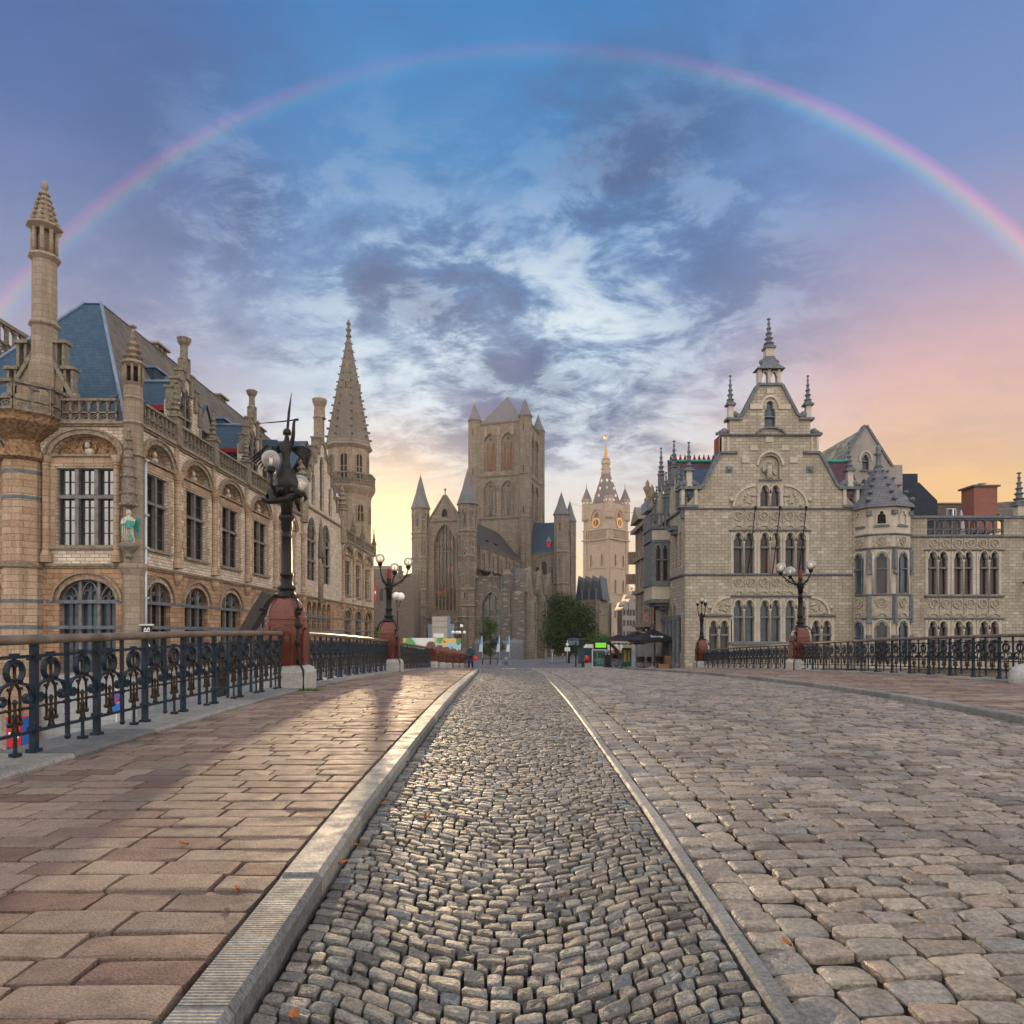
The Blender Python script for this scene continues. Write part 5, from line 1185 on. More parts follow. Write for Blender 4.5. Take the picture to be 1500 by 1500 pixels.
    tb.lathe([(2.1, -5.3), (2.1, 9.0), (2.2, 9.1)], C, 8, 0, False); tb.mat(M_SLGREY).lathe([(2.42, 9.0), (2.3, 9.25), (0.95, 11.2), (0.28, 12.25)], C, 8, 0, False); tb.mat(M_BLUE).lathe([(0.34, 12.2), (0.2, 12.5), (0.16, 13.1), (0.34, 13.25), (0.16, 13.4), (0.2, 13.75), (0.05, 13.9)], C, 8)
    spire_crockets(tb, C, 8, 2.3, EYE + 9.3, 0.4, EYE + 12.2, 5, 0.24, 0); tb.build('turret', None, T)
    td = MB()
    for k in range(8):
        am = -PI / 2 + (k - 3.5) * PI / 4
        if not (-PI + 0.1 < am < -0.0): continue
        F = Frame((C[0] + 1.94 * math.cos(am), C[1] + 1.94 * math.sin(am), EYE), am + PI / 2); td.F = F; tp = MB(F)
        td.mat(M_BLUE)
        for v in (7.05, 6.08, 2.75, 1.05): course(td, -0.82, 0.82, v, 0.13, 0.13)
        for u in (-0.8,):
            for v0, v1 in ((4.6, 6.0), (1.1, 2.7)): td.taper(u - 0.13, u + 0.13, v0, v1, -0.1, 0.2, 0.02, 0.03); td.taper(u - 0.16, u + 0.16, v0 - 0.35, v0, 0, 0.24, 0.03, 0.1)
            td.box(u - 0.18, u + 0.18, 8.45, 8.75, -0.1, 0.2); td.box(u - 0.16, u + 0.16, -0.5, -0.1, -0.1, 0.22)
        td.box(-0.5, 0.5, 7.6, 7.72, 0, 0.1)
        tp.mat(M_CARVP); tracery_panel(tp, -0.62, 0.62, 6.2, 6.98, 1, 1, 0.02); tp.build('carved_panel', None, T); tp = MB(F).mat(M_CARVP); tracery_panel(tp, -0.62, 0.62, 1.18, 2.65, 1, 2, 0.02); tp.build('carved_panel', None, T); tp = MB(F)
        tp.mat(M_BEIGEP).band(arch(-0.34, 0.34, 7.75, 8.4, 8.8, 'tre', 8), 0.09, 0.0, 0.12, True)
        tp.band(arch_curve(-0.45, 0.45, 5.3, 5.85, 'seg', 8)[::-1], 0.1, 0, 0.1); tp.band(arch_curve(-0.45, 0.45, 0.4, 0.95, 'seg', 8)[::-1], 0.1, 0, 0.1)
        for sg in (-1, 1): tp.lathe([(0.06, 2.8), (0.06, 5.8)], (sg * 0.55, 0, 0.06), 6); tp.lathe([(0.06, -2), (0.06, 0.9)], (sg * 0.55, 0, 0.06), 6)
        if k == 3: tp.mat(M_DARK).face(arch(-0.33, 0.33, 7.77, 8.4, 8.78, 'tre', 8), 0.03)
        tp.build('window_surround', None, T)
        for v0, vt in ((2.9, 5.75), (-2.0, 0.85)):
            o = arch(-0.36, 0.36, v0, vt - 0.38, vt, 'tre', 8)
            window(T, F, o, -0.02, [], [vt - 1.15], M_BLUE, M_WINB if k != 3 else M_WINR, None, 0.09, 0, M_WOOD, 0.02)
    td.build('turret_string_courses', None, T)
    # lower wing with pierced parapet
    W2 = MB(FA).mat(M_BEIGE); t2 = MB(FA).mat(M_BLUE); holes = []; L = []; trim = t2; pale2 = MB(FA).mat(M_BEIGEP); pale = pale2
    for a, c in ((30.5, 31.85), (32.4, 33.7), (34.25, 35.6)): pair(a, c, 2.85, 5.95, 4.8); pair(a, c, -2.0, 0.85, -0.4)
    W2.face(rect(28.6, 42, -5.3, 7.1), 0, holes, 0.3); W2.box(28.6, 30.4, 7.1, 8.45, -0.35, 0.0); W2.box(36.05, 42, 7.1, 8.45, -0.35, 0.0)
    course(t2, 28.6, 42, 7.08, 0.15, 0.16); course(t2, 30.2, 36, 6.1, 0.12, 0.14); course(t2, 30.2, 36, 2.7, 0.14, 0.18); course(t2, 30.2, 36, 1.08, 0.12, 0.14); t2.box(28.6, 42, 8.45, 8.62, -0.5, 0.15); t2.box(37.5, 38.3, 5.5, 6.0, -0.1, 0.15)
    for v0_, v1_, r_ in ((6.2, 6.98, 1), (1.2, 2.6, 2)): cp_ = MB(FA).mat(M_CARVP); tracery_panel(cp_, 30.4, 35.8, v0_, v1_, 6, r_); cp_.build('carved_panel', None, T)
    W2.build('wall', None, T); t2.build('stone_trim', None, T)
    for a, c, v0, vs, vt, tr, pn in L: light(T, FA, a, c, v0, vs, vt, tr, 0.26, pn)
    balustrade(T, FA, 30.4, 36.05, 7.15, 8.45, 0.6, -0.28, -0.08, M_BLUE)
    p = MB(FA).mat(M_BEIGEP); p.box(37.0, 37.5, 8.6, 9.4, -0.4, 0.1); p.mat(M_BLUE).box(36.85, 37.65, 9.35, 9.6, -0.5, 0.2); pinnacle(p, 37.25, 9.55, -0.15, 0.36, 2.3); p.build('pinnacle', None, T)
    lp = MB(FA).mat(M_LAMP); lp.tube([(37.6, 3.75, 0.05), (37.4, 3.75, 0.5)], 0.05, 6); lp.ball((37.25, 3.7, 0.6), 0.22, 8, 5, (1.5, 1, 0.5)); lp.build('wall_lamp', None, T)
    tw = MB(); tw.mat(M_SLDARK).add([P(28.6, 50.3, 7.2), P(42, 50.3, 7.2), P(42, 60, 7.2), P(28.6, 60, 7.2)], [(0, 1, 2, 3)]); tw.build('flat_roof', None, T)
    return T
M_WINL = glass_pane('painted_sun_reflection_glass', (0.16, 0.075, 0.02), 0.10)  # orange base colour paints the low sun's reflection into this pane
guild_house()
# ---------------------------------------------------------------- houses behind it
def rear_houses():
    y = 61.5; k = y / 1000; X = lambda p: (p - 750) * k; V = lambda p: (928 - p) * k
    def at(px, py): return (X(px), V(py))
    T = thing('gabled_house', 'plain grey gabled house with mossy roof and one small window, behind the stone turret', 'house', (X(1268), y, 0)); F = Frame((-X(1268), 0, EYE), 0)
    w_ = MB(F).mat(M_GREYH); win = arch(X(1263), X(1273), V(688), V(672), V(666), 'tre', 8)
    w_.face([(X(1205), -5.2), (X(1322), -5.2), (X(1322), V(681)), (X(1303), V(681)), at(1268, 624), (X(1226), V(690)), (X(1205), V(690))], 0, [win], 0.25, 0.5); w_.build('wall', None, T)
    tr = MB(F).mat(M_BLUE); tr.band([at(1268, 624), at(1222, 696)], 0.18, -0.5, 0.12, off=-0.18); tr.band([at(1306, 684), at(1268, 624)], 0.18, -0.5, 0.12, off=-0.18); tr.box(X(1260), X(1277), V(690.5), V(688.5), -0.1, 0.16); tr.mat(M_BEIGEP).band(arch_curve(X(1260), X(1276), V(676), V(662), 'seg', 8)[::-1], 0.14, 0, 0.1); tr.build('stone_trim', None, T)
    window(T, F, win, 0.2, [], [V(676)], M_BLUE, M_WINR, None, 0.08, 0, M_WOOD)
    r = MB(); q = lambda x, yy, v: (x - X(1268), yy - y, v + EYE); a = at(1268, 624); b = at(1222, 696); c = at(1312, 694)
    r.mat(M_MOSSR).add([q(a[0], y + .1, a[1] - .1), q(b[0], y + .1, b[1] - .1), q(b[0] - 0.2, y + 16, b[1]), q(a[0], y + 16, a[1])], [(0, 1, 2, 3)]); r.add([q(a[0], y + .1, a[1] - .1), q(c[0], y + .1, c[1] - .1), q(c[0], y + 16, c[1]), q(a[0], y + 16, a[1])], [(0, 1, 2, 3)]); r.build('roof', None, T)
    ch = MB(F).mat(M_REDBR); ch.box(X(1208), X(1222), V(700), V(680), -1.5, -0.6); ch.build('chimney', None, T)
    y = 63.5; k = y / 1000
    T = thing('dark_house', 'dark slate clad house with stepped flat top, right of the mossy gabled house', 'house', (X(1350), y, 0)); F = Frame((-X(1350), 0, EYE), 0)
    m = MB(F).mat(M_SLBLACK); m.prism([(X(1312), -5), (X(1373), -5), (X(1373), V(733)), (X(1347), V(707)), (X(1312), V(707))], -9, 0); m.build('wall', None, T); m = MB(F).mat(M_SLBLACK); m.box(X(1318), X(1349), V(707), V(692), -7, -0.5); m.mat(M_GREYH).box(X(1314), X(1323), V(707), V(681), -6, -0.3); m.build('roof', None, T)
    y = 66.0; k = y / 1000
    T = thing('rooftop_house', 'low brown brick rooftop storey with one white window, above the pierced parapet', 'house', (X(1400), y, 0)); F = Frame((-X(1400), 0, EYE), 0); h = rect(X(1387), X(1401), V(756), V(745))
    m = MB(F).mat(M_DARKBR); m.face(rect(X(1374), X(1432), -5, V(738)), 0, [h], 0.2, 5); m.mat(M_GREYH).box(X(1373), X(1433), V(738), V(736.5), -5, 0.15); m.build('wall', None, T); window(T, F, h, 0.15, [X(1396)], [], M_WHITEP, M_WINB, None, 0.12)
    y = 56.0; k = y / 1000
    T = thing('brick_chimney', 'red brick chimney stack with flat slab cap, above the pierced parapet', 'chimney', (X(1444), y, 8.0)); F = Frame((-X(1444), 0, EYE - 8.0), 0)
    m = MB(F).mat(M_REDBR); m.box(X(1427), X(1461), V(780), V(713), -1.6, 0); m.build('stack', None, T); m = MB(F).mat(M_DARKBR); m.box(X(1424), X(1464), V(713), V(710.5), -1.8, 0.15); m.build('cap', None, T); m = MB(F).mat(M_PIPE); m.lathe([(0.12, V(711)), (0.12, V(706))], (X(1440), 0, -0.8), 8); m.lathe([(0.12, V(711)), (0.12, V(707)), (0.4, V(706)), (0.4, V(705.5))], (X(1447), 0, -0.8), 8); m.build('flue', None, T)
    y = 62.0; k = y / 1000
    T = thing('tiled_house', 'house with steep brown pantile roof, right of the red brick chimney', 'house', (X(1490), y, 0)); p = lambda px, py, dy: (X(px) - X(1490), dy, V(py) + EYE)
    m = MB().mat(M_TILEB); m.add([p(1455, 757, -1), p(1600, 757, -1), p(1600, 715, 5), p(1495, 722, 5), p(1461, 742, 1.5)], [(0, 1, 2, 3, 4)]); m.add([p(1455, 757, -1), p(1461, 742, 1.5), p(1495, 722, 5), p(1480, 757, 9)], [(0, 1, 2, 3)]); m.build('roof', None, T); m = MB().mat(M_DARKBR); m.add([p(1455, 757, -1), p(1600, 757, -1), (X(1600) - X(1490), -1, 0), (X(1455) - X(1490), -1, 0)], [(0, 1, 2, 3)]); m.build('wall', None, T)
    y = 54.5; k = y / 1000
    T = thing('closed_parasol', 'folded pale lilac parasol standing on the roof terrace behind the parapet', 'parasol', (X(1408), y, 12.4)); m = MB()
    m.mat(plain('lilac_cloth', (0.36, 0.29, 0.33), 0.8)).lathe([(0.1, 0.3), (0.26, 0.4), (0.24, 1.2), (0.17, 2.0), (0.05, 2.6)], (0, 0, 0), 9, 0, False); m.build('canopy', None, T); m = MB().mat(M_PIPE); m.lathe([(0.25, 0), (0.25, 0.08), (0.03, 0.1), (0.03, 2.65)], (0, 0, 0), 8); m.build('pole', None, T)
M_SLBLACK = slates('black_slate', (0.012, 0.022, 0.038), (0.018, 0.03, 0.05), 0.4, 0.25, rough=0.35)
rear_houses()
# ---------------------------------------------------------------- the gothic church across the square
def church():
    T = thing('church', 'grey gothic church with massive square tower and round turrets with cone roofs, across the square', 'church', (-14, 140, 0))
    A = math.radians(-16.5); F = Frame((0, 0, EYE), A); C8 = dict(n=8, a0=A + PI / 8, smooth=False)
    def cyl(b, u, w, prof, n=8, a0=None): b.F = F; b.lathe(prof, (u, 0, w), n, A + PI / 8 if a0 is None else a0, False)
    wall = MB(F).mat(M_CHURCH); low = MB(F).mat(M_CHURCHD); tr = MB(F).mat(M_CHURCH); dk = MB(F).mat(M_DARK); rf = MB(F); gl = []
    gw = arch(-2.35, 2.45, 4.8, 17.8, 22.5, 'pt', 16)
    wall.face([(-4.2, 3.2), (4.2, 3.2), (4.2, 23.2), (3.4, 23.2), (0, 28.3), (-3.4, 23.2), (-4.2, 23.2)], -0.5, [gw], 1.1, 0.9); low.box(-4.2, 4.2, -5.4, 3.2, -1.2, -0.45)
    for off, t, w1 in ((0.05, 0.35, -0.3), (0.5, 0.25, -0.42)): tr.band(arch_curve(-2.35, 2.45, 17.8, 22.5, 'pt', 16)[::-1], t, -0.6, w1, off=off)
    for u in (-2.6, 2.7): tr.box(u - 0.12, u + 0.12, 3.2, 17.8, -0.6, -0.35)
    course(tr, -3.5, 3.5, 23.1, 0.3, -0.25); tr.band([(-3.6, 23.0), (0, 28.4)], 0.3, -1.3, -0.3); tr.band([(0, 28.4), (3.6, 23.0)], 0.3, -1.3, -0.3); tr.lathe([(0.12, 0), (0.1, 1.0), (0.3, 1.2), (0.02, 1.6)], (0, 28.4, -0.8), 6)
    dk.face(arch(-0.7, 0.7, 23.9, 25.0, 25.8, 'pt', 8), -0.44); tr.band(arch(-0.7, 0.7, 23.9, 25.0, 25.8, 'pt', 8), 0.15, -0.5, -0.35, True)
    def turret(u, w, r, v0, vt, va, strings, apex_r=1.14, roof=M_SLGREY, slits=True, arcades=(), lowmat=None):
        b = MB(F).mat(M_CHURCH); n = 8
        prof = [(r * 1.06, v0)]
        for s_ in strings: prof += [(r * 1.03, s_ - 0.15), (r * 1.14, s_), (r * 1.14, s_ + 0.2), (r, s_ + 0.35)]
        prof += [(r, vt - 0.5), (r * 1.12, vt)]
        cyl(b, u, w, prof, n)
        for k in range(8):                                                  # angle shafts and blind arcades
            a = A + PI / 8 + k * PI / 4
            p = F(u, 0, w); b.F = None; b.lathe([(0.13, v0), (0.13, vt)], (p[0] + r * 1.0 * math.cos(a), p[1] + r * math.sin(a), EYE), 5); b.F = F
            am = a + PI / 8
            if math.sin(am - A) > 0.5: continue
            G = Frame((p[0] + r * 0.926 * math.cos(am), p[1] + r * 0.926 * math.sin(am), EYE), am + PI / 2); b.F = G
            for (a0, a1, cnt) in arcades:
                ww = r * 0.76 / cnt
                for q in range(cnt):
                    uc = -r * 0.38 + ww * (q + 0.5); b.mat(M_CHURCHD).face(arch(uc - ww * 0.3, uc + ww * 0.3, a0, a1 - ww * 0.5, a1, 'pt', 6), 0.03); b.mat(M_CHURCH).band(arch_curve(uc - ww * 0.42, uc + ww * 0.42, a1 - ww * 0.6, a1 + 0.12, 'pt', 6)[::-1], 0.12, 0, 0.2)
            if slits and k % 2 == 1:
                b.mat(M_DARK)
                for v in np.linspace(v0 + 5, vt - 4, 4): b.box(-0.11, 0.11, v, v + 1.7, 0, 0.04)
                b.mat(M_CHURCH)
            b.F = F
        o = b.build('turret', None, T)
        c = MB(F).mat(roof); cyl(c, u, w, [(r * apex_r * 1.08, vt - 0.05), (r * apex_r, vt + 0.25), (r * 0.62, vt + (va - vt) * 0.42), (r * 0.3, vt + (va - vt) * 0.74), (0.08, va - 0.3), (0.05, va)], 12)
        c.mat(M_GOLD); cyl(c, u, w, [(0.03, va - 0.1), (0.03, va + 1.2)], 4); c.build('cone_roof', None, o)
    turret(-5.3, -0.3, 1.72, -5.4, 25.9, 33.0, (3.2, 5.5, 8.8, 15.5, 20.6), arcades=((21.4, 24.9, 1), (16.4, 19.8, 2), (9.4, 14.9, 2), (-3.5, 2.3, 1))); turret(5.1, -0.3, 1.85, -5.4, 26.2, 33.6, (3.2, 5.5, 8.8, 15.5, 20.6), arcades=((21.4, 24.9, 1), (16.4, 19.8, 2), (9.4, 14.9, 2), (-3.5, 2.3, 1)))
    window(T, F, gw, 1.2, [-1.55, -0.75, 0.05, 0.85, 1.65], [17.0], M_CHURCH, M_STAIN, None, 0.16, 3, None, 0.2)
    tb = MB(F).mat(M_CHURCH)
    for c in ((-1.15, 18.2), (1.25, 18.2), (0.05, 20.4)): tb.band(circle(c, 0.85, 12), 0.14, -1.15, -0.95, True)
    for k in range(12): tb.box(-2.3 + 0.4 * k, -2.18 + 0.4 * k, 3.3, 4.6, -0.7, -0.5)
    tb.box(-2.5, 2.6, 4.6, 4.8, -0.9, -0.3); tb.build('tracery', None, T)
    # nave roof, clerestory
    NB = -34.0
    rf.mat(M_SLDARK).add([F(7.2, 17.9, -0.8), F(0.9, 25.4, -0.8), F(0.9, 25.4, NB), F(7.2, 17.9, NB)], [(0, 1, 2, 3)]); rf.add([F(-5.4, 17.9, -0.8), F(0.9, 25.4, -0.8), F(0.9, 25.4, NB), F(-5.4, 17.9, NB)], [(0, 1, 2, 3)])
    rf.build('nave_roof', None, T)
    G = Frame(F(7.0, 0, 0)[:2] + (EYE,), A + PI / 2)                              # flank, u runs away from the viewer
    cl = MB(G).mat(M_CHURCH); hl = []
    for k in range(5):
        for q in (0.0, 1.5): hl.append(arch(3.2 + 6.2 * k + q, 4.2 + 6.2 * k + q, 12.6, 16.2, 17.0, 'pt', 6))
    cl.face(rect(1.5, 34, 8, 18.0), 0, hl, 0.5); course(cl, 1.5, 34, 17.9, 0.3, 0.3)
    for k in range(6): cl.taper(1.9 + 6.2 * k, 2.5 + 6.2 * k, 11.0, 17.6, 0, 0.5, 0, 0.1); cl.prism([(1.95 + 6.2 * k, 11.2), (2.45 + 6.2 * k, 11.2), (2.45 + 6.2 * k, 11.9), (1.95 + 6.2 * k, 11.9)], 0, 4.5)
    cl.build('clerestory_wall', None, T)
    for h in hl: p = MB(G); p.face(h, -0.4); p.build('window', M_LEADG, T)
    d = MB(G)
    for u in (4.0, 12.0, 18.5):
        d.mat(M_ZINC).add([G(u - 0.7, 20.6, -1.4), G(u + 0.7, 20.6, -1.4), G(u + 0.7, 21.2, -2.9), G(u - 0.7, 21.2, -2.9)], [(0, 1, 2, 3)]); d.mat(M_DARK).box(u - 0.5, u + 0.5, 19.4, 20.5, -2.2, -1.5)
    d.build('roof_dormers', None, T)
    # aisles
    aw = arch(8.2, 12.2, -3.5, 5.0, 8.3, 'pt', 12); aw2 = arch(-11.0, -7.6, -3.5, 5.0, 8.3, 'pt', 12)
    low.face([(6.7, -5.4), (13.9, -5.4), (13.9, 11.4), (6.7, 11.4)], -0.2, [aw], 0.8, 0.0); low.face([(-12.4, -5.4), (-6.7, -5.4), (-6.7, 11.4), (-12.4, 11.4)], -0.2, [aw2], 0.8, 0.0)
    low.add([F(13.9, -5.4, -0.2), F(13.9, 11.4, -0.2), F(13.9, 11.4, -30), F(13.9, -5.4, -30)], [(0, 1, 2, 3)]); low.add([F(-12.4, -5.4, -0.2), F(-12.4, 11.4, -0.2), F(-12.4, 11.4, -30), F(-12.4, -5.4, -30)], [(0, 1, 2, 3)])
    rf2 = MB(F).mat(M_SLDARK); rf2.add([F(13.9, 11.4, -0.3), F(7, 13.2, -0.3), F(7, 13.2, -30), F(13.9, 11.4, -30)], [(0, 1, 2, 3)]); rf2.add([F(-12.4, 11.4, -0.3), F(-5, 13.2, -0.3), F(-5, 13.2, -30), F(-12.4, 11.4, -30)], [(0, 1, 2, 3)]); rf2.build('aisle_roof', None, T)
    for o, c in ((aw, 10.2), (aw2, -9.3)):
        u0, u1 = o[0][0], o[1][0]; window(T, F, o, 0.9, [u0 + (u1 - u0) / 3, u0 + (u1 - u0) * 2 / 3], [3.4], M_CHURCH, M_LEADG, None, 0.18, 3, None, 0.2)
        tr.mat(M_CHURCH).band(arch_curve(u0, u1, 5.0, 8.3, 'pt', 12)[::-1], 0.3, -0.3, -0.05, off=0.05); tr.band([(u0 - 0.6, 5.2), (c, 12.0)], 0.25, -0.3, 0.0); tr.band([(c, 12.0), (u1 + 0.6, 5.2)], 0.25, -0.3, 0.0); tr.lathe([(0.25, 0), (0.1, 0.6), (0.3, 0.9), (0.02, 1.3)], (c, 11.9, -0.15), 6)
    course(tr, 6.7, 13.9, 11.3, 0.25, 0.1); course(tr, 12.4, 14.0, 6.0, 0.25, 0.1)
    tr.mat(M_CHURCHD).taper(12.7, 14.4, -5.4, 11.8, -1.6, 0.5, 0.1, 0.1); tr.mat(M_CHURCH).taper(12.7, 14.4, 11.8, 13.0, -1.6, 0.4, 0.8, 0.9); tr.mat(M_CHURCHD).taper(-12.9, -11.6, -5.4, 11.5, -1.6, 0.5, 0.1, 0.1)
    tr.mat(M_BLUE)
    for a, b_ in ((6.9, 12.6), (12.4, 17.0)): tr.taper(a, b_, -5.4, -1.9, -0.4, 0.9, 0.0, 0.0); tr.taper(a, b_, -1.9, -1.2, -0.4, 0.9, 0.0, 0.6)
    tr.mat(M_COPPER).tube([(12.5, 11, 0.2), (12.5, -5, 0.2)], 0.09, 5)
    # chapels along the flank with pinnacled gables
    H = Frame(F(13.9, 0, 0)[:2] + (EYE,), A + PI / 2)
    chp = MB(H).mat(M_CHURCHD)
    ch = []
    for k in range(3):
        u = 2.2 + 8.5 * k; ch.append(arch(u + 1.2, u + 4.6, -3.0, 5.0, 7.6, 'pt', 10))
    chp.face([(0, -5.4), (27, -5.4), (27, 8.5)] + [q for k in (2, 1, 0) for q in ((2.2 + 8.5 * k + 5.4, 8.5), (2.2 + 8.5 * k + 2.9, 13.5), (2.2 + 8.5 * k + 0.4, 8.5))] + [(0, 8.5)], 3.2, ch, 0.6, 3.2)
    for k in range(4):
        u = 1.0 + 8.5 * k; chp.mat(M_CHURCH).taper(u, u + 1.3, -5.4, 7.5, 3.0, 5.2, 0.1, 0.2); chp.taper(u + 0.15, u + 1.15, 7.5, 13.2, 3.4, 4.6, 0.5, 0.6)
        for v0, v1 in ((-2.2, 2.0), (3.0, 6.8)):
            chp.mat(M_BLUE).face(arch(u + 0.25, u + 1.05, v0, v1 - 0.5, v1, 'pt', 6), 5.24); chp.mat(M_CHURCH).band(arch_curve(u + 0.1, u + 1.2, v1 - 0.6, v1 + 0.3, 'pt', 6)[::-1], 0.15, 5.0, 5.35)
    for k in range(3):
        u = 2.2 + 8.5 * k; chp.mat(M_CHURCH).band([(u + 0.2, 8.3), (u + 2.9, 13.7)], 0.3, 2.6, 3.4); chp.band([(u + 2.9, 13.7), (u + 5.6, 8.3)], 0.3, 2.6, 3.4); pinnacle(chp, u + 2.9, 13.6, 3.1, 0.4, 2.4)
        chp.mat(M_TILER if k == 1 else M_SLBLUE).add([H(u + 0.4, 8.5, 3.0), H(u + 2.9, 13.4, 3.0), H(u + 2.9, 13.4, -1), H(u + 0.4, 8.5, -1)], [(0, 1, 2, 3)]); chp.add([H(u + 5.4, 8.5, 3.0), H(u + 2.9, 13.4, 3.0), H(u + 2.9, 13.4, -1), H(u + 5.4, 8.5, -1)], [(0, 1, 2, 3)])
    chp.build('chapel_wall', None, T)
    for o in ch:
        u0, u1 = o[0][0], o[1][0]; Hs = H.sub(0, 0, 3.2); window(T, Hs, o, 0.5, [(u0 + u1) / 2], [3.0], M_CHURCH, M_LEADG, None, 0.18, 3, None, 0.15)
    # crossing tower
    U0, U1, D0, D1, VT = -6.5, 8.1, 35.0, 49.6, 53.5
    tw = MB(F).mat(M_CHURCH); cu = (U0 + U1) / 2; hs = []; lights = []
    for v0, vs, vt in ((41.3, 48.3, 51.0), (29.8, 36.2, 38.8)):
        for c in (cu - 2.35, cu + 2.35):
            hs.append((c, v0, vs, vt))
    big = [arch(c - 1.75, c + 1.75, v0, vs, vt, 'pt', 10) for c, v0, vs, vt in hs]
    TF = F.sub(0, 0, -D0); TS = Frame(F(U1, 0, -D0)[:2] + (EYE,), A + PI / 2)
    for G2, s0, s1 in ((TF, U0, U1), (TS, 0, D1 - D0)):
        tw.F = G2; off = 0 if G2 is TF else -U0
        bb = [[(u + off, v) for u, v in b_] for b_ in big]
        tw.mat(M_CHURCH).face(rect(s0, s1, 15, VT), 0, bb, 0.45)
        for c, v0, vs, vt in hs:
            c += off
            tw.mat(M_CHURCH).box(c - 1.75, c + 1.75, v0, vt, -0.75, -0.4)
            for q in (-0.8, 0.8):
                lan = arch(c + q - 0.42, c + q + 0.42, v0 + 0.2, vs - 0.6, vs + 0.5, 'pt', 6); lights.append((G2, lan, v0 > 40)); tw.band(lan, 0.14, -0.42, -0.2, True)
            tw.band(circle((c, vs + 1.25), 0.42, 8), 0.14, -0.42, -0.2, True); tw.mat(M_DARK).prism(circle((c, vs + 1.25), 0.38, 8), -0.41, -0.37); tw.mat(M_CHURCH).band(arch_curve(c - 1.75, c + 1.75, vs, vt, 'pt', 10)[::-1], 0.3, -0.2, 0.15, off=0.0); tw.lathe([(0.16, 0), (0.16, vs - v0)], (c, v0, -0.25), 6)
        course(tw, s0, s1, 40.0, 0.4, 0.3); course(tw, s0, s1, 29.2, 0.4, 0.3); course(tw, s0, s1, VT, 0.5, 0.35)
        for q in (-3.5, 0, 3.5): tw.mat(M_TRIMW).box(cu + off + q - 0.4, cu + off + q + 0.4, 50.2, 52.4, 0, 0.3)
    tw.F = F; tw.mat(M_CHURCH).box(U0, U1, 15, VT, -D1, -D0 - 1.0) if False else tw.add([F(U0, 15, -D0), F(U0, VT, -D0), F(U0, VT, -D1), F(U0, 15, -D1)], [(0, 1, 2, 3)]); tw.add([F(U0, 15, -D1), F(U0, VT, -D1), F(U1, VT, -D1), F(U1, 15, -D1)], [(0, 1, 2, 3)])
    tw.build('tower', None, T)
    for i, (G2, lan, hi) in enumerate(lights): p = MB(G2); p.face(lan, -0.36); p.build('louvre' if hi else 'window', M_LOUV if hi else M_LEADG, T)
    for (u, dd) in ((U0 + 0.6, D0 + 0.6), (U1 - 0.6, D0 + 0.6), (U1 - 0.6, D1 - 0.6), (U0 + 0.6, D1 - 0.6)): turret(u, -dd, 1.62, 15, 54.6, 59.4, (29.2, 40.0), 1.12, M_SLGREY)
    pr = MB(F).mat(M_SLGREY); pr.add([F(U0 + 1.6, VT, -D0 - 0.6), F(U1 - 1.6, VT, -D0 - 0.6), F(U1 - 1.6, VT, -D1 + 0.6), F(U0 + 1.6, VT, -D1 + 0.6), F(cu, 62.6, -(D0 + D1) / 2)], [(0, 1, 4), (1, 2, 4), (2, 3, 4), (3, 0, 4)]); pr.mat(M_GOLD).lathe([(0.08, 0), (0.08, 1.0), (0.3, 1.2), (0.05, 1.6)], (cu, 62.4, -(D0 + D1) / 2), 6); pr.build('tower_roof', None, T)
    # transept arm
    ts = MB(F).mat(M_CHURCH); tri = [arch(9.6, 10.8, 13.6, 16.8, 17.8, 'pt', 8), arch(11.3, 12.7, 13.6, 18.0, 19.2, 'pt', 8), arch(13.2, 14.3, 13.6, 16.8, 17.8, 'pt', 8)]
    tri = [[(u + 0.1, v - 0.9) for u, v in o] for o in tri]
    ts.face(rect(8.0, 17, -5.4, 20.3), -37, tri, 0.6); ts.add([F(17, -5.4, -37), F(17, 20.3, -37), F(17, 28.7, -42), F(17, 20.3, -47), F(17, -5.4, -47)], [(0, 1, 2, 3, 4)]); ts.band(arch_curve(9.2, 15.0, 16.2, 19.8, 'seg', 14)[::-1], 0.3, -37.1, -36.75); course(ts, 8, 17, 12.3, 0.3, -36.7); course(ts, 8, 17, 20.2, 0.3, -36.7)
    ts.build('transept_wall', None, T)
    for o in tri: p = MB(F); p.face(o, -37.5); p.build('window', M_LEADG, T)
    r2 = MB(F).mat(M_SLBLUE); r2.add([F(8, 20.3, -36.8), F(17, 20.3, -36.8), F(17, 28.7, -42), F(8, 28.7, -42)], [(0, 1, 2, 3)]); r2.add([F(8, 20.3, -47.2), F(17, 20.3, -47.2), F(17, 28.7, -42), F(8, 28.7, -42)], [(0, 1, 2, 3)]); r2.mat(M_REDP).box(12.6, 13.6, 21.8, 23.3, -38.6, -37.7); r2.mat(M_LEADB).prism([(12.4, 23.3), (13.8, 23.3), (13.1, 24.6)], -39.2, -37.6); r2.build('transept_roof', None, T)
    turret(16.6, -36.6, 1.75, -5.4, 29.6, 35.4, (8.0, 12.3, 20.2)); turret(16.6, -47.2, 1.5, -5.4, 29.6, 35.2, (12.3, 20.2))
    # choir beyond
    cq = MB(F).mat(M_CHURCH); cq.box(8, 24, -5.4, 9, -72, -50); cq.mat(M_SLBLUE)
    for k in range(4): cq.mat(M_SLBLUE).prism([(17.5 + 1.9 * k, 9), (19.2 + 1.9 * k, 9), (18.35 + 1.9 * k, 15.5)], -62, -50); cq.mat(M_CHURCH).taper(17.2 + 1.9 * k, 17.7 + 1.9 * k, -5, 12, -50, -49.2, 0.1, 0.1)
    cq.build('choir', None, T)
    wall.build('wall', None, T); low.build('wall', None, T); tr.build('stone_trim', None, T); dk.build('niche', None, T)
    return T, F
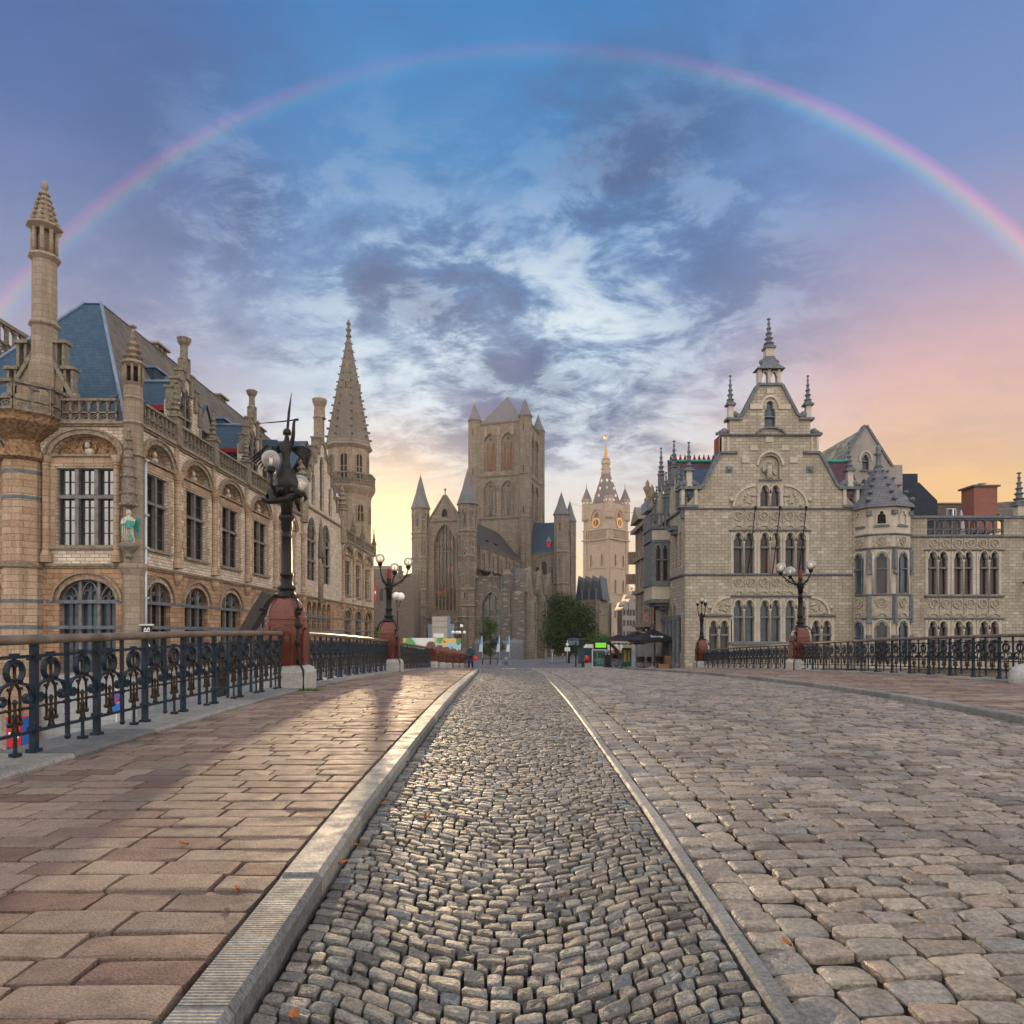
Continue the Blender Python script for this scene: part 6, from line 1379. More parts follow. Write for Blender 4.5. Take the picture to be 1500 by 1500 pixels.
def stained():
    t = NT('stained_glass'); p, _ = t.pos()
    br = t.node('ShaderNodeTexBrick'); br.inputs['Scale'].default_value = 1.0; br.inputs['Brick Width'].default_value = 0.4; br.inputs['Row Height'].default_value = 0.55; br.inputs['Mortar Size'].default_value = 0.03
    br.inputs['Color1'].default_value = (0.035, 0.03, 0.03, 1); br.inputs['Color2'].default_value = (0.07, 0.055, 0.045, 1); br.inputs['Mortar'].default_value = (0.015, 0.014, 0.013, 1)
    w_, p2, z = t.wallco(); t.link(w_, br.inputs['Vector'])
    n = t.noise(p, 0.55, 3); c = t.mix(t.ramp(n, [(0.56, 0.0), (0.68, 1.0)]), br.outputs['Color'], (0.30, 0.075, 0.02))
    t.set(Base_Color=c, Roughness=0.25); return t.m
M_STAIN = stained()
CHURCH, FC = church()
# ---------------------------------------------------------------- belfry
def belfry():
    Y = 283.0; k = 0.286; V = lambda p: (928 - p) * k; a = math.radians(-43.4)
    T = thing('belfry_tower', 'tall pale belfry with gilded clocks, four corner turrets and slender spire, right of the church', 'tower', (0.143 * Y, Y, 0)); W = 13.5
    FA = Frame((0, 0, EYE), a); FB = Frame((0, 0, EYE), a + PI / 2)
    cx = FA(-W / 2, 0, -W / 2)
    b = MB().mat(M_BELF)
    rows = ((V(829), V(811)), (V(869), V(848)), (V(905), V(885)))
    for F, s0, s1 in ((FA, -W, 0), (FB, 0, W)):
        b.F = F; hol = []
        for v0, v1 in rows:
            for q in (0.3, 0.72): u = s0 + W * q; hol.append(arch(u - 0.75, u + 0.75, v0, v1 - 1.4, v1, 'pt', 8))
        b.mat(M_BELF).face(rect(s0, s1, -5.5, V(737)), 0, hol, 0.8)
        for h in hol: b.band(h, 0.25, -0.1, 0.2, True); b.mat(M_LOUV2).box(h[0][0], h[1][0], h[0][1], h[0][1] + 5.5, -0.75, -0.5); b.mat(M_BELF)
        for v in (832, 870, 907): course(b, s0, s1, V(v), 0.5, 0.35)
        b.box(s0 - 0.4, s1 + 0.4, V(791), V(789), -0.2, 0.9); b.box(s0 - 0.4, s1 + 0.4, V(776), V(775), -0.2, 0.6)
        n = 11
        for i in range(n): u = s0 + 1.6 + (W - 3.2) * i / (n - 1); b.box(u - 0.18, u + 0.18, V(789), V(778), 0.3, 0.75)
        c = (s0 + s1) / 2; b.band(arch_curve(c - 2.6, c + 2.6, V(762), V(746), 'seg', 12)[::-1], 0.5, -0.1, 0.4); b.mat(M_LOUV).face(arch(c - 1.0, c + 1.0, V(759), V(753), V(750), 'pt', 8), 0.05); b.mat(M_BELF)
        # pilaster strips of the corners
        for u in (s0 + 0.9, s1 - 0.9): b.box(u - 0.9, u + 0.9, -5.5, V(776), 0, 0.35)
    b.F = None
    b.add([FA(-W, -5.5, 0), FA(-W, V(737), 0), FA(-W, V(737), -W), FA(-W, -5.5, -W)], [(0, 1, 2, 3)]); b.add([FB(W, -5.5, 0), FB(W, V(737), 0), FB(W, V(737), -W), FB(W, -5.5, -W)], [(0, 1, 2, 3)])
    b.build('wall', None, T)
    for u, w_ in ((-0.9, -0.9), (-W + 0.9, -0.9), (-0.9, -W + 0.9), (-W + 0.9, -W + 0.9)):
        p = FA(u, 0, w_); t = MB().mat(M_BELF); t.lathe([(2.0, V(760)), (2.3, V(757)), (2.15, V(756)), (2.1, V(731)), (2.35, V(730)), (2.35, V(728))], (p[0], p[1], EYE), 8, a + PI / 8, False)
        t.mat(M_WHITEP)
        for j in range(8): an = a + j * PI / 4; t.ball((p[0] + 2.05 * math.cos(an), p[1] + 2.05 * math.sin(an), EYE + V(734)), 0.4, 5, 4)
        o = t.build('corner_turret', None, T); t = MB().mat(M_BELF_SL); t.lathe([(2.2, V(728)), (1.5, V(722)), (0.2, V(711)), (0.05, V(703))], (p[0], p[1], EYE), 8, a + PI / 8, False); t.build('cone_roof', None, o)
    s = MB().mat(M_BELF_SL); c = (cx[0], cx[1], EYE)
    s.lathe([(6.6, V(737)), (5.2, V(722)), (3.4, V(704)), (2.0, V(690))], c, 8, a + PI / 8, False); s.mat(M_BELF).lathe([(2.1, V(690)), (2.1, V(686)), (1.7, V(685)), (1.7, V(676)), (2.1, V(674)), (1.5, V(668)), (1.9, V(667)), (1.2, V(665))], c, 8, a, False); s.mat(M_GOLDST).lathe([(1.0, V(667)), (0.5, V(652)), (0.12, V(645)), (0.1, V(637))], c, 8, a, False)
    s.mat(M_WHITEP)
    for j in range(8):
        an = a + j * PI / 4
        for v, r in ((724, 5.3), (713, 4.3), (701, 3.2)): s.ball((c[0] + r * 0.95 * math.cos(an), c[1] + r * 0.95 * math.sin(an), EYE + V(v)), 0.5, 5, 4, (1, 1, 1.5))
        for v, r in ((682, 1.9), (671, 1.8)): s.mat(M_GOLDST).ball((c[0] + r * math.cos(an), c[1] + r * math.sin(an), EYE + V(v)), 0.3, 5, 4, (1, 1, 2)); s.mat(M_WHITEP)
    s.build('spire', None, T)
    g = MB(Frame((c[0], c[1], EYE), 0.0)).mat(M_GOLD); v = V(637); g.prism([(-0.9, v + 0.6), (-0.5, v), (0.4, v), (0.7, v + 0.9), (1.0, v + 1.2), (0.7, v + 1.5), (0.35, v + 0.9), (-0.3, v + 0.8), (-0.8, v + 1.6), (-1.1, v + 1.4)], -0.15, 0.15); g.build('weathercock', None, T)
    for F, cc in ((FA, -W / 2), (FB, W / 2)):
        m = MB(F).mat(M_CLOCKD); m.prism(circle((cc, V(765)), 1.9, 24), 0.0, 0.25); o = m.build('clock_face', None, T); m = MB(F).mat(M_GOLD); m.band(circle((cc, V(765)), 2.05, 28), 0.22, 0.1, 0.45, True); m.band(circle((cc, V(765)), 1.45, 24), 0.1, 0.2, 0.4, True)
        for j in range(12): t_ = PI / 6 * j; m.band([(cc + 1.55 * math.cos(t_), V(765) + 1.55 * math.sin(t_)), (cc + 1.95 * math.cos(t_), V(765) + 1.95 * math.sin(t_))], 0.22, 0.2, 0.42, off=-0.11)
        m.build('numeral_ring', None, o); m = MB(F).mat(M_GOLD); m.band([(cc, V(765)), (cc - 0.1, V(765) + 1.35)], 0.14, 0.42, 0.5, off=-0.07); m.band([(cc, V(765)), (cc - 0.25, V(765) - 0.95)], 0.2, 0.42, 0.5, off=-0.1); m.build('clock_hands', None, o)
    d = MB(FB).mat(M_REDP); d.prism(arch(W * 0.1, W * 0.1 + 1.6, -5.0, 0, 1.2, 'pt', 8), 0.0, 0.1); d.build('door', None, T)
M_BELF_SL = slates('lilac_slate', (0.12, 0.10, 0.105), (0.18, 0.15, 0.15), rough=0.5); M_CLOCKD = plain('clock_dark', (0.09, 0.06, 0.05), 0.5); M_GOLDST = plain('ochre_stone', (0.45, 0.25, 0.10), 0.6); M_LOUV2 = plain('ochre_tracery', (0.32, 0.22, 0.10), 0.7)
belfry()
# ---------------------------------------------------------------- low houses in the gaps
def small_houses():
    y = 128.0; k = y / 1000; X = lambda p: (p - 750) * k; V = lambda p: (928 - p) * k
    T = thing('dark_brick_house', 'low dark rubble house with one chimney against the sunset, between spire tower and church', 'house', (X(575), y, 0)); F = Frame((-X(575), 0, EYE), 0)
    m = MB(F).mat(M_DARKBR); hs = [rect(X(556), X(561), V(880), V(862)), rect(X(567), X(572), V(880), V(862))]
    m.face([(X(540), -5.3), (X(606), -5.3), (X(606), V(842)), (X(586), V(850)), (X(572), V(833)), (X(540), V(833))], 0, hs, 0.3, 8); m.build('wall', None, T)
    for h in hs: p = MB(F); p.face(h, -0.25); p.build('window', M_WINR, T)
    m = MB(F).mat(M_SLBROWN); m.add([F(X(572), V(833), 0.1), F(X(540), V(833), 0.1), F(X(540), V(825), -5), F(X(566), V(825), -5)], [(0, 1, 2, 3)]); m.build('roof', None, T); m = MB(F).mat(M_DARKBR); m.box(X(581), X(586), V(852), V(827), -2.5, -1.5); m.build('chimney', None, T)
    m = MB(F).mat(M_REDP); m.box(X(549), X(551.5), V(880), V(855), 0.3, 0.4); m.mat(M_WHITEP).box(X(549.3), X(551.2), V(870), V(866), 0.28, 0.42); T2 = m.build('street_banner'); T2.location = (X(575), y, 0); tag(T2, 'narrow red and white vertical banner on the dark rubble house', 'banner')
    # row of classical house beyond the limestone house
    S = 12.5; T = thing('classical_house', 'tall grey stuccoed house with pilasters, cornices and urns, beyond the side oriel', 'house', (S, 60.2, 0)); F = Frame((0, -60.2, EYE), -PI / 2)
    m = MB(F).mat(M_GREYH); hs = [rect(-62.4 - 2.3 * i, -61.4 - 2.3 * i, v0, v1) for i in range(3) for v0, v1 in ((1.0, 3.4), (4.4, 6.8), (7.6, 9.4))]
    m.face(rect(-69.2, -60.15, -5, 11.0), 0, hs, 0.25); m.add([F(-69.2, -5, 0), F(-69.2, 11, 0), F(-69.2, 11, -9), F(-69.2, -5, -9)], [(0, 1, 2, 3)]); m.add([F(-60.15, 9, 0), F(-60.15, 11, 0), F(-60.15, 11, -9), F(-60.15, 9, -9)], [(0, 1, 2, 3)]); m.build('wall', None, T)
    for h in hs: window(T, F, h, 0.2, [(h[0][0] + h[1][0]) / 2], [h[2][1] - 0.7], M_FRAMEW, M_WINR, None, 0.06)
    t = MB(F).mat(M_TRIMW)
    for i in range(4): t.box(-60.9 - 2.3 * i - 0.22, -60.9 - 2.3 * i + 0.22, 0.7, 9.9, 0, 0.16)
    for v, w_ in ((10.0, 0.5), (7.1, 0.28), (3.9, 0.3), (0.6, 0.3)): t.box(-69.3, -60.2, v, v + 0.35, 0, w_)
    t.box(-69.4, -68.6, 7.0, 8.2, 0, 0.75); t.box(-69.4, -68.8, 5.0, 6.0, 0, 0.9); t.prism([(-69.3, 10.9), (-64.8, 10.9), (-67, 12.4)], -0.4, 0.5); t.build('stone_trim', None, T)
    z = MB(F).mat(M_LEADB); z.box(-63.5, -61.0, 11.0, 11.9, -1.5, 0.5); z.build('box_gutter', None, T)
    for u, v in ((-60.9, 11.0), (-63.0, 11.9)):
        z = MB(F).mat(M_TRIMW); z.lathe([(0.3, 0), (0.3, 0.5), (0.14, 0.7), (0.2, 1.0), (0.42, 1.5), (0.16, 1.8), (0.2, 1.95), (0.03, 2.3)], (u, v, 0.0), 8); z.build('urn', None, T)
    rfm = MB(F).mat(M_SLBLUE); rfm.add([F(-69.3, 11, 0), F(-60.2, 11, 0), F(-60.2, 13.5, -5), F(-69.3, 13.5, -5)], [(0, 1, 2, 3)]); rfm.build('roof', None, T)
    y = 200.0; k2 = 0.2
    for px, pw, top, nm in ((917, 9, 880, 'pale stepped gable house nearer the belfry, far down the street'), (926, 8, 868, 'pale pointed gable house with reddish roof, far down the street'), (936, 12, 872, 'pale gabled house at the street end behind the red banner')):
        y = 196 + (px - 917) * 0.4; k2 = y / 1000; x = (px - 750) * k2; T = thing('gabled_house', nm, 'house', (x, y, 0)); F = Frame((0, 0, EYE), 0.15); hw = pw * k2 * 0.6; v = (928 - top) * k2
        m = MB(F).mat(M_GREYH); hs = [rect(q - 0.35, q + 0.35, vv, vv + 1.6) for q in (-hw * 0.5, hw * 0.5) for vv in (-1, 2.2, 5.2) if vv + 2.2 < v]
        m.face([(-hw, -5.2), (hw, -5.2), (hw, v - 2.6), (hw * 0.6, v - 2.6), (hw * 0.6, v - 1.2), (0, v), (-hw * 0.6, v - 1.2), (-hw * 0.6, v - 2.6), (-hw, v - 2.6)], 0, hs, 0.3, 5); m.build('wall', None, T)
        for h in hs: p = MB(F); p.face(h, -0.25); p.build('window', M_WINR, T)
        r = MB(F).mat(M_TILER); r.add([F(-hw, v - 2.7, -0.2), F(0, v - 0.2, -0.2), F(0, v - 0.2, -8), F(-hw, v - 2.7, -8)], [(0, 1, 2, 3)]); r.add([F(hw, v - 2.7, -0.2), F(0, v - 0.2, -0.2), F(0, v - 0.2, -8), F(hw, v - 2.7, -8)], [(0, 1, 2, 3)]); r.build('roof', None, T)
    # building edge left of the belfry foot
    y = 230; k = y / 1000; T = thing('terraced_house', 'grey terraced house half hidden by the dark tree, right of the church choir', 'house', ((848 - 750) * k, y, 0)); F = Frame((0, 0, EYE), 0.0)
    m = MB(F).mat(M_GREYH); hs = [rect(q, q + 0.8, vv, vv + 1.8) for q in (-1.6, 0.4) for vv in (-1, 2.4, 6)]; m.face(rect(-3, 2.4, -5.2, 13), 0, hs, 0.3, 6); m.build('wall', None, T)
    for h in hs: p = MB(F); p.face(h, -0.25); p.build('window', M_WINR, T)
small_houses()
# ---------------------------------------------------------------- bridge railings and lamps
def on_ground(px, py, drop=0.0):
    """ground point seen at a photo pixel"""
    lo, hi = 1.5, 140.0
    ys = np.arange(1.5, 140, 0.01); yy = 928 + 1000 * (EYE - gz(ys) + drop) / ys
    i = np.argmax(yy <= py); Y = float(ys[i]); return ((px - 750) / 1000 * Y, Y, gzf(Y) - drop)
def skin_mesh(name, V, E, Rr, mat, parent=None, sub=1, smooth=True):
    me = bpy.data.meshes.new(name); me.from_pydata(V, E, []); o = bpy.data.objects.new(name, me); link(o)
    md = o.modifiers.new('skin', 'SKIN'); md.use_smooth_shade = smooth
    for i, r in enumerate(Rr):
        d = me.skin_vertices[0].data[i]; d.radius = (r, r) if not isinstance(r, tuple) else r; d.use_root = (i == 0)
    if sub: o.modifiers.new('sub', 'SUBSURF').levels = sub
    dg = bpy.context.evaluated_depsgraph_get(); dg.update()
    m2 = bpy.data.meshes.new_from_object(o.evaluated_get(dg)); m2.name = name
    bpy.data.objects.remove(o); m2.materials.clear(); m2.materials.append(mat)
    o = bpy.data.objects.new(name, m2); return link(o, parent)
RL = 1.0
def make_bay():
    F = Frame((0, 0, 0), PI / 2); pn = MB(F); ps = MB(F); H = 1.04
    ps.mat(M_IRON); ps.box(-0.028, 0.028, 0.0, H + 0.02, -0.03, 0.03); ps.box(-0.05, 0.05, -0.02, 0.03, -0.05, 0.05); ps.box(-0.045, 0.045, 0.88, 0.93, -0.045, 0.045); ps.box(-0.042, 0.042, 0.2, 0.24, -0.042, 0.042)
    pn.mat(M_IRON); m = RL / 2
    pn.box(0.034, RL - 0.034, 0.905, 0.935, -0.02, 0.02); pn.box(0.034, RL - 0.034, 0.185, 0.212, -0.02, 0.02)
    pn.box(m - 0.017, m + 0.017, 0.06, H, -0.017, 0.017)
    for k in range(7): pn.box(m - 0.02, m + 0.02, 0.27 + 0.028 * k, 0.282 + 0.028 * k, -0.02, 0.02) if k % 2 else None
    pn.ball((m, 0.07, 0), 0.035, 6, 4)
    for c in (0.25, 0.75):
        arc = [(c + 0.115 * math.cos(t), 0.785 + 0.115 * math.sin(t)) for t in np.linspace(-0.95, PI + 0.95, 17)]
        pn.mat(M_IRON).band(arc, 0.02, -0.026, 0.026)
        pn.box(c - 0.05, c + 0.05, 0.93, 0.955, -0.016, 0.016)
        for s in (-1, 1):
            x0 = c + s * 0.067
            path = [(x0, 0.692), (c + s * 0.075, 0.665), (c + s * 0.11, 0.655), (c + s * 0.165, 0.64), (c + s * 0.2, 0.6), (c + s * 0.212, 0.545), (c + s * 0.2, 0.5), (c + s * 0.165, 0.488), (c + s * 0.14, 0.505), (c + s * 0.138, 0.535), (c + s * 0.16, 0.552), (c + s * 0.18, 0.535)]
            pn.band(path, 0.018 * s, -0.022, 0.022)
            pn.mat(M_IRONB).tube([(c, 0.70, 0), (c + s * 0.03, 0.655, 0), (c + s * 0.062, 0.61, 0), (c + s * 0.07, 0.53, 0), (c + s * 0.066, 0.38, 0), (c + s * 0.07, 0.315, 0)], [0.016, 0.017, 0.016, 0.014, 0.014, 0.012], 6)
            pn.ball((c + s * 0.07, 0.3, 0), 0.027, 7, 5); pn.ball((c + s * 0.085, 0.625, 0), 0.017, 6, 4)
            pn.tube([(c + s * 0.066, 0.40, 0), (c + s * 0.1, 0.435, 0), (c + s * 0.12, 0.44, 0)], 0.01, 5)
            pn.tube([(c + s * 0.02, 0.37, 0), (c + s * 0.035, 0.3, 0), (c + s * 0.03, 0.25, 0), (c + s * 0.05, 0.212, 0)], 0.009, 5)
            pn.mat(M_IRON)
        pn.mat(M_IRONB).lathe([(0.014, 0.0), (0.03, 0.02), (0.016, 0.04), (0.014, 0.13), (0.034, 0.15), (0.014, 0.17), (0.018, 0.22)], (c, 0.69, 0), 7)
        pn.lathe([(0.012, 0), (0.03, 0.02), (0.012, 0.04), (0.014, 0.14), (0.034, 0.17), (0.014, 0.2), (0.014, 0.27), (0.03, 0.3), (0.005, 0.33)], (c, 0.2, 0), 7)
        pn.tube([(c - 0.21, 0.43, 0), (c + 0.21, 0.43, 0)], 0.012, 5)
        for s in (-0.2, 0.2): pn.ball((c + s, 0.43, 0), 0.02, 6, 4)
        if c > 0.5: pn.mat(M_IRON).box(c - 0.035, c + 0.035, 0.0, 0.03, -0.04, 0.04); pn.box(c - 0.012, c + 0.012, 0.03, 0.19, -0.012, 0.012)
    a = pn.build('panel'); b = ps.build('post')
    for o in (a, b): COL.objects.unlink(o)
    return a, b
BAY_P, BAY_S = make_bay()
def railing(label, x, y0, y1, side):
    T = thing('railing', label, 'railing', (x, y0, gzf(y0)), 0, 'ornate iron bridge railings')
    n = max(1, round((y1 - y0) / RL)); d = (y1 - y0) / n
    for i in range(n + 1):
        y = y0 + d * i; sl = math.atan2(gzf(y + d) - gzf(y), d)
        for src in ((BAY_P, BAY_S) if i < n else (BAY_S,)):
            c = src.copy(); link(c, T); c.location = (0, y - y0, gzf(y) + 0.055 - gzf(y0)); c.scale = (1, d / RL if src is BAY_P else 1, 1); c.rotation_euler = (sl if src is BAY_P else 0, 0, 0)
    m = MB().mat(M_RAIL); ys = np.linspace(y0, y1, n * 2 + 1); prof = [(-0.055, 0.0), (-0.075, 0.03), (-0.07, 0.065), (-0.035, 0.09), (0.035, 0.09), (0.07, 0.065), (0.075, 0.03), (0.055, 0.0)]
    V = [(px_, y - y0, gzf(y) - gzf(y0) + 1.09 + pz) for y in ys for px_, pz in prof]; k = len(prof)
    m.add(V, [(i * k + j, i * k + (j + 1) % k, (i + 1) * k + (j + 1) % k, (i + 1) * k + j) for i in range(len(ys) - 1) for j in range(k)], True); m.build('handrail', None, T)
    return T
LX, RX = -4.6, 12.45
railing('ornate dark iron railing closest to the viewer, running up to the statue lamp', LX, 2.6, 13.52, 0)
railing('ornate iron railing between the statue lamp and the three-globe lamp at the spire tower', LX, 14.48, 25.1, 0)
railing('ornate iron railing between the three-globe lamp pier and the row of granite posts', LX, 25.95, 38.3, 0)
railing('ornate iron railing in front of the wing with the pierced parapet', RX, 13.5, 29.25, 1)
railing('ornate iron railing in front of the stepped gable facade, between two red lamp piers', RX, 30.15, 44.4, 1)
def sq_lathe(b, prof, n=24):
    """rounded-square section: (half width, z, squareness)"""
    vs = []; fs = []
    for r, z, p in prof:
        for i in range(n):
            a = 2 * PI * (i + 0.5) / n; c, s = math.cos(a), math.sin(a)
            q = (abs(c) ** p + abs(s) ** p) ** (-1 / p); vs.append(b.P(r * q * c, z, -r * q * s))
    for j in range(len(prof) - 1):
        for i in range(n): fs.append((j * n + i, j * n + (i + 1) % n, (j + 1) * n + (i + 1) % n, (j + 1) * n + i))
    fs.append(tuple(range(n))[::-1]); fs.append(tuple((len(prof) - 1) * n + i for i in range(n)))
    b.add(vs, fs, False)
def pier(T, sc=1.0, strap=True, z0=0.0):
    """red granite pier on a grey foot, children of T"""
    F = Frame((0, 0, z0), 0); b = MB(F).mat(M_GRANG); h = sc
    sq_lathe(b, [(0.5 * sc, -0.25, 9), (0.5 * sc, 0.36 * h, 9), (0.46 * sc, 0.44 * h, 9), (0.36 * sc, 0.5 * h, 9)]); b.build('plinth', None, T)
    b = MB(F).mat(M_GRAN)
    sq_lathe(b, [(0.36 * sc, 0.48 * h, 7), (0.335 * sc, 0.75 * h, 7), (0.33 * sc, 1.3 * h, 7), (0.355 * sc, 1.31 * h, 7), (0.355 * sc, 1.36 * h, 7), (0.33 * sc, 1.37 * h, 7), (0.33 * sc, 1.41 * h, 7), (0.355 * sc, 1.42 * h, 7), (0.355 * sc, 1.47 * h, 6), (0.335 * sc, 1.49 * h, 5), (0.325 * sc, 1.6 * h, 4.5), (0.28 * sc, 1.74 * h, 4), (0.2 * sc, 1.85 * h, 3.5), (0.14 * sc, 1.9 * h, 3)], 32)
    for a in range(4):                                                      # arched cheek on every side
        G = Frame((0, 0, z0), a * PI / 2); b.F = G
        b.prism(arch(-0.19 * sc, 0.19 * sc, 0.5 * h, 1.02 * h, 1.21 * h, 'seg', 12), 0.3 * sc, 0.40 * sc); b.band(arch_curve(-0.235 * sc, 0.235 * sc, 1.02 * h, 1.265 * h, 'seg', 12)[::-1], 0.05 * sc, 0.3 * sc, 0.37 * sc)
        for q in (-1, 1): b.box(q * 0.29 * sc - 0.05 * sc, q * 0.29 * sc + 0.05 * sc, 0.5 * h, 1.28 * h, 0.28 * sc, 0.362 * sc)
    b.F = F; o = b.build('granite_block', None, T)
    if strap:
        b = MB(F).mat(M_LAMP); d = 0.7071
        for sx, sy in ((1, 1), (-1, 1), (0, 1), (1, 0)):
            L = 1.0 if sx and sy else 0.72
            pts = [(sx * L * r * sc, z * h, sy * L * r * sc) for r, z in ((0.16, 1.915), (0.25, 1.85), (0.33, 1.72), (0.36, 1.55))]
            b.tube(pts, 0.028, 6); b.ball(pts[-1], 0.05, 7, 5)
            for s in (-1, 1): b.ball((pts[-1][0] + s * 0.05 * (sy != 0), pts[-1][1] + 0.07, pts[-1][2] + s * 0.05 * (sx != 0 and sy == 0)), 0.035, 6, 4)
        sx = strap if strap in (-1, 1) else 1
        pts = [(sx * r * sc, z * h, 0.0 + w_ * sc) for r, z, w_ in ((0.3, 1.6, 0.3), (0.35, 1.3, 0.38), (0.36, 0.95, 0.42), (0.38, 0.6, 0.44), (0.5, 0.4, 0.52), (0.5, 0.0, 0.52))]
        b.tube(pts, 0.026, 6)
        for p in pts[1:4]: b.ball(p, 0.06, 6, 5, (1, 1, 1.5))
        b.build('iron_strap', None, T)
    return o
def globe(T, p, r, opal=False):
    b = MB(); b.ball(p, r, 20, 14); o = b.build('globe', M_OPAL if opal else M_GLOBE, T)
    if not opal:
        c = MB().mat(M_WHITEP); c.lathe([(r * 0.16, -r * 0.8), (r * 0.2, -r * 0.2), (r * 0.17, r * 0.25), (0.01, r * 0.3)], p, 8); c.build('bulb', None, o)
    return o
def post_profile(top):
    return [(0.22, 1.86), (0.235, 1.9), (0.17, 1.95), (0.15, 2.02), (0.19, 2.04), (0.19, 2.08), (0.12, 2.13), (0.115, 2.3), (0.135, 2.32), (0.135, 2.36), (0.105, 2.38), (0.1, top * 0.62 + 2.38 * 0.38), (0.12, top * 0.64 + 2.38 * 0.36), (0.098, top * 0.67 + 2.38 * 0.33), (0.09, top - 0.3), (0.11, top - 0.28), (0.115, top - 0.1), (0.16, top - 0.05), (0.16, top), (0.1, top + 0.03)]
def arm_lamp(label, x, y, globes, gr, top, scale=1.0, lantern=True, strap=1):
    z = gzf(y); T = thing('street_lamp', label, 'lamp', (x, y, z), 0, 'lamps on red granite piers'); pier(T, 1.0, strap)
    b = MB().mat(M_LAMP); b.lathe(post_profile(top), (0, 0, 0), 12); b.build('pole', None, T)
    for gx, gy, gzv in globes:
        a = MB().mat(M_LAMP); L = math.hypot(gx, gy)
        a.tube([(0, 0, top + 0.02), (gx * 0.18, gy * 0.18, top + 0.05), (gx * 0.55, gy * 0.55, top + 0.18), (gx * 0.88, gy * 0.88, top + 0.42), (gx, gy, gzv - gr - 0.1)], [0.045, 0.035, 0.03, 0.028, 0.026], 7)
        a.lathe([(0.05, -gr - 0.12), (0.09, -gr - 0.04), (0.1, -gr + 0.04)], (gx, gy, gzv), 10)
        for t, s in ((0.3, 0.07), (0.5, 0.09), (0.7, 0.06)):                   # scrollwork
            cx_, cy_, cz_ = gx * t, gy * t, top + 0.0 + 0.3 * t
            ring = [(cx_ + (gx / L) * s * math.cos(q), cy_ + (gy / L) * s * math.cos(q), cz_ + s * math.sin(q)) for q in np.linspace(0, 5.2, 9)]
            a.tube(ring, 0.012, 5); a.ball((cx_, cy_, cz_ + 0.02), 0.03, 5, 4)
        a.build('arm', None, T); globe(T, (gx, gy, gzv), gr)
    a = MB().mat(M_LAMP); a.lathe([(0.1, top), (0.13, top + 0.1), (0.08, top + 0.18), (0.11, top + 0.3), (0.07, top + 0.4)], (0, 0, 0), 10)
    if lantern: a.mat(M_REDD).lathe([(0.085, top + 0.3), (0.095, top + 0.34), (0.09, top + 0.66), (0.05, top + 0.7)], (0, 0, 0), 10)
    a.build('finial', None, T)
    return T
M_REDD = plain('dark_red_enamel', (0.14, 0.012, 0.015), 0.4)
EH = lambda y: EYE - gzf(y)          # eye height above the deck
y = 25.5; e = EH(y); arm_lamp('three-globe street lamp on a red granite pier, against the sunset beside the spire tower', LX, y, [(-0.23, -0.5, 2.75 + e), (0.13, 0.5, 2.52 + e), (0.72, 0.05, 2.68 + e)], 0.175, 1.72 + e, strap=1)
y = 29.7; e = EH(y); arm_lamp('three-globe street lamp on a red granite pier in front of the stepped gable house', RX + 0.1, y, [(-0.9, -0.1, 2.86 + e), (-0.22, 0.55, 2.76 + e), (0.28, -0.4, 2.95 + e)], 0.215, 2.05 + e, strap=-1)
y = 44.8; e = EH(y); arm_lamp('slim lamp with a cluster of small globes, before the corner of the stepped gable house', RX, y, [(-0.3, -0.12, 2.06 + e), (-0.08, -0.3, 2.2 + e), (0.17, -0.22, 2.12 + e), (0.3, 0.2, 2.04 + e)], 0.15, 0.95 + e, lantern=False, strap=-1)
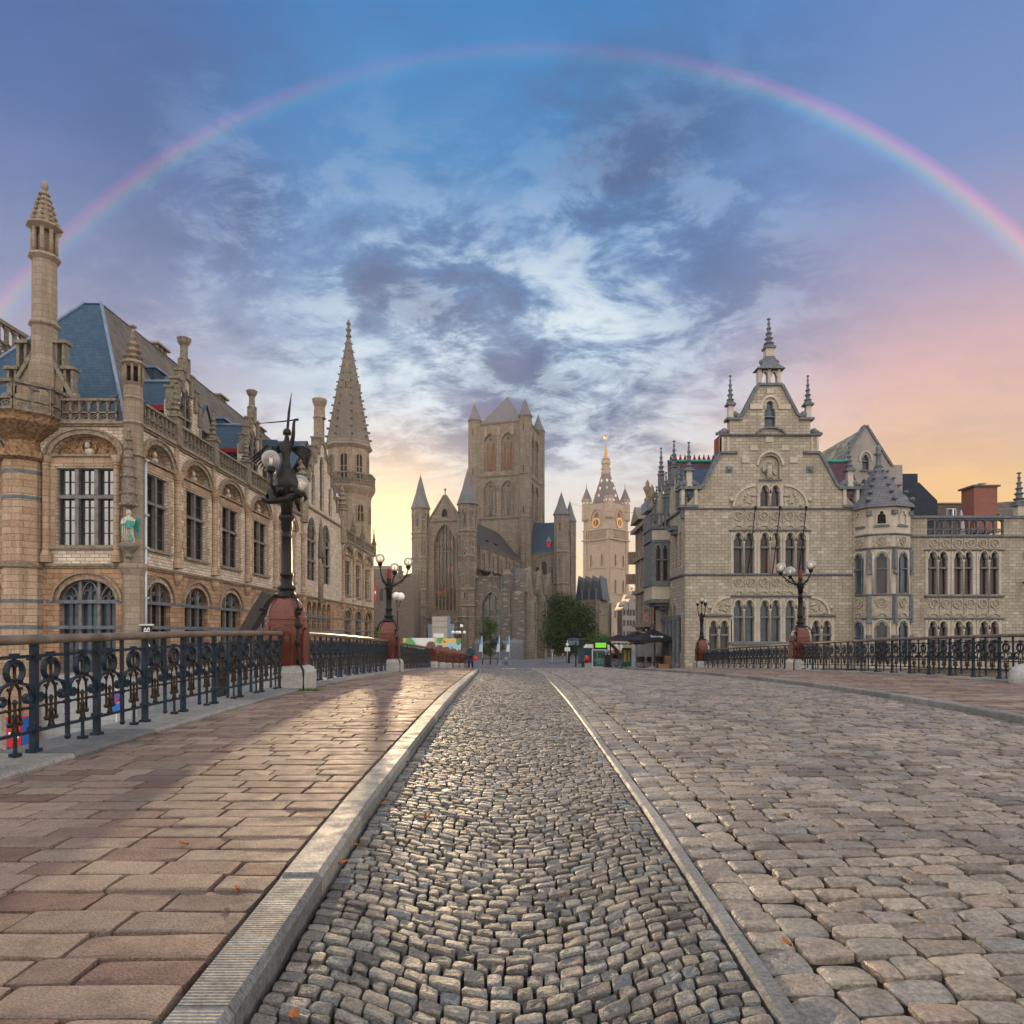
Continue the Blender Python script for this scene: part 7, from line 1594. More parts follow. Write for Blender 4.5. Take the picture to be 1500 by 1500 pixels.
# --- the lamp carrying the winged fighter
def statue_lamp():
    y = 14.0; z = gzf(y); e = EH(y); x = LX - 0.02
    T = thing('street_lamp', 'tall dark lamp topped by a bronze winged warrior raising a sword', 'lamp', (x, y, z), 0, 'lamps on red granite piers'); pier(T, 1.0, 1)
    top = 2.4 + e
    b = MB().mat(M_LAMP); b.lathe(post_profile(top), (0, 0, 0), 14); b.build('pole', None, T)
    K = 0.014; P = lambda px, py, dy=0.0: ((px - 417) * K, dy, (928 - py) * K + e)
    a = MB().mat(M_BRONZE)
    for q in range(6):
        an = q * PI / 3 + 0.3; pts = [(0.07 * math.cos(an), 0.07 * math.sin(an), top), (0.09 * math.cos(an), 0.09 * math.sin(an), top + 0.3), (0.2 * math.cos(an), 0.2 * math.sin(an), top + 0.52), (0.34 * math.cos(an), 0.34 * math.sin(an), top + 0.5), (0.38 * math.cos(an), 0.38 * math.sin(an), top + 0.38), (0.33 * math.cos(an), 0.33 * math.sin(an), top + 0.32)]
        a.tube(pts, [0.04, 0.035, 0.05, 0.045, 0.04, 0.02], 7); a.ball((0.22 * math.cos(an), 0.22 * math.sin(an), top + 0.5), 0.075, 7, 5)
    a.lathe([(0.12, top), (0.1, top + 0.35), (0.2, top + 0.55), (0.24, top + 0.7), (0.16, top + 0.95), (0.1, top + 1.0)], (0, 0, 0), 10); a.build('bracket', None, T)
    for (gx, gy, gv, gr) in ((401, -0.28, 678, 0.185), (428, 0.35, 704, 0.195)):
        p = P(gx, gv, gy); b = MB().mat(M_LAMP); b.tube([(0, 0, top + 0.4), (p[0] * 0.5, gy * 0.6, top + 0.5), (p[0] * 0.95, gy, p[2] - gr - 0.35), (p[0], gy, p[2] - gr - 0.08)], [0.04, 0.04, 0.035, 0.03], 7); b.lathe([(0.05, -gr - 0.1), (0.085, -gr - 0.06), (0.085, -gr + 0.03)], p, 10); b.build('arm', None, T); globe(T, p, gr)
    # body
    V = [P(416, 684), P(416, 670), P(416, 655), P(417, 645, 0), P(418, 638, -0.02),
         P(411, 692, -0.06), P(407, 703, -0.14), P(411, 716, -0.02), P(421, 694, 0.08), P(424, 708, 0.1), P(419, 722, 0.12),
         P(424, 651, 0), P(428, 638, -0.05), P(429, 624, -0.08), P(430, 617, -0.08),
         P(407, 652, 0), P(399, 660, -0.08), P(394, 667, -0.16),
         P(408, 719, -0.12), P(424, 724, 0.03)]
    E = [(0, 1), (1, 2), (2, 3), (3, 4), (0, 5), (5, 6), (6, 7), (0, 8), (8, 9), (9, 10), (2, 11), (11, 12), (12, 13), (13, 14), (2, 15), (15, 16), (16, 17), (7, 18), (10, 19)]
    Rr = [0.088, 0.085, 0.115, 0.042, 0.07, 0.068, 0.052, 0.032, 0.068, 0.052, 0.032, 0.052, 0.04, 0.033, 0.03, 0.052, 0.04, 0.033, 0.026, 0.026]
    st = skin_mesh('statue', V, E, Rr, M_BRONZE, T, 2); st['label'] = 'dark bronze winged warrior with raised sword and round shield'
    g = MB().mat(M_BRONZE); h = P(418, 636, -0.02)
    g.lathe([(0.085, -0.02), (0.09, 0.03), (0.06, 0.09), (0.01, 0.12)], h, 10); g.lathe([(0.105, -0.12), (0.115, -0.02), (0.095, 0.08)], P(416, 690), 10, caps=False)
    for q in range(12): an = q * PI / 6; c = P(416, 695); g.ball((c[0] + 0.105 * math.cos(an), c[1] + 0.105 * math.sin(an), c[2]), 0.035, 5, 4, (1, 1, 2.2))
    g.build('armour', None, st)
    s = MB().mat(M_BRONZE); c = P(396, 668, -0.22); s.add([], []) if False else None
    s.F = Frame(c, -0.5); s.prism(circle((0, 0), 0.17, 18), -0.02, 0.02); s.band(circle((0, 0), 0.17, 18), 0.025, -0.03, 0.05, True); s.ball((0, 0, 0.02), 0.05, 8, 5); s.F = None; s.build('shield', None, st)
    w_ = MB().mat(M_BRONZE); w_.tube([P(430, 617, -0.08), P(414, 619.5, -0.1), P(398, 621.5, -0.12), P(376, 623.5, -0.14)], [0.016, 0.014, 0.012, 0.006], 6); w_.tube([P(430, 617, -0.08), P(436, 616, -0.07)], 0.025, 6)
    w_.F = Frame((P(416, 640)[0], 0.12, 0), 0.0); zz = lambda py: (928 - py) * K + e; w_.prism([(-0.05, zz(640)), (0.0, zz(640)), (0.04, zz(605)), (0.075, zz(572)), (0.0, zz(600))], -0.015, 0.015); w_.F = None; w_.build('sword', None, st)
    for s_, dy in ((-1, 0.12), (1, 0.14)):
        wi = MB().mat(M_BRONZE)
        for k in range(9):
            t = k / 8; r0 = P(409 if s_ < 0 else 422, 654 + t * 2, dy)
            tip = P(356 + 36 * t if s_ < 0 else 452 - 8 * t, 673 + 24 * t if s_ < 0 else 660 + 26 * t, dy + 0.1 * s_ * 0)
            mid = P(388 + 9 * t if s_ < 0 else 437 - 2 * t, 652 + 9 * t if s_ < 0 else 652 + 14 * t, dy + 0.03)
            wi.tube([r0, mid, ((mid[0] + tip[0]) / 2, dy + 0.05, (mid[2] + tip[2]) / 2 + 0.03 * (1 - t)), tip], [0.05, 0.06, 0.045, 0.008], 6, True, (1.0, 0.7))
        if s_ < 0: wi.build('wing', None, st)
        else:
            wi.build('wing', None, st)
    dr_ = skin_mesh('dragon', [P(416, 722, 0.02), P(404, 716, -0.16), P(398, 724, -0.2), P(404, 735, -0.12), P(420, 735, -0.2), P(432, 724, -0.12), P(430, 712, 0.02), P(422, 706, -0.1), P(394, 738, -0.22), P(386, 733, -0.25)], [(0, 1), (1, 2), (2, 3), (3, 4), (4, 5), (5, 6), (6, 7), (3, 8), (8, 9)], [0.1, 0.08, 0.075, 0.08, 0.08, 0.065, 0.045, 0.025, 0.06, 0.03], M_BRONZE, st, 1)
    return T
statue_lamp()
# --- plain granite posts and the low hooped fence
def granite_post(x, y, label, sc):
    T = thing('granite_post', label, 'post', (x, y, gzf(y)), 0, 'red granite posts along the pavement edge'); pier(T, sc, False); return T
granite_post(LX, 38.75, 'broad red granite post where the iron railing ends, before the painted hoarding', 0.8)
names = ['second red granite post past the railing end, taller fence on both sides', 'third red granite post past the railing end', 'fourth red granite post past the railing end', 'fifth red granite post past the railing end, near the man with the bicycle', 'sixth red granite post past the railing end, partly hidden by the man', 'last red granite post of the row, behind the man with the bicycle']
pos_ = [(-4.62, 43.6), (-4.55, 47.3), (-4.4, 51.6), (-4.25, 55.8), (-4.15, 59.8), (-4.05, 63.6)]
for (x, y), nm in zip(pos_, names): granite_post(x, y, nm, 0.78)
pp = [(LX, 38.75)] + pos_
for i, ((xa, ya), (xb, yb)) in enumerate(zip(pp, pp[1:])):
    T = thing('iron_fence', ['low iron fence with hooped bars between the first and second granite posts', 'low iron fence with hooped bars between the second and third granite posts', 'low iron fence between the third and fourth granite posts', 'low iron fence between the fourth and fifth granite posts', 'low iron fence between the fifth and sixth granite posts', 'low iron fence between the last two granite posts'][i], 'fence', (xa, ya, gzf(ya)), 0, 'low iron fences between granite posts')
    b = MB().mat(M_IRONB); dz = gzf(yb) - gzf(ya); pt = lambda t, z: ((xb - xa) * t, (yb - ya) * t, dz * t + z)
    b.tube([pt(0.06, 0.95), pt(0.94, 0.95)], 0.035, 6); b.tube([pt(0.06, 0.8), pt(0.94, 0.8)], 0.025, 6); b.tube([pt(0.06, 0.12), pt(0.94, 0.12)], 0.025, 6)
    b.build('rail', None, T)
    n = 16; b = MB().mat(M_IRONB)
    for k in range(n): t = 0.1 + 0.8 * k / (n - 1); b.tube([pt(t, 0.02), pt(t, 0.94)], 0.02 if k % 4 else 0.045, 5)
    b.build('bars', None, T)
g_ = MB().mat(M_GRANG); g_.lathe([(0.34, -0.2), (0.36, 0.1), (0.33, 0.3), (0.22, 0.42), (0.05, 0.47)], (0, 0, 0), 14); g_ = g_.build('guard_stone'); g_.location = (11.95, 15.85, gzf(15.85)); tag(g_, 'pale rounded guard stone on the pavement, at the picture edge by the road-side railing', 'guard stone')
# ---------------------------------------------------------------- trees
def leaf_mat(name, cols, trans=0.3):
    t = NT(name); at = t.node('ShaderNodeAttribute', attribute_name='tint')
    c = t.ramp(at.outputs['Fac'], [(i / (len(cols) - 1), q) for i, q in enumerate(cols)])
    t.set(Base_Color=c, Roughness=0.55, Specular_IOR_Level=0.3)
    tl = t.node('ShaderNodeBsdfTranslucent'); t.link(c, tl.inputs[0]); mx = t.node('ShaderNodeMixShader'); mx.inputs[0].default_value = trans
    t.link(t.b.outputs[0], mx.inputs[1]); t.link(tl.outputs[0], mx.inputs[2]); t.link(mx.outputs[0], t.out.inputs[0]); return t.m
def leaf_crown(T, blobs, n, size, mat, seed=1, name='crown', clump=0.7, aspect=1.7):
    """blobs: (x,y,z,rx,ry,rz,weight) ellipsoids filled with leaf clusters"""
    g = np.random.default_rng(seed); wts = np.array([b[6] for b in blobs]); wts = wts / wts.sum(); P = []; Tn = []
    nc = max(12, n // 26)
    for _ in range(nc):
        b = blobs[g.choice(len(blobs), p=wts)]; d = g.normal(size=3); d /= np.linalg.norm(d); r = g.uniform(0.35, 1.0) ** 0.6
        c = np.array(b[:3]) + d * r * np.array(b[3:6]) * (1 + 0.2 * g.normal()); tone = np.clip(g.normal(0.45, 0.22), 0, 1); m = int(26 * g.uniform(0.6, 1.4))
        q = c + g.normal(size=(m, 3)) * size * 2.6 * clump * np.array([1.25, 1.25, 0.8]); P.append(q); Tn.append(np.clip(tone + g.normal(0, 0.14, m), 0, 1))
    P = np.concatenate(P); Tn = np.concatenate(Tn); N = len(P)
    a = g.normal(size=(N, 3)); a /= np.linalg.norm(a, axis=1, keepdims=True); b = np.cross(a, g.normal(size=(N, 3))); b /= np.linalg.norm(b, axis=1, keepdims=True)
    s = size * g.uniform(0.6, 1.3, (N, 1)); V = np.stack([P - a * s * aspect / 2, P + b * s * 0.5, P + a * s * aspect / 2, P - b * s * 0.5], 1).reshape(-1, 3)
    me = bpy.data.meshes.new(name); me.vertices.add(4 * N); me.vertices.foreach_set('co', V.astype(np.float32).ravel()); me.loops.add(4 * N); me.loops.foreach_set('vertex_index', np.arange(4 * N, dtype=np.int32))
    me.polygons.add(N); me.polygons.foreach_set('loop_start', np.arange(0, 4 * N, 4, dtype=np.int32)); at = me.attributes.new('tint', 'FLOAT', 'POINT'); at.data.foreach_set('value', np.repeat(Tn, 4).astype(np.float32)); me.materials.append(mat); me.update(); me.validate()
    return link(bpy.data.objects.new(name, me), T)
M_BARK = plain('bark', (0.07, 0.05, 0.035), 0.9, 0, 0.4, 4, 0.5)
M_LEAF = leaf_mat('dark_foliage', [(0.006, 0.018, 0.005), (0.013, 0.036, 0.009), (0.028, 0.062, 0.014), (0.06, 0.105, 0.022)])
M_LEAFL = leaf_mat('fresh_foliage', [(0.03, 0.08, 0.015), (0.07, 0.15, 0.03), (0.13, 0.22, 0.05)])
M_NEEDLE = leaf_mat('pine_needles', [(0.012, 0.035, 0.012), (0.03, 0.075, 0.02), (0.06, 0.11, 0.03)])
M_GOLDL = leaf_mat('golden_foliage', [(0.06, 0.075, 0.015), (0.10, 0.11, 0.02), (0.15, 0.14, 0.03)], 0.15)
def trunk(T, pts, r, limbs=()):
    b = MB().mat(M_BARK); b.tube(pts, r, 8)
    for l, rr in limbs: b.tube(l, rr, 6)
    b.build('trunk', None, T)
def tree(label, x, y, z, h, blobs, n, size, mat, seed, name='tree', tr=0.25):
    T = thing(name, label, 'tree', (x, y, z)); q = random.Random(seed); top = h * 0.62
    limbs = [([(0, 0, top * (0.4 + 0.12 * k)), (b[0] * 0.5, b[1] * 0.5, top * (0.55 + 0.1 * k)), (b[0], b[1], b[2])], [tr * 0.5, tr * 0.35, tr * 0.12]) for k, b in enumerate(blobs[:5])]
    trunk(T, [(0, 0, -0.3), (0.05, 0, top * 0.5), (0.0, 0.1, top), (0.05, 0.1, h * 0.9)], [tr * 1.3, tr, tr * 0.7, tr * 0.15], limbs)
    leaf_crown(T, blobs, n, size, mat, seed); return T
k = 0.112; Yt = 112.0
tree('big dark green tree with two rounded lobes, against the church flank', 9.2, Yt, 0.25, 11.0, [(-1.5, 0, 10.0, 1.7, 1.8, 1.6, 0.9), (-0.3, 0.4, 9.6, 1.6, 1.8, 1.3, 0.7), (2.3, 0.2, 8.0, 1.9, 2.0, 1.5, 1.0), (-2.2, 0, 7.0, 1.8, 2.0, 1.9, 0.9), (0.5, -0.4, 7.4, 2.0, 2.2, 1.8, 1.0), (2.6, 0, 5.2, 1.9, 2.2, 2.0, 0.9), (-2.4, 0, 4.2, 1.7, 2.2, 2.2, 0.9), (0, -0.4, 4.8, 2.2, 2.4, 2.2, 1.1), (0.9, 0, 2.6, 2.6, 2.2, 1.3, 0.6)], 15000, 0.24, M_LEAF, 4)
tree('small fresh green tree between the dark tree and the belfry foot', 17.2, 128, 0.2, 5.0, [(0, 0, 3.6, 2.2, 2, 1.2, 1), (-2.2, 0, 3.3, 1.6, 1.6, 1.2, 0.7), (1.6, 0, 3.3, 1.4, 1.4, 1.0, 0.7)], 4200, 0.22, M_LEAFL, 5)
tree('round green tree seen between the spire tower and the church', -23.2, 116, 0.2, 5.2, [(0, 0, 3.4, 1.7, 1.5, 1.9, 1), (-1.5, 0, 4.2, 1.6, 1.5, 1.8, 0.8)], 5000, 0.2, M_LEAFL, 6)
tree('golden green tree lit by the low sun, far down the street', 58, 330, 0.0, 25, [(0, 0, 22, 7, 6, 6, 1), (4, 0, 18, 6, 6, 7, 1), (-4, 0, 17, 6, 5, 6, 1), (0, 0, 12, 7, 6, 6, 0.8)], 9000, 0.42, M_GOLDL, 7, tr=0.8)
def pine():
    T = thing('pine_tree', 'open pine tree with tiered branches among the blue and white flags', 'tree', (-3.35, 105, 0.2)); bl = []; q = random.Random(3); limbs = []
    for i in range(17):
        z = 1.6 + 5.2 * i / 16; a = q.random() * 6.28; L = (1.75 - 0.2 * (z - 1.6)) * q.uniform(0.55, 1.0); e = (L * math.cos(a), L * math.sin(a) * 0.7, z + 0.35)
        limbs.append(([(0, 0, z - 0.2), e], [0.05, 0.02])); bl.append((*e, 0.5, 0.5, 0.3, 1))
    trunk(T, [(0, 0, -0.3), (0.08, 0, 3), (0, 0, 6.9)], [0.13, 0.1, 0.03], limbs); leaf_crown(T, bl + [(0, 0, 6.5, 0.25, 0.25, 0.5, 1)], 4600, 0.13, M_NEEDLE, 8, aspect=3.0)
pine()
# ---------------------------------------------------------------- square: hoarding, scaffold boxes, flags, lamps
def painted():
    t = NT('painted_hoarding'); w_, p, z = t.wallco()
    v = t.node('ShaderNodeTexVoronoi'); v.inputs['Scale'].default_value = 1.1; t.link(w_, v.inputs['Vector'])
    c = t.ramp(t.node('ShaderNodeSeparateColor').outputs[0], [(0, 0)]) if False else None
    s = t.node('ShaderNodeSeparateColor'); t.link(v.outputs['Color'], s.inputs[0])
    c = t.ramp(s.outputs[0], [(0.0, (0.06, 0.3, 0.08)), (0.18, (0.35, 0.6, 0.75)), (0.4, (0.5, 0.68, 0.78)), (0.55, (0.62, 0.42, 0.12)), (0.68, (0.1, 0.38, 0.1)), (0.8, (0.55, 0.08, 0.04)), (0.9, (0.72, 0.55, 0.2)), (1.0, (0.05, 0.1, 0.35))], 'CONSTANT')
    t.set(Base_Color=c, Roughness=0.5); return t.m
M_PAINTED = painted(); M_BOXBLUE = plain('scaffold_sheet_blue', (0.16, 0.22, 0.30), 0.6, 0, 0.2); M_BOXGREY = plain('site_panel_grey', (0.36, 0.33, 0.29), 0.7, 0, 0.25); M_GREENP = plain('bright_green_hedge', (0.04, 0.26, 0.03), 0.7, 0, 0.5, 20)
def square_things():
    y = 105; k = y / 1000; X = lambda p: (p - 750) * k; V = lambda p: (928 - p) * k + EYE
    T = thing('hoarding', 'long colourful painted hoarding in front of the church portal', 'hoarding', (X(633), y, 0)); o = X(633)
    b = MB().mat(M_PAINTED); b.box(X(590) - o, X(609) - o, 0, 0.12, 1.9, V(934.5)); b.box(X(636) - o, X(676) - o, 0, 0.12, 1.6, V(935)); b.build('painted_panel', None, T); b = MB().mat(M_WHITEP); b.box(X(609) - o, X(636) - o, 0, 0.12, 1.9, V(934.5)); b.build('white_panel', None, T)
    b = MB().mat(M_BLACKP)
    for px in (591, 609, 636, 657, 675): b.box(X(px) - o - 0.06, X(px) - o + 0.06, 0.14, 0.26, 0.0, V(934))
    b.build('posts', None, T)
    T = thing('planter', 'bright green hedge box with red ends, in front of the painted hoarding', 'planter', (X(616), 96, 0.55)); b = MB().mat(M_GREENP); b.box(-0.85, 0.85, -0.3, 0.3, 0.8, 2.3); b.build('hedge', None, T); b = MB().mat(M_REDP); b.box(-1.05, -0.86, -0.35, 0.35, 0, 2.4); b.box(0.86, 1.05, -0.35, 0.35, 0, 2.4); b.box(-0.86, 0.86, -0.35, 0.35, 0, 0.8); b.build('box', None, T)
    y = 131; k = y / 1000
    T = thing('site_enclosure', 'tall grey and blue boarded enclosure over the church portal, behind the painted hoarding', 'enclosure', (X(646), y, 0)); o = X(646)
    b = MB().mat(M_BOXGREY); b.box(X(633) - o, X(655) - o, 0, 2, 0, V(903)); b.build('tall_panel', None, T); b = MB().mat(M_BOXBLUE); b.box(X(655) - o + 0.01, X(658) - o, 0.2, 2.5, 0, V(902)); b.box(X(627) - o, X(633) - o - 0.01, 0.3, 2, 0, V(914)); b.box(X(658) - o + 0.01, X(664) - o, 0.3, 2, 0, V(914)); b.build('side_panel', None, T); b = MB().mat(M_WHITEP); b.box(X(635) - o, X(650) - o, -0.1, -0.01, V(934), V(928)); b.build('notice_board', None, T)
    b = MB().mat(M_DARKBR)
    for v in (910, 919): b.box(X(633) - o, X(655) - o, -0.03, 0.0, V(v), V(v) + 0.06)
    b.build('panel_joints', None, T)
    for px, s, lab in ((705.5, 1, 'blue and white feather flag with dark lettering, left of the pine tree'), (731, 0.8, 'narrow blue and white feather flag half hidden by the pine tree'), (745.5, 0, 'blue and white feather flag without lettering, right of the pine tree')):
        yy = 103.0; kk = yy / 1000; x = (px - 750) * kk; T = thing('feather_flag', lab, 'flag', (x, yy, 0.55), 0, 'feather flags in front of the church')
        b = MB().mat(M_PIPE); b.tube([(0.12, 0, 0), (0.1, 0, 2.5), (0.06, 0, 4.3)], 0.05, 6); b.lathe([(0.3, 0), (0.3, 0.06)], (0.12, 0, 0), 8); b.build('pole', None, T)
        b = MB(WORLD).mat(M_FLAGW); b.prism([(-0.42, 1.9), (0.08, 1.9), (0.08, 3.0), (-0.28, 3.0)], 0.0, 0.03); b.mat(M_FLAGB).prism([(-0.28, 3.0), (0.08, 3.0), (0.06, 4.3), (0.0, 4.4), (-0.1, 3.9)], 0.0, 0.03)
        if s:
            b.mat(M_BLUEP)
            for i in range(4): b.band(arch_curve(-0.26, -0.06, 2.05 + 0.22 * i, 2.18 + 0.22 * i, 'seg', 5), 0.05, 0.03, 0.04)
        b.build('flag_cloth', None, T)
    # lamps of the square
    def sq_lamp(label, x, y, z, top, balls, r):
        T = thing('street_lamp', label, 'lamp', (x, y, z)); b = MB().mat(M_LAMP); b.lathe([(0.22, 0), (0.22, 0.5), (0.1, 0.7), (0.08, top * 0.5), (0.1, top * 0.5 + 0.05), (0.06, top * 0.52), (0.05, top)], (0, 0, 0), 8)
        for p in balls: b.tube([(0, 0, p[2] - r - 0.6), (p[0] * 0.6, p[1], p[2] - r - 0.5), (p[0], p[1], p[2] - r)], 0.035, 5); b.lathe([(0.04, -r - 0.08), (0.1, -r + 0.02)], p, 6)
        b.build('pole', None, T)
        for p in balls: globe(T, p, r, True)
    y = 60; k = 0.06; sq_lamp('slender dark lamp with two white globes, between the three-globe lamp and the church', (582 - 750) * k, y, 0.2, 7.0, [(-0.12, 0.2, V(873) - 0.2), (0.3, -0.1, V(874) - 0.2)], 0.36)
    y = 98; k = 0.098; sq_lamp('dark lamp with one high white globe and a row of four below, before the church', (676 - 750) * k, y, 0.65, 5.2, [(0, 0, V(917) - 0.65), (-1.2, 0, V(926.5) - 0.65), (-0.7, 0.2, V(926.5) - 0.65), (-0.25, -0.4, V(926.5) - 0.65), (0.4, 0.1, V(926.5) - 0.65)], 0.24)
    T = thing('bench', 'dark picnic-like bench seat around the foot of the pine tree', 'bench', (-3.2, 100, 0.6)); b = MB().mat(M_BARK); b.box(-1.2, 1.2, -0.4, 0.4, 0.85, 0.95); b.build('seat', None, T)
    for x in (-1.1, 0.0, 1.1): b = MB().mat(M_BLACKP); b.box(x - 0.06, x + 0.06, -0.35, 0.35, 0, 0.85); b.build('leg', None, T)
    T = thing('litter_bin', 'small blue-grey litter bin beside the flag without lettering', 'bin', (-0.9, 103, 0.55)); b = MB().mat(M_LEADB); b.lathe([(0.28, 0), (0.3, 0.9), (0.2, 1.05), (0.05, 1.1)], (0, 0, 0), 10); b.build('body', None, T)
    for px, yy, hgt, lab, kind in ((809, 100, 2.3, 'slim grey signpost with a small square sign beside the dark tree', 0), (831, 88, 3.3, 'blue street sign on a bent grey post under the dark tree', 1)):
        T = thing('street_sign', lab, 'sign', ((px - 750) * yy / 1000, yy, gzf(yy))); b = MB().mat(M_PIPE); b.tube([(0, 0, 0), (0, 0, hgt)], 0.06, 6); b.build('pole', None, T); F = WORLD
        if kind: b = MB().mat(M_LEADB); b.box(0.15, 1.5, -0.1, -0.03, 2.7, 3.3); b.tube([(0, 0, 3.3), (0.3, 0, 3.5), (1.4, 0, 3.52)], 0.05, 6); b.mat(M_WHITEP).box(-0.35, 0.35, -0.12, -0.07, 1.9, 2.4); b.ball((0, -0.05, 2.75), 0.2, 8, 6); b.build('panel', None, T)
        else: b = MB().mat(M_LEADB); b.box(-0.22, 0.22, -0.1, -0.05, 1.8, 2.3); b.build('panel', None, T)
M_FLAGW = plain('flag_white', (0.6, 0.66, 0.75), 0.7, 0, 0.08); M_FLAGB = plain('flag_blue', (0.06, 0.32, 0.65), 0.7, 0, 0.1)
square_things()
# ---------------------------------------------------------------- people
def person(label, x, y, rz, V, E, Rr, parts, seat_z=0.0):
    T = thing('person', label, 'person', (x, y, gzf(y) + seat_z), rz); return T
M_JEANS = plain('denim', (0.025, 0.04, 0.10), 0.85, 0, 0.3, 8); M_TEAL = plain('dark_teal_cloth', (0.02, 0.045, 0.06), 0.85, 0, 0.3, 8); M_SKIN = plain('skin', (0.42, 0.25, 0.17), 0.55, 0, 0.1); M_HAIR = plain('auburn_hair', (0.16, 0.06, 0.03), 0.6, 0, 0.3, 12); M_REDC = plain('red_cloth', (0.5, 0.02, 0.02), 0.8, 0, 0.2); M_DKC = plain('dark_cloth', (0.02, 0.02, 0.026), 0.8, 0, 0.2)
def stand_man():
    y = 51.0; x = -0.0605 * y; T = thing('person', 'person in a dark teal jacket and jeans seen from behind, standing with a bicycle', 'person', (x, y, gzf(y)), 0.15)
    V = [(0, 0, 0.95), (0, -0.02, 1.2), (0, 0, 1.42), (0, -0.02, 1.52), (0, -0.06, 1.64), (-0.1, 0, 0.9), (-0.12, -0.02, 0.5), (-0.13, 0.03, 0.09), (0.1, 0, 0.9), (0.13, 0.05, 0.5), (0.15, 0.02, 0.09), (-0.2, 0, 1.4), (-0.27, -0.06, 1.13), (-0.2, -0.25, 1.0), (0.2, 0, 1.4), (0.27, -0.03, 1.13), (0.2, -0.2, 0.95), (-0.14, -0.1, 0.03), (0.17, -0.12, 0.03), (-0.17, -0.33, 0.97), (0.17, -0.28, 0.9)]
    E = [(0, 1), (1, 2), (2, 3), (3, 4), (0, 5), (5, 6), (6, 7), (0, 8), (8, 9), (9, 10), (2, 11), (11, 12), (12, 13), (2, 14), (14, 15), (15, 16), (7, 17), (10, 18), (13, 19), (16, 20)]
    Rr = [0.15, 0.14, 0.15, 0.055, 0.09, 0.1, 0.07, 0.045, 0.1, 0.07, 0.045, 0.075, 0.05, 0.035, 0.075, 0.05, 0.035, 0.035, 0.035, 0.03, 0.03]
    skin_mesh('body', V, E, Rr, M_SKIN, T, 1)
    c = MB().mat(M_TEAL); c.lathe([(0.2, 0.84), (0.205, 0.95), (0.19, 1.15), (0.215, 1.35), (0.19, 1.46), (0.1, 1.53)], (0, -0.01, 0), 14, 0, True, (1.1, 0.75)); 
    for s in (-1, 1): c.tube([(s * 0.2, 0, 1.43), (s * 0.28, -0.05, 1.13), (s * 0.21, -0.24, 1.0)], [0.095, 0.075, 0.055], 9)
    c.build('jacket', None, T); c = MB().mat(M_JEANS)
    for s in (-1, 1): c.tube([(s * 0.09, 0, 0.93), (s * 0.12, 0.0 if s < 0 else 0.04, 0.5), (s * 0.14, 0.02, 0.08)], [0.125, 0.095, 0.075], 9)
    c.lathe([(0.19, 0.8), (0.2, 0.92)], (0, 0, 0), 12, 0, True, (1.05, 0.75)); c.build('trousers', None, T)
    h = MB().mat(M_HAIR); h.ball((0, -0.035, 1.685), 0.108, 12, 8, (0.95, 1.05, 1.1)); h.build('hair', None, T); s_ = MB().mat(M_DKC)
    for s in (-1, 1): s_.ball((s * 0.15, -0.05, 0.045), 0.085, 8, 5, (0.6, 1.5, 0.55))
    s_.build('shoes', None, T)
    bg = MB().mat(M_REDC); bg.lathe([(0.02, -0.16), (0.15, -0.12), (0.16, 0.1), (0.06, 0.16), (0.02, 0.17)], (0, 0, 0), 10, 0, True, (1.3, 0.7)); bg.tube([(-0.1, 0, 0.12), (0, 0, 0.32), (0.1, 0, 0.12)], 0.015, 5); o = bg.build('bag'); o.location = (x + 0.36, y - 0.1, gzf(y) + 0.72); tag(o, 'small bright red bag hanging beside the person with the bicycle', 'bag')
    bicycle('dark bicycle leaning beside the standing person', x - 0.35, y - 0.4, gzf(y), 1.75)
def bicycle(label, x, y, z, rz, col=None):
    T = thing('bicycle', label, 'bicycle', (x, y, z), rz); m = col or M_BLACKP
    for cx in (-0.52, 0.52):
        w_ = MB(WORLD); w_.mat(M_BLACKP); w_.tube([(cx + 0.33 * math.cos(a), 0.34 + 0.33 * math.sin(a), 0) for a in np.linspace(0, 2 * PI, 21)], 0.018, 6); o = w_.build('wheel', None, T)
        s = MB(WORLD).mat(M_PIPE)
        for a in np.linspace(0, PI, 7)[:-1]: s.tube([(cx + 0.32 * math.cos(a), 0.34 + 0.32 * math.sin(a), 0), (cx - 0.32 * math.cos(a), 0.34 - 0.32 * math.sin(a), 0)], 0.004, 3)
        s.build('spokes', None, o)
    f = MB(WORLD).mat(m)
    for pts in ([(-0.52, 0.34, 0), (-0.12, 0.32, 0), (0.38, 0.78, 0), (-0.2, 0.8, 0), (-0.52, 0.34, 0)], [(-0.12, 0.32, 0), (-0.24, 0.95, 0)], [(0.52, 0.34, 0), (0.36, 0.9, 0), (0.33, 1.02, 0)]): f.tube(pts, 0.018, 6)
    f.build('frame', None, T); h = MB(WORLD).mat(M_BLACKP); h.tube([(0.2, 1.05, -0.26), (0.34, 1.04, -0.1), (0.34, 1.04, 0.1), (0.2, 1.05, 0.26)], 0.015, 6); h.build('handlebar', None, T); s = MB(WORLD).mat(M_BLACKP); s.ball((-0.25, 0.97, 0), 0.11, 8, 5, (1.3, 0.6, 0.4)); s.build('saddle', None, T)
stand_man()
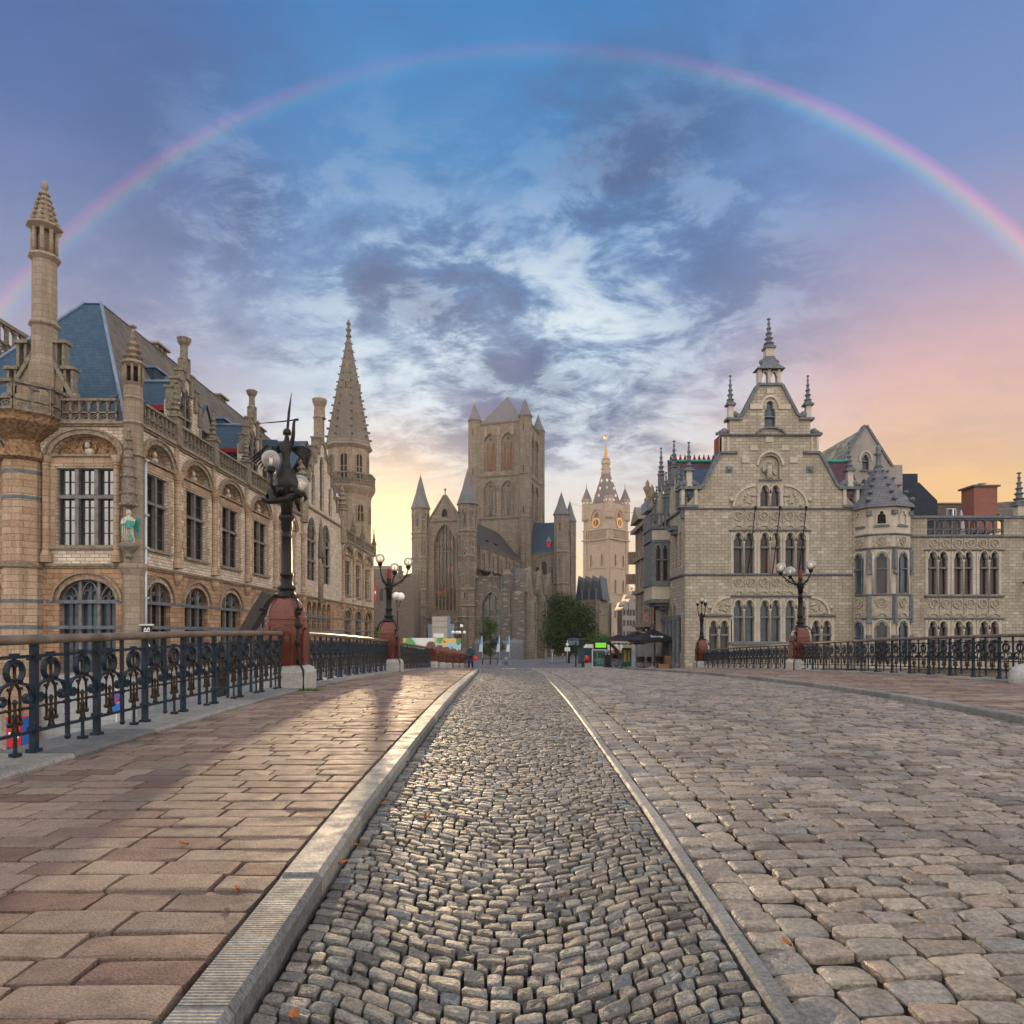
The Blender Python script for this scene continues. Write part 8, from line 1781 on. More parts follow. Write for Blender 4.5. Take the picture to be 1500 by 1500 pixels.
def seated():
    y = 57.6; x = 0.112 * y; z = gzf(y); T = thing('person', 'person in a red top and dark trousers sitting on a grey box, leaning forward', 'person', (x - 0.1, y, z), 0.0)
    V = [(0.12, 0, 0.48), (0.02, 0, 0.72), (-0.06, 0, 0.92), (-0.1, 0, 0.99), (-0.16, 0, 1.1), (-0.02, -0.1, 0.5), (-0.32, -0.12, 0.5), (-0.38, -0.12, 0.08), (-0.02, 0.1, 0.5), (-0.32, 0.1, 0.5), (-0.42, 0.1, 0.08), (-0.06, -0.18, 0.88), (-0.16, -0.22, 0.65), (-0.36, -0.14, 0.56), (-0.06, 0.18, 0.88), (-0.18, 0.2, 0.64), (-0.36, 0.12, 0.56), (-0.5, -0.12, 0.04), (-0.54, 0.1, 0.04)]
    E = [(0, 1), (1, 2), (2, 3), (3, 4), (0, 5), (5, 6), (6, 7), (0, 8), (8, 9), (9, 10), (2, 11), (11, 12), (12, 13), (2, 14), (14, 15), (15, 16), (7, 17), (10, 18)]
    skin_mesh('body', V, E, [0.13, 0.12, 0.13, 0.055, 0.09, 0.1, 0.07, 0.05, 0.1, 0.07, 0.05, 0.07, 0.05, 0.035, 0.07, 0.05, 0.035, 0.035, 0.035], M_SKIN, T, 1)
    c = MB().mat(M_REDC); c.tube([(0.14, 0, 0.46), (0.04, 0, 0.7), (-0.07, 0, 0.93), (-0.09, 0, 0.97)], [0.19, 0.185, 0.19, 0.09], 12, True, (0.85, 1.1))
    for s in (-1, 1): c.tube([(-0.06, s * 0.17, 0.9), (-0.17, s * 0.22, 0.66), (-0.34, s * 0.14, 0.57)], [0.085, 0.065, 0.05], 8)
    c.build('top', None, T); c = MB().mat(M_DKC)
    for s in (-1, 1): c.tube([(0.08, s * 0.09, 0.5), (-0.32, s * 0.11, 0.52), (-0.37, s * 0.11, 0.3), (-0.4, s * 0.11, 0.06), (-0.52, s * 0.11, 0.05)], [0.12, 0.1, 0.085, 0.07, 0.055], 8)
    c.build('trousers', None, T); h = MB().mat(M_DKC); h.ball((-0.15, 0, 1.135), 0.1, 10, 7); h.build('hair', None, T)
    b = MB().mat(M_GRANG); b.taper(-0.24, 0.3, -0.24, 0.24, 0, 0.0, 0, 0) if False else b.box(-0.2, 0.36, -0.26, 0.26, 0.0, 0.38); b.box(-0.24, 0.40, -0.3, 0.3, 0.38, 0.43); o = b.build('stone_block'); o.location = (x - 0.1, y, z); tag(o, 'low grey stone block that the person in red sits on', 'block')
seated()
# ---------------------------------------------------------------- tram stop, bus, kiosk panel, bin
def stop():
    y = 74.0; z = gzf(y); k = y / 1000; X = lambda p: (p - 750) * k; V = lambda p: (928 - p) * k + EYE - z
    T = thing('tram_shelter', 'dark brown arched tram shelter curving down at its end, beyond the glass panel', 'shelter', (X(870), y, z)); o = X(870)
    path = [(X(p) - o, V(q)) for p, q in ((836, 938.5), (858, 937), (874, 937.5), (886, 940), (895, 945), (901, 951), (905, 958), (907, 966))]
    b = MB(WORLD).mat(M_BROWNR); b.band(path, 0.09, -1.5, 1.5); b.build('roof', None, T); b = MB(WORLD).mat(M_BLACKP)
    for px in (842, 868, 892): b.tube([(X(px) - o, 0, 1.2), (X(px) - o, V(940), 1.2)], 0.07, 6)
    b.build('posts', None, T); b = MB(WORLD).mat(M_WINB); b.box(X(845) - o, X(866) - o, 0.4, 2.1, 1.25, 1.29); b.build('glass_wall', None, T)
    y = 57.2; z = gzf(y); k = y / 1000
    T = thing('glass_panel', 'upright glass panel in a pale metal frame with a bicycle behind it', 'panel', (X(877.5), y, z)); w_ = 0.56
    b = MB(WORLD).mat(M_PIPE)
    for s in (-1, 1): b.box(s * w_ - 0.05, s * w_ + 0.05, 0, 1.52, -0.06, 0.06)
    b.box(-w_, w_, 1.46, 1.54, -0.07, 0.07); b.box(-w_, w_, 0.02, 0.1, -0.05, 0.05); b.build('frame', None, T); b = MB(WORLD).mat(M_CLEARG); b.box(-w_ + 0.05, w_ - 0.05, 0.1, 1.46, -0.012, 0.012); b.build('glass', None, T)
    bicycle('dark bicycle parked behind the framed glass panel', X(877.5) - 0.02, y + 0.55, z, 0.12)
    y = 58.5; z = gzf(y); k = y / 1000
    T = thing('information_display', 'black display box with a bright green screen above the glass panel', 'display', (X(879), y, z)); b = MB(WORLD).mat(M_BLACKP); b.box(-0.55, 0.62, V(952) , V(940), -0.15, 0.15); b.tube([(0.5, V(952), 0), (0.5, 0, 0)], 0.06, 6); b.build('case', None, T); b = MB(WORLD).mat(M_SCREEN); b.box(-0.42, 0.5, V(948.6), V(941.5), 0.151, 0.17); b.build('screen', None, T)
    y = 55.5; z = gzf(y); k = y / 1000
    T = thing('wheelie_bin', 'black wheeled rubbish bin with blue-grey bags piled on top, beside the glass panel', 'bin', (X(890.5), y, z)); b = MB().mat(M_BLACKP); b.taper(-0.3, 0.3, -0.32, 0.32, 0.06, 1.0, 0, 0) if False else b.lathe([(0.24, 0.06), (0.31, 1.0), (0.34, 1.02), (0.34, 1.06)], (0, 0, 0), 4, PI / 4, False, (1.25, 1.3)); b.build('body', None, T)
    for s in (-1, 1): b = MB().mat(M_DKC); b.F = Frame((s * 0.3, -0.2, 0.1), PI / 2); b.lathe([(0.1, -0.03), (0.1, 0.03)], (0, 0, 0), 8); b.build('wheel', None, T)
    T = tag(skin_mesh('rubbish_bag', [(0, 0, 0), (0.15, 0.05, 0.12), (-0.18, 0.0, 0.1), (0.0, 0.02, 0.25), (-0.3, -0.05, 0.0)], [(0, 1), (0, 2), (0, 3), (2, 4)], [0.2, 0.15, 0.17, 0.12, 0.12], plain('blue_grey_plastic', (0.10, 0.16, 0.24), 0.35, 0, 0.3), None, 1), 'crumpled blue-grey rubbish bag on the black wheeled bin', 'bag'); T.location = (X(890.5), y, z + 1.2)
    # bus
    y = 82.0; z = gzf(y); k = y / 1000; T = thing('bus', 'white bus with an orange stripe, partly hidden behind the glass panel', 'bus', (X(883), y, z), 0.0); L = 2.3
    b = MB(WORLD); out = [(-L, 0.35), (L, 0.35), (L, 2.2), (L - 0.15, 2.65), (-L + 0.35, 2.65), (-L + 0.08, 2.2), (-L - 0.05, 1.2)]
    b.mat(M_WHITEP).prism(out, -1.2, 1.2); b.build('body', None, T); b = MB(WORLD).mat(plain('orange_paint', (0.7, 0.2, 0.02), 0.4, 0, 0.1)); b.box(-L - 0.03, L - 0.02, 1.75, 2.0, -1.22, 1.22); b.build('stripe', None, T)
    for u0, u1 in ((-L + 0.1, -0.9), (-0.75, 0.5), (0.65, L - 0.2)): b = MB(WORLD).mat(M_WINR); b.box(u0, u1, 1.05, 1.7, 1.2, 1.225); b.build('window', None, T)
    for u in (-1.4, 1.5): b = MB(WORLD); b.mat(M_BLACKP).prism(circle((u, 0.42), 0.42, 16), 1.0, 1.26); w2 = b.build('wheel', None, T); b = MB(WORLD).mat(M_PIPE); b.prism(circle((u, 0.42), 0.22, 12), 1.26, 1.28); b.build('rim', None, w2)
    b = MB(WORLD).mat(M_REDP); b.box(-L - 0.08, -L - 0.02, 0.9, 1.1, -1.0, -0.7); b.box(-L - 0.08, -L - 0.02, 0.9, 1.1, 0.7, 1.0); b.build('tail_light', None, T)
    car('silver grey car driving away beside the shelter end', (903 - 750) * 0.076, 76, gzf(76), PI / 2, plain('silver_paint', (0.30, 0.32, 0.34), 0.25, 0.4, 0.05))
def car(label, x, y, z, rz, paint):
    T = thing('parked_car' if z < 1.5 else 'car', label, 'car', (x, y, z), rz)
    b = MB(WORLD); out = [(-2.1, 0.3), (2.05, 0.3), (2.12, 0.55), (2.0, 0.78), (1.15, 0.9), (0.45, 1.38), (-1.2, 1.42), (-1.95, 0.98), (-2.15, 0.85)]
    b.mat(paint).prism(out, -0.85, 0.85); b.build('body', None, T)
    b = MB(WORLD).mat(M_WINR)
    for s in (0.852, -0.872): b.prism([(1.0, 0.94), (0.42, 1.3), (-0.3, 1.33), (-0.3, 0.95)], s, s + 0.02); b.prism([(-0.4, 0.95), (-0.4, 1.33), (-1.15, 1.34), (-1.7, 0.98)], s, s + 0.02)
    b.build('side_window', None, T)
    b = MB().mat(M_WINR); b.add([(1.12, -0.72, 0.935), (1.12, 0.72, 0.935), (0.5, 0.66, 1.372), (0.5, -0.66, 1.372)], [(0, 1, 2, 3)]); b.add([(-1.92, -0.7, 1.03), (-1.92, 0.7, 1.03), (-1.26, 0.66, 1.42), (-1.26, -0.66, 1.42)], [(0, 1, 2, 3)]); b.build('windscreen', None, T)
    for u in (-1.3, 1.3):
        for s in (-1, 1): b = MB(WORLD).mat(M_BLACKP); b.prism(circle((u, 0.32), 0.32, 16), s * 0.72, s * 0.88); w2 = b.build('wheel', None, T); b = MB(WORLD).mat(M_PIPE); b.prism(circle((u, 0.32), 0.19, 12), s * 0.88, s * 0.895); b.build('rim', None, w2)
    for s in (-0.62, 0.62): b = MB().mat(M_REDP); b.box(-2.16, -2.1, s - 0.16, s + 0.16, 0.72, 0.86); b.build('tail_light', None, T)
    for s in (-0.62, 0.62): b = MB().mat(M_WHITEP); b.box(2.0, 2.1, s - 0.18, s + 0.18, 0.6, 0.74); b.build('headlight', None, T)
    return T
M_BROWNR = plain('brown_shelter_metal', (0.06, 0.045, 0.036), 0.5, 0.1, 0.2); M_SCREEN = plain('green_screen', (0.05, 0.25, 0.02), 0.3)
_e = M_SCREEN.node_tree.nodes['Principled BSDF']; _e.inputs['Emission Color'].default_value = (0.25, 0.8, 0.05, 1); _e.inputs['Emission Strength'].default_value = 0.7
M_CLEARG = bpy.data.materials.new('clear_glass'); M_CLEARG.use_nodes = True; _n = M_CLEARG.node_tree; _b = _n.nodes['Principled BSDF']; _t = _n.nodes.new('ShaderNodeBsdfTransparent'); _t.inputs[0].default_value = (0.5, 0.66, 0.62, 1); _m = _n.nodes.new('ShaderNodeMixShader'); _m.inputs[0].default_value = 0.25
_b.inputs['Base Color'].default_value = (0.1, 0.2, 0.19, 1); _b.inputs['Roughness'].default_value = 0.05; _n.links.new(_t.outputs[0], _m.inputs[1]); _n.links.new(_b.outputs[0], _m.inputs[2]); _n.links.new(_m.outputs[0], _n.nodes['Material Output'].inputs[0])
stop()
# ---------------------------------------------------------------- cafe terrace
M_CANVAS = plain('black_canvas', (0.012, 0.013, 0.018), 0.75, 0, 0.3, 3); M_BEIGEC = plain('sunlit_hem_and_emblem_beige', (0.42, 0.33, 0.22), 0.8, 0, 0.2, 3); M_WICK = plain('dark_wicker', (0.035, 0.022, 0.016), 0.7, 0, 0.5, 30, 0.4); M_CRATE = plain('crate_wood', (0.24, 0.14, 0.07), 0.8, 0, 0.4, 12, 0.3)
def text_mesh(txt, size, mat, parent, loc, rot, name='lettering', ext=0.004):
    c = bpy.data.curves.new(name, 'FONT'); c.body = txt; c.size = size; c.extrude = ext; c.align_x = 'CENTER'; c.align_y = 'CENTER'
    o = bpy.data.objects.new(name, c); link(o); dg = bpy.context.evaluated_depsgraph_get(); me = bpy.data.meshes.new_from_object(o.evaluated_get(dg)); bpy.data.objects.remove(o); me.name = name; me.materials.clear(); me.materials.append(mat)
    o = bpy.data.objects.new(name, me); link(o, parent); o.location = loc; o.rotation_euler = rot; return o
def parasol(label, x, y, apex, hem, half, rz, mat, words=None, scallop=True, hem_mat=None):
    z = gzf(y); T = thing('parasol', label, 'parasol', (x, y, z), rz, 'large terrace parasols'); b = MB().mat(mat); c = [(-half, -half), (half, -half), (half, half), (-half, half)]
    for i in range(4):
        p, q = c[i], c[(i + 1) % 4]; n = 6
        for j in range(n):
            a0, a1 = j / n, (j + 1) / n; P0 = [p[0] + (q[0] - p[0]) * a0, p[1] + (q[1] - p[1]) * a0]; P1 = [p[0] + (q[0] - p[0]) * a1, p[1] + (q[1] - p[1]) * a1]; sag = lambda t: -0.10 * math.sin(PI * t) * 0
            b.mat(mat).add([(0, 0, apex), (P0[0] * 0.5, P0[1] * 0.5, (apex + hem) / 2 - 0.05), (P1[0] * 0.5, P1[1] * 0.5, (apex + hem) / 2 - 0.05)], [(0, 1, 2)]); b.add([(P0[0] * 0.5, P0[1] * 0.5, (apex + hem) / 2 - 0.05), (P0[0], P0[1], hem), (P1[0], P1[1], hem), (P1[0] * 0.5, P1[1] * 0.5, (apex + hem) / 2 - 0.05)], [(0, 1, 2, 3)])
            d = 0.22; m_ = ((P0[0] + P1[0]) / 2, (P0[1] + P1[1]) / 2); b.mat(hem_mat or mat).add([(P0[0], P0[1], hem), (P1[0], P1[1], hem), (P1[0], P1[1], hem - d * 0.7), (m_[0], m_[1], hem - d), (P0[0], P0[1], hem - d * 0.7)], [(0, 1, 2, 3, 4)])
    b.build('canopy', None, T); b = MB().mat(M_PIPE); b.lathe([(0.035, 0), (0.035, apex + 0.05)], (0, 0, 0), 8)
    for q in c: b.tube([(0, 0, apex - 0.6), (q[0] * 0.55, q[1] * 0.55, (apex + hem) / 2 - 0.12)], 0.014, 4)
    b.build('pole', None, T); b = MB().mat(M_GRANG); b.lathe([(0.38, 0), (0.38, 0.07), (0.08, 0.1), (0.06, 0.25)], (0, 0, 0), 10); b.build('foot', None, T)
    if words: ang = math.atan2((apex - hem) / 2 + 0.05, half * 0.5); text_mesh(words, 0.46, M_WHITEP, T, (0, -half * 0.72, hem + (apex - hem) * 0.26 + 0.03), (ang * 0.8, 0, 0))
    return T
def at(px, py): Y = 52.5 + (978.5 - py) * 1.1; return ((px - 750) / 1000 * Y, Y, gzf(Y))
x, y, _ = at(957, 976.5); parasol('black parasol lettered in white over the cafe terrace, before the blue stone columns', x - 0.15, y - 0.3, 3.15, 2.25, 1.55, 0.12, M_CANVAS, 'Strop')
parasol('black parasol at the far end of the cafe terrace, beside the rubbish bin', (907 - 750) * 0.060, 60.0, 2.95, 2.25, 1.6, 0.3, M_CANVAS)
parasol('black parasol with scalloped hem painted beige as sunlit cloth, between the lettered parasol and the far one', (932 - 750) * 0.0575, 57.5, 3.1, 2.25, 1.5, 0.55, M_CANVAS, hem_mat=M_BEIGEC)  # beige hem colour stands for sunlight coming through the canvas
def chair(label, x, y, rz):
    T = thing('cafe_chair', label, 'chair', (x, y, gzf(y)), rz, 'dark wicker chairs on the cafe terrace'); b = MB().mat(M_WICK); b.box(-0.22, 0.22, -0.22, 0.22, 0.42, 0.47); b.build('seat', None, T); b = MB().mat(M_WICK); b.box(-0.22, 0.22, 0.18, 0.22, 0.5, 0.92); b.build('backrest', None, T)
    for sx in (-1, 1):
        for sy in (-1, 1): b = MB().mat(M_PIPE); b.lathe([(0.018, 0), (0.018, 0.44 if sy < 0 else 0.9)], (sx * 0.2, sy * 0.2, 0), 6); b.build('leg', None, T)
def table(label, x, y):
    T = thing('cafe_table', label, 'table', (x, y, gzf(y)), 0, 'small round cafe tables'); b = MB().mat(M_WICK); b.lathe([(0.38, 0.72), (0.38, 0.75)], (0, 0, 0), 16); b.build('tabletop', None, T); b = MB().mat(M_BLACKP); b.lathe([(0.25, 0), (0.25, 0.03), (0.03, 0.06), (0.03, 0.72)], (0, 0, 0), 8); b.build('pedestal', None, T)
cs = [(966, 977, 0.4), (961, 975.5, -1.2), (972, 976.5, 2.0), (945, 976, 0.9), (938, 975.5, 2.6), (950, 974.5, -0.6)]
nm = ['dark wicker chair nearest the blue stone columns', 'dark wicker chair behind the pole of the lettered parasol', 'dark wicker chair turned towards the wooden crates', 'dark wicker chair between the two parasol poles', 'dark wicker chair left of the parasol poles', 'dark wicker chair deepest under the lettered parasol']
for (px, py, rz), l in zip(cs, nm): x, y, _ = at(px, py); chair(l, x, y, rz)
for (px, py), l in zip(((969, 976), (942, 975)), ('round cafe table beside the wooden crates', 'round cafe table between the parasol poles')): x, y, _ = at(px, py); table(l, x, y)
def crate(label, x, y, z, rz):
    T = thing('wooden_crate', label, 'crate', (x, y, z), rz, 'wooden crates stacked on the cafe terrace')
    b = MB().mat(M_CRATE)
    for i in range(3):
        for s in (-1, 1): b.box(-0.4, 0.4, s * 0.25 - 0.012, s * 0.25 + 0.012, 0.02 + 0.1 * i, 0.09 + 0.1 * i); b.box(s * 0.4 - 0.012, s * 0.4 + 0.012, -0.24, 0.24, 0.02 + 0.1 * i, 0.09 + 0.1 * i)
    b.box(-0.4, 0.4, -0.25, 0.25, 0.0, 0.02); b.build('slats', None, T)
x, y, z = at(981, 978)
for i, l in enumerate(('wooden crate at the bottom of the stack by the blue stone columns', 'wooden crate in the middle of the stack by the blue stone columns', 'wooden crate on top of the stack by the blue stone columns')): crate(l, x + 0.03 * i, y, gzf(y) + 0.32 * i, 0.1 * i)
x, y, z = at(973, 978.5); crate('wooden crate standing alone left of the crate stack', x, y, gzf(y), -0.2)
T = thing('menu_board', 'green and yellow upright menu board at the far end of the terrace', 'board', ((918 - 750) * 0.0585, 58.5, gzf(58.5))); b = MB(WORLD).mat(plain('board_green', (0.03, 0.12, 0.05), 0.6)); b.box(-0.4, 0.4, 0.1, 1.7, -0.06, 0.06); b.build('board', None, T); b = MB(WORLD).mat(M_GOLDST); b.box(-0.25, -0.05, 0.5, 1.5, 0.061, 0.08); b.box(0.08, 0.25, 0.5, 1.5, 0.061, 0.08); b.build('notice', None, T)
# signs on the street front
def signs():
    def sgn(name, label, px, py, Y): T = thing(name, label, 'sign', ((px - 750) * Y / 1000, Y, (928 - py) * Y / 1000 + EYE)); return T
    T = sgn('shop_flag', 'bright red cloth flag hanging from the house front above the parasol', 957, 901, 62); b = MB(WORLD).mat(M_REDP); b.prism([(-0.3, 0.45), (0.32, 0.6), (0.25, -0.15), (0.28, -0.55), (-0.32, -0.5), (-0.2, 0.0)], 0, 0.04); b.build('cloth', None, T); b = MB(WORLD).mat(M_BLACKP); b.tube([(-0.9, 0.35, 0.02), (0.5, 0.65, 0.02)], 0.03, 5); b.build('rod', None, T)
    T = sgn('shop_sign', 'pale pink oval hanging sign beside the red flag', 949, 905, 63); b = MB(WORLD).mat(plain('pink_enamel', (0.45, 0.25, 0.27), 0.5)); b.prism([(0.42 * math.cos(a), 0.4 * math.sin(a)) for a in np.linspace(0, 2 * PI, 19)[:-1]], 0, 0.06); b.build('panel', None, T); b = MB(WORLD).mat(M_REDP); b.box(-0.2, 0.2, 0.02, 0.1, 0.06, 0.07); b.box(-0.25, 0.25, -0.12, -0.04, 0.06, 0.07); b.build('lettering', None, T)
    T = sgn('shop_sign', 'dark domed sign with a gold emblem, just above the parasols', 946, 923, 61); b = MB(WORLD).mat(M_BLACKP); b.prism(arch(-0.38, 0.38, -0.35, -0.1, 0.3, 'seg', 12), 0, 0.2); b.build('panel', None, T); b = MB(WORLD).mat(M_GOLD); b.prism(circle((0, 0.02), 0.1, 10), 0.2, 0.23); b.mat(M_WHITEP).box(-0.36, 0.36, -0.22, -0.16, 0.2, 0.22); b.build('emblem', None, T)
    T = sgn('shop_sign', 'round orange sign at the far end of the parasols', 928.5, 928, 66); b = MB(WORLD).mat(plain('orange_enamel', (0.5, 0.14, 0.03), 0.4)); b.prism(circle((0, 0), 0.26, 20), 0, 0.1); b.build('panel', None, T); b = MB(WORLD).mat(M_BEIGEC); b.band(circle((0, 0), 0.16, 14), 0.05, 0.1, 0.13, True); b.build('emblem', None, T)
    T = sgn('street_banner', 'tall narrow red and white banner on the street front', 934.5, 892, 68); b = MB(WORLD).mat(M_WHITEP); b.box(-0.1, 0.12, -1.3, 1.3, 0, 0.05); b.build('cloth', None, T); b = MB(WORLD).mat(M_REDP); b.box(-0.1, 0.12, 0.3, 1.31, 0.051, 0.06); b.box(-0.1, 0.04, -1.2, 0.0, 0.051, 0.06); b.build('print', None, T)
signs()
# ---------------------------------------------------------------- lower street left of the bridge
def lower():
    T = thing('post_box', 'red street post box with a white label, seen through the railing', 'post box', (-21.2, 29.3, 0)); b = MB(WORLD).mat(M_REDP); b.box(-0.3, 0.3, 0.35, 1.55, -0.25, 0.25); b.box(-0.33, 0.33, 1.55, 1.63, -0.28, 0.28); b.build('box', None, T); b = MB(WORLD).mat(M_WHITEP); b.box(-0.22, 0.22, 0.75, 1.0, 0.251, 0.26); b.mat(M_BLACKP).box(-0.2, 0.2, 1.3, 1.36, 0.251, 0.26); b.build('label_plate', None, T); b = MB(WORLD).mat(M_BLUEP); b.box(-0.36, -0.31, 0, 1.6, -0.2, 0.2); b.box(0.31, 0.36, 0, 1.6, -0.2, 0.2); b.build('side_frame', None, T)
    T = thing('road_sign', 'round red-rimmed no-parking sign with a blue plate on a thin post, beyond the railing', 'sign', (-15.4, 26.6, 0)); b = MB(WORLD).mat(M_PIPE); b.tube([(0, 0, 0), (0, 3.1, 0)], 0.04, 6); b.build('post', None, T); b = MB(WORLD).mat(M_BLUEP); b.prism(circle((0, 2.75), 0.22, 20), 0.04, 0.06); b.box(-0.16, 0.16, 2.15, 2.48, 0.04, 0.06); b.build('plate', None, T); b = MB(WORLD).mat(M_REDP); b.band(circle((0, 2.75), 0.23, 24), 0.06, 0.061, 0.075, True); b.band([(-0.16, 2.91), (0.16, 2.59)], 0.05, 0.061, 0.075, off=-0.025); b.build('rim', None, T)
    car('blue-grey parked car in the lower street beyond the railing', -10.6, 24.5, 0, 0.25, plain('blue_grey_paint', (0.10, 0.16, 0.22), 0.2, 0.4, 0.05)); car('white parked van-like car near the foot of the long stone building', -14.2, 36.5, 0, PI / 2, plain('white_car_paint', (0.5, 0.52, 0.54), 0.2, 0.1, 0.04))
    T = thing('hanging_sign', 'tall black sign with pale lettering at the corner of the long stone building', 'sign', (-16.15, 30.2, 0)); b = MB(WORLD).mat(M_BLACKP); b.box(-0.23, 0.23, 3.3, 5.55, -0.03, 0.03); b.build('panel', None, T); b = MB(WORLD).mat(M_PIPE); b.box(-0.33, 0.3, 5.55, 5.62, -0.05, 0.05); b.build('bracket', None, T)
    b = MB(WORLD).mat(M_WHITEP)
    for v in (5.32, 4.6, 3.95, 3.6): b.band(arch_curve(-0.12, 0.0, v, v + 0.14, 'seg', 6), 0.03, 0.031, 0.04); b.band(arch_curve(0.03, 0.15, v + 0.02, v + 0.15, 'seg', 6), 0.03, 0.031, 0.04); b.band([(-0.12, v - 0.05), (0.14, v - 0.03)], 0.03, 0.031, 0.04)
    b.build('lettering', None, T)
    T = thing('wooden_beam', 'thick dark raking timber beam rising behind the railing, left of the statue lamp', 'beam', (-7.6, 20.5, 0)); b = MB(WORLD).mat(plain('dark_timber', (0.035, 0.028, 0.026), 0.6, 0, 0.4, 6, 0.4)); k = 0.0205; X = lambda p: (p - 750) * k + 7.6; V = lambda p: (928 - p) * k + EYE
    b.prism([(X(318), V(985)), (X(334), V(985)), (X(402), V(873)), (X(388), V(866))], -0.25, 0.25); b.build('beam', None, T); b = MB(WORLD).mat(M_BLACKP); b.box(X(322), X(332), 0, V(980), -0.2, 0.2); b.build('foot', None, T)
lower()
# ---------------------------------------------------------------- small things: leaves, pigeons, weeds, wires, rails
M_DEADL = plain('dead_leaf', (0.27, 0.085, 0.022), 0.6, 0, 0.4, 30)
def leaves():
    L = [((269, 1241), 'curled pale brown leaf on the slabs, midway along the left kerb'), ((347, 1308), 'curled pale brown leaf on the slabs close to the kerb'), ((523, 1243), 'orange leaf against the kerb face, at the edge of the setts'), ((501, 1269), 'small red leaf at the foot of the kerb'), ((562, 1181), 'orange leaf lying on the setts just off the kerb'), ((626, 1200), 'orange leaf lying alone on the small setts'), ((600, 1119), 'small brown leaf at the kerb foot, farthest along it'), ((430, 1496), 'red leaf at the kerb foot, closest to the viewer'), ((645, 1053), 'dark red leaf at the kerb foot, far up the lane'), ((1480, 1060), 'orange leaf below the far kerb at the picture edge'), ((1447, 1056), 'dark orange leaf below the far kerb, beside the edge leaf'), ((1152, 1388), 'small red leaf between the gutter cobbles'), ((1236, 1029), 'tiny brown leaf below the far kerb'), ((120, 1047), 'pale scrap-like leaf on the slabs near the railing')]
    q = random.Random(9)
    for (px, py), l in L:
        onl = px in (269, 347, 120); x, y, z = on_ground(px, py, 0.0 if onl else DROP - 0.012); s = 0.026 + 0.0016 * y; a = q.random() * 6.28
        b = MB().mat(M_DEADL); n = 5; V = []
        for i in range(n + 1):
            t = i / n; w_ = math.sin(PI * min(1, t * 0.92 + 0.04)) * 0.42; V += [((t - 0.5) * 2 * s, -w_ * s * 1.3, 0.004 + 0.25 * s * (t - 0.5) ** 2 * 4 + 0.2 * s), ((t - 0.5) * 2 * s, 0, 0.004 + 0.1 * s * (t - 0.5) ** 2 * 4), ((t - 0.5) * 2 * s, w_ * s * 1.3, 0.004 + 0.25 * s * (t - 0.5) ** 2 * 4 + 0.22 * s)]
        F = []
        for i in range(n): F += [(3 * i, 3 * i + 3, 3 * i + 4, 3 * i + 1), (3 * i + 1, 3 * i + 4, 3 * i + 5, 3 * i + 2)]
        b.add(V, F, True); o = b.build('leaf'); o.location = (x, y, z + 0.012); o.rotation_euler = (q.uniform(-0.2, 0.2), q.uniform(-0.2, 0.2), a); tag(o, l, 'leaf', 'dead leaves on the paving')
leaves()
def pigeon(label, px, py, Y, rz):
    T = thing('pigeon', label, 'bird', ((px - 750) * Y / 1000, Y, (928 - py) * Y / 1000 + EYE), rz); b = MB().mat(plain('pigeon_grey', (0.06, 0.062, 0.075), 0.6, 0, 0.3, 20))
    b.tube([(-0.22, 0, 0.06), (-0.12, 0, 0.09), (0.0, 0, 0.12), (0.08, 0, 0.16), (0.12, 0, 0.22), (0.15, 0, 0.25), (0.19, 0, 0.245)], [0.03, 0.05, 0.075, 0.065, 0.04, 0.035, 0.008], 8); b.build('body', None, T)
    b = MB().mat(M_REDD)
    for s in (-0.025, 0.025): b.tube([(0.0, s, 0.06), (0.0, s, 0.0), (0.04, s, 0.0)], 0.006, 4)
    b.build('legs', None, T)
pigeon('grey pigeon sitting on the balcony parapet of the chimney turret', 50, 575.5, 29.2, PI); pigeon('grey pigeon on the parapet close to the corner turret', 168, 585.5, 30.9, 0.3)
def weeds():
    g = np.random.default_rng(2); P = []
    x0, y0 = LX + 0.45, 13.75
    for _ in range(420):
        a, r = g.uniform(0, 6.28), g.uniform(0, 1) ** 0.7 * 0.3; P.append((x0 + r * 1.3 * math.cos(a), y0 - 0.3 + r * 0.6 * math.sin(a)))
    V = []; F = []
    for px_, py_ in P:
        z = gzf(py_); a = g.uniform(0, 6.28); h = g.uniform(0.02, 0.07); w_ = 0.008; i = len(V); dx, dy = g.normal(0, 0.02, 2)
        V += [(px_ - w_ * math.cos(a), py_ - w_ * math.sin(a), z), (px_ + w_ * math.cos(a), py_ + w_ * math.sin(a), z), (px_ + dx, py_ + dy, z + h)]; F.append((i, i + 1, i + 2))
    b = MB().mat(plain('moss_green', (0.05, 0.12, 0.02), 0.8, 0, 0.4)); b.add(V, F); o = b.build('grass'); tag(o, None, None, None, 'stuff')
weeds()
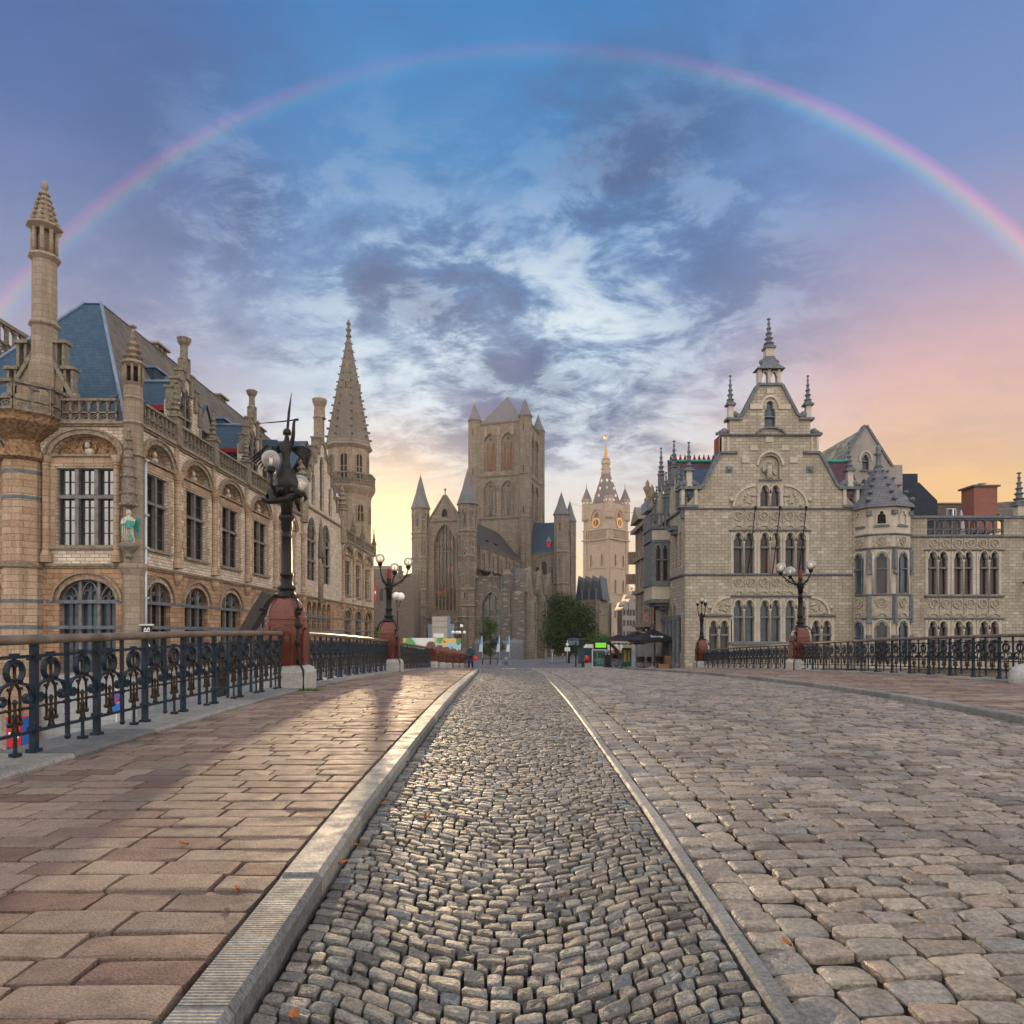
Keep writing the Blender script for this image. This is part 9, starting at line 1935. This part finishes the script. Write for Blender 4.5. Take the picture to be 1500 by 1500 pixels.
def wire(label, pts):
    b = MB().mat(M_BLACKP); P = []
    for (a, c) in zip(pts, pts[1:]):
        for i in range(9): t = i / 8; P.append((a[0] + (c[0] - a[0]) * t, a[1] + (c[1] - a[1]) * t, a[2] + (c[2] - a[2]) * t - 0.6 * math.sin(PI * t)))
    b.tube(P, 0.014, 4); o = b.build('overhead_wire'); tag(o, label, 'wire')
wire('thin overhead wire crossing in front of the belfry clock', [(9.5, 118, 28.0), (12.4, 62, 16.2)])
wire('thin overhead wire crossing low in front of the dark tree', [(-8.2, 138, 6.0), (12.45, 66, 7.6)])
def rail_line(pts, off):
    b = MB().mat(M_IRON); V = []; F = []
    for i, (x, y) in enumerate(pts):
        a = pts[min(i + 1, len(pts) - 1)]; c = pts[max(i - 1, 0)]; dx, dy = a[0] - c[0], a[1] - c[1]; L = math.hypot(dx, dy); nx, ny = -dy / L, dx / L
        for s in (off - 0.06, off + 0.06): V.append((x + nx * s, y + ny * s, town_z(x + nx * s, y + ny * s) + 0.004))
    for i in range(len(pts) - 1): F.append((2 * i, 2 * i + 1, 2 * i + 3, 2 * i + 2))
    b.add(V, F); o = b.build('tram_rail'); o['kind'] = 'structure'
curve = [(-14 + 0.0 * t + 26 * (t / 30) ** 1.6, 74 + 1.1 * t + 12 * (t / 30) ** 2) for t in range(0, 31)]
rail_line(curve, -0.72); rail_line(curve, 0.72)
# ---------------------------------------------------------------- evening air
hz = MB(); hz.box(-500, 500, -60, 400, -6, 110); hz = hz.build('haze'); hz['kind'] = 'stuff'; hm = bpy.data.materials.new('haze_air'); hm.use_nodes = True; hn = hm.node_tree; hn.nodes.remove(hn.nodes['Principled BSDF']); pv = hn.nodes.new('ShaderNodeVolumePrincipled'); pv.inputs['Color'].default_value = (0.98, 0.93, 0.86, 1); pv.inputs['Density'].default_value = 0.0002; pv.inputs['Anisotropy'].default_value = 0.6; hn.links.new(pv.outputs[0], hn.nodes['Material Output'].inputs['Volume']); hz.data.materials.clear(); hz.data.materials.append(hm)
SC.cycles.volume_bounces = 0
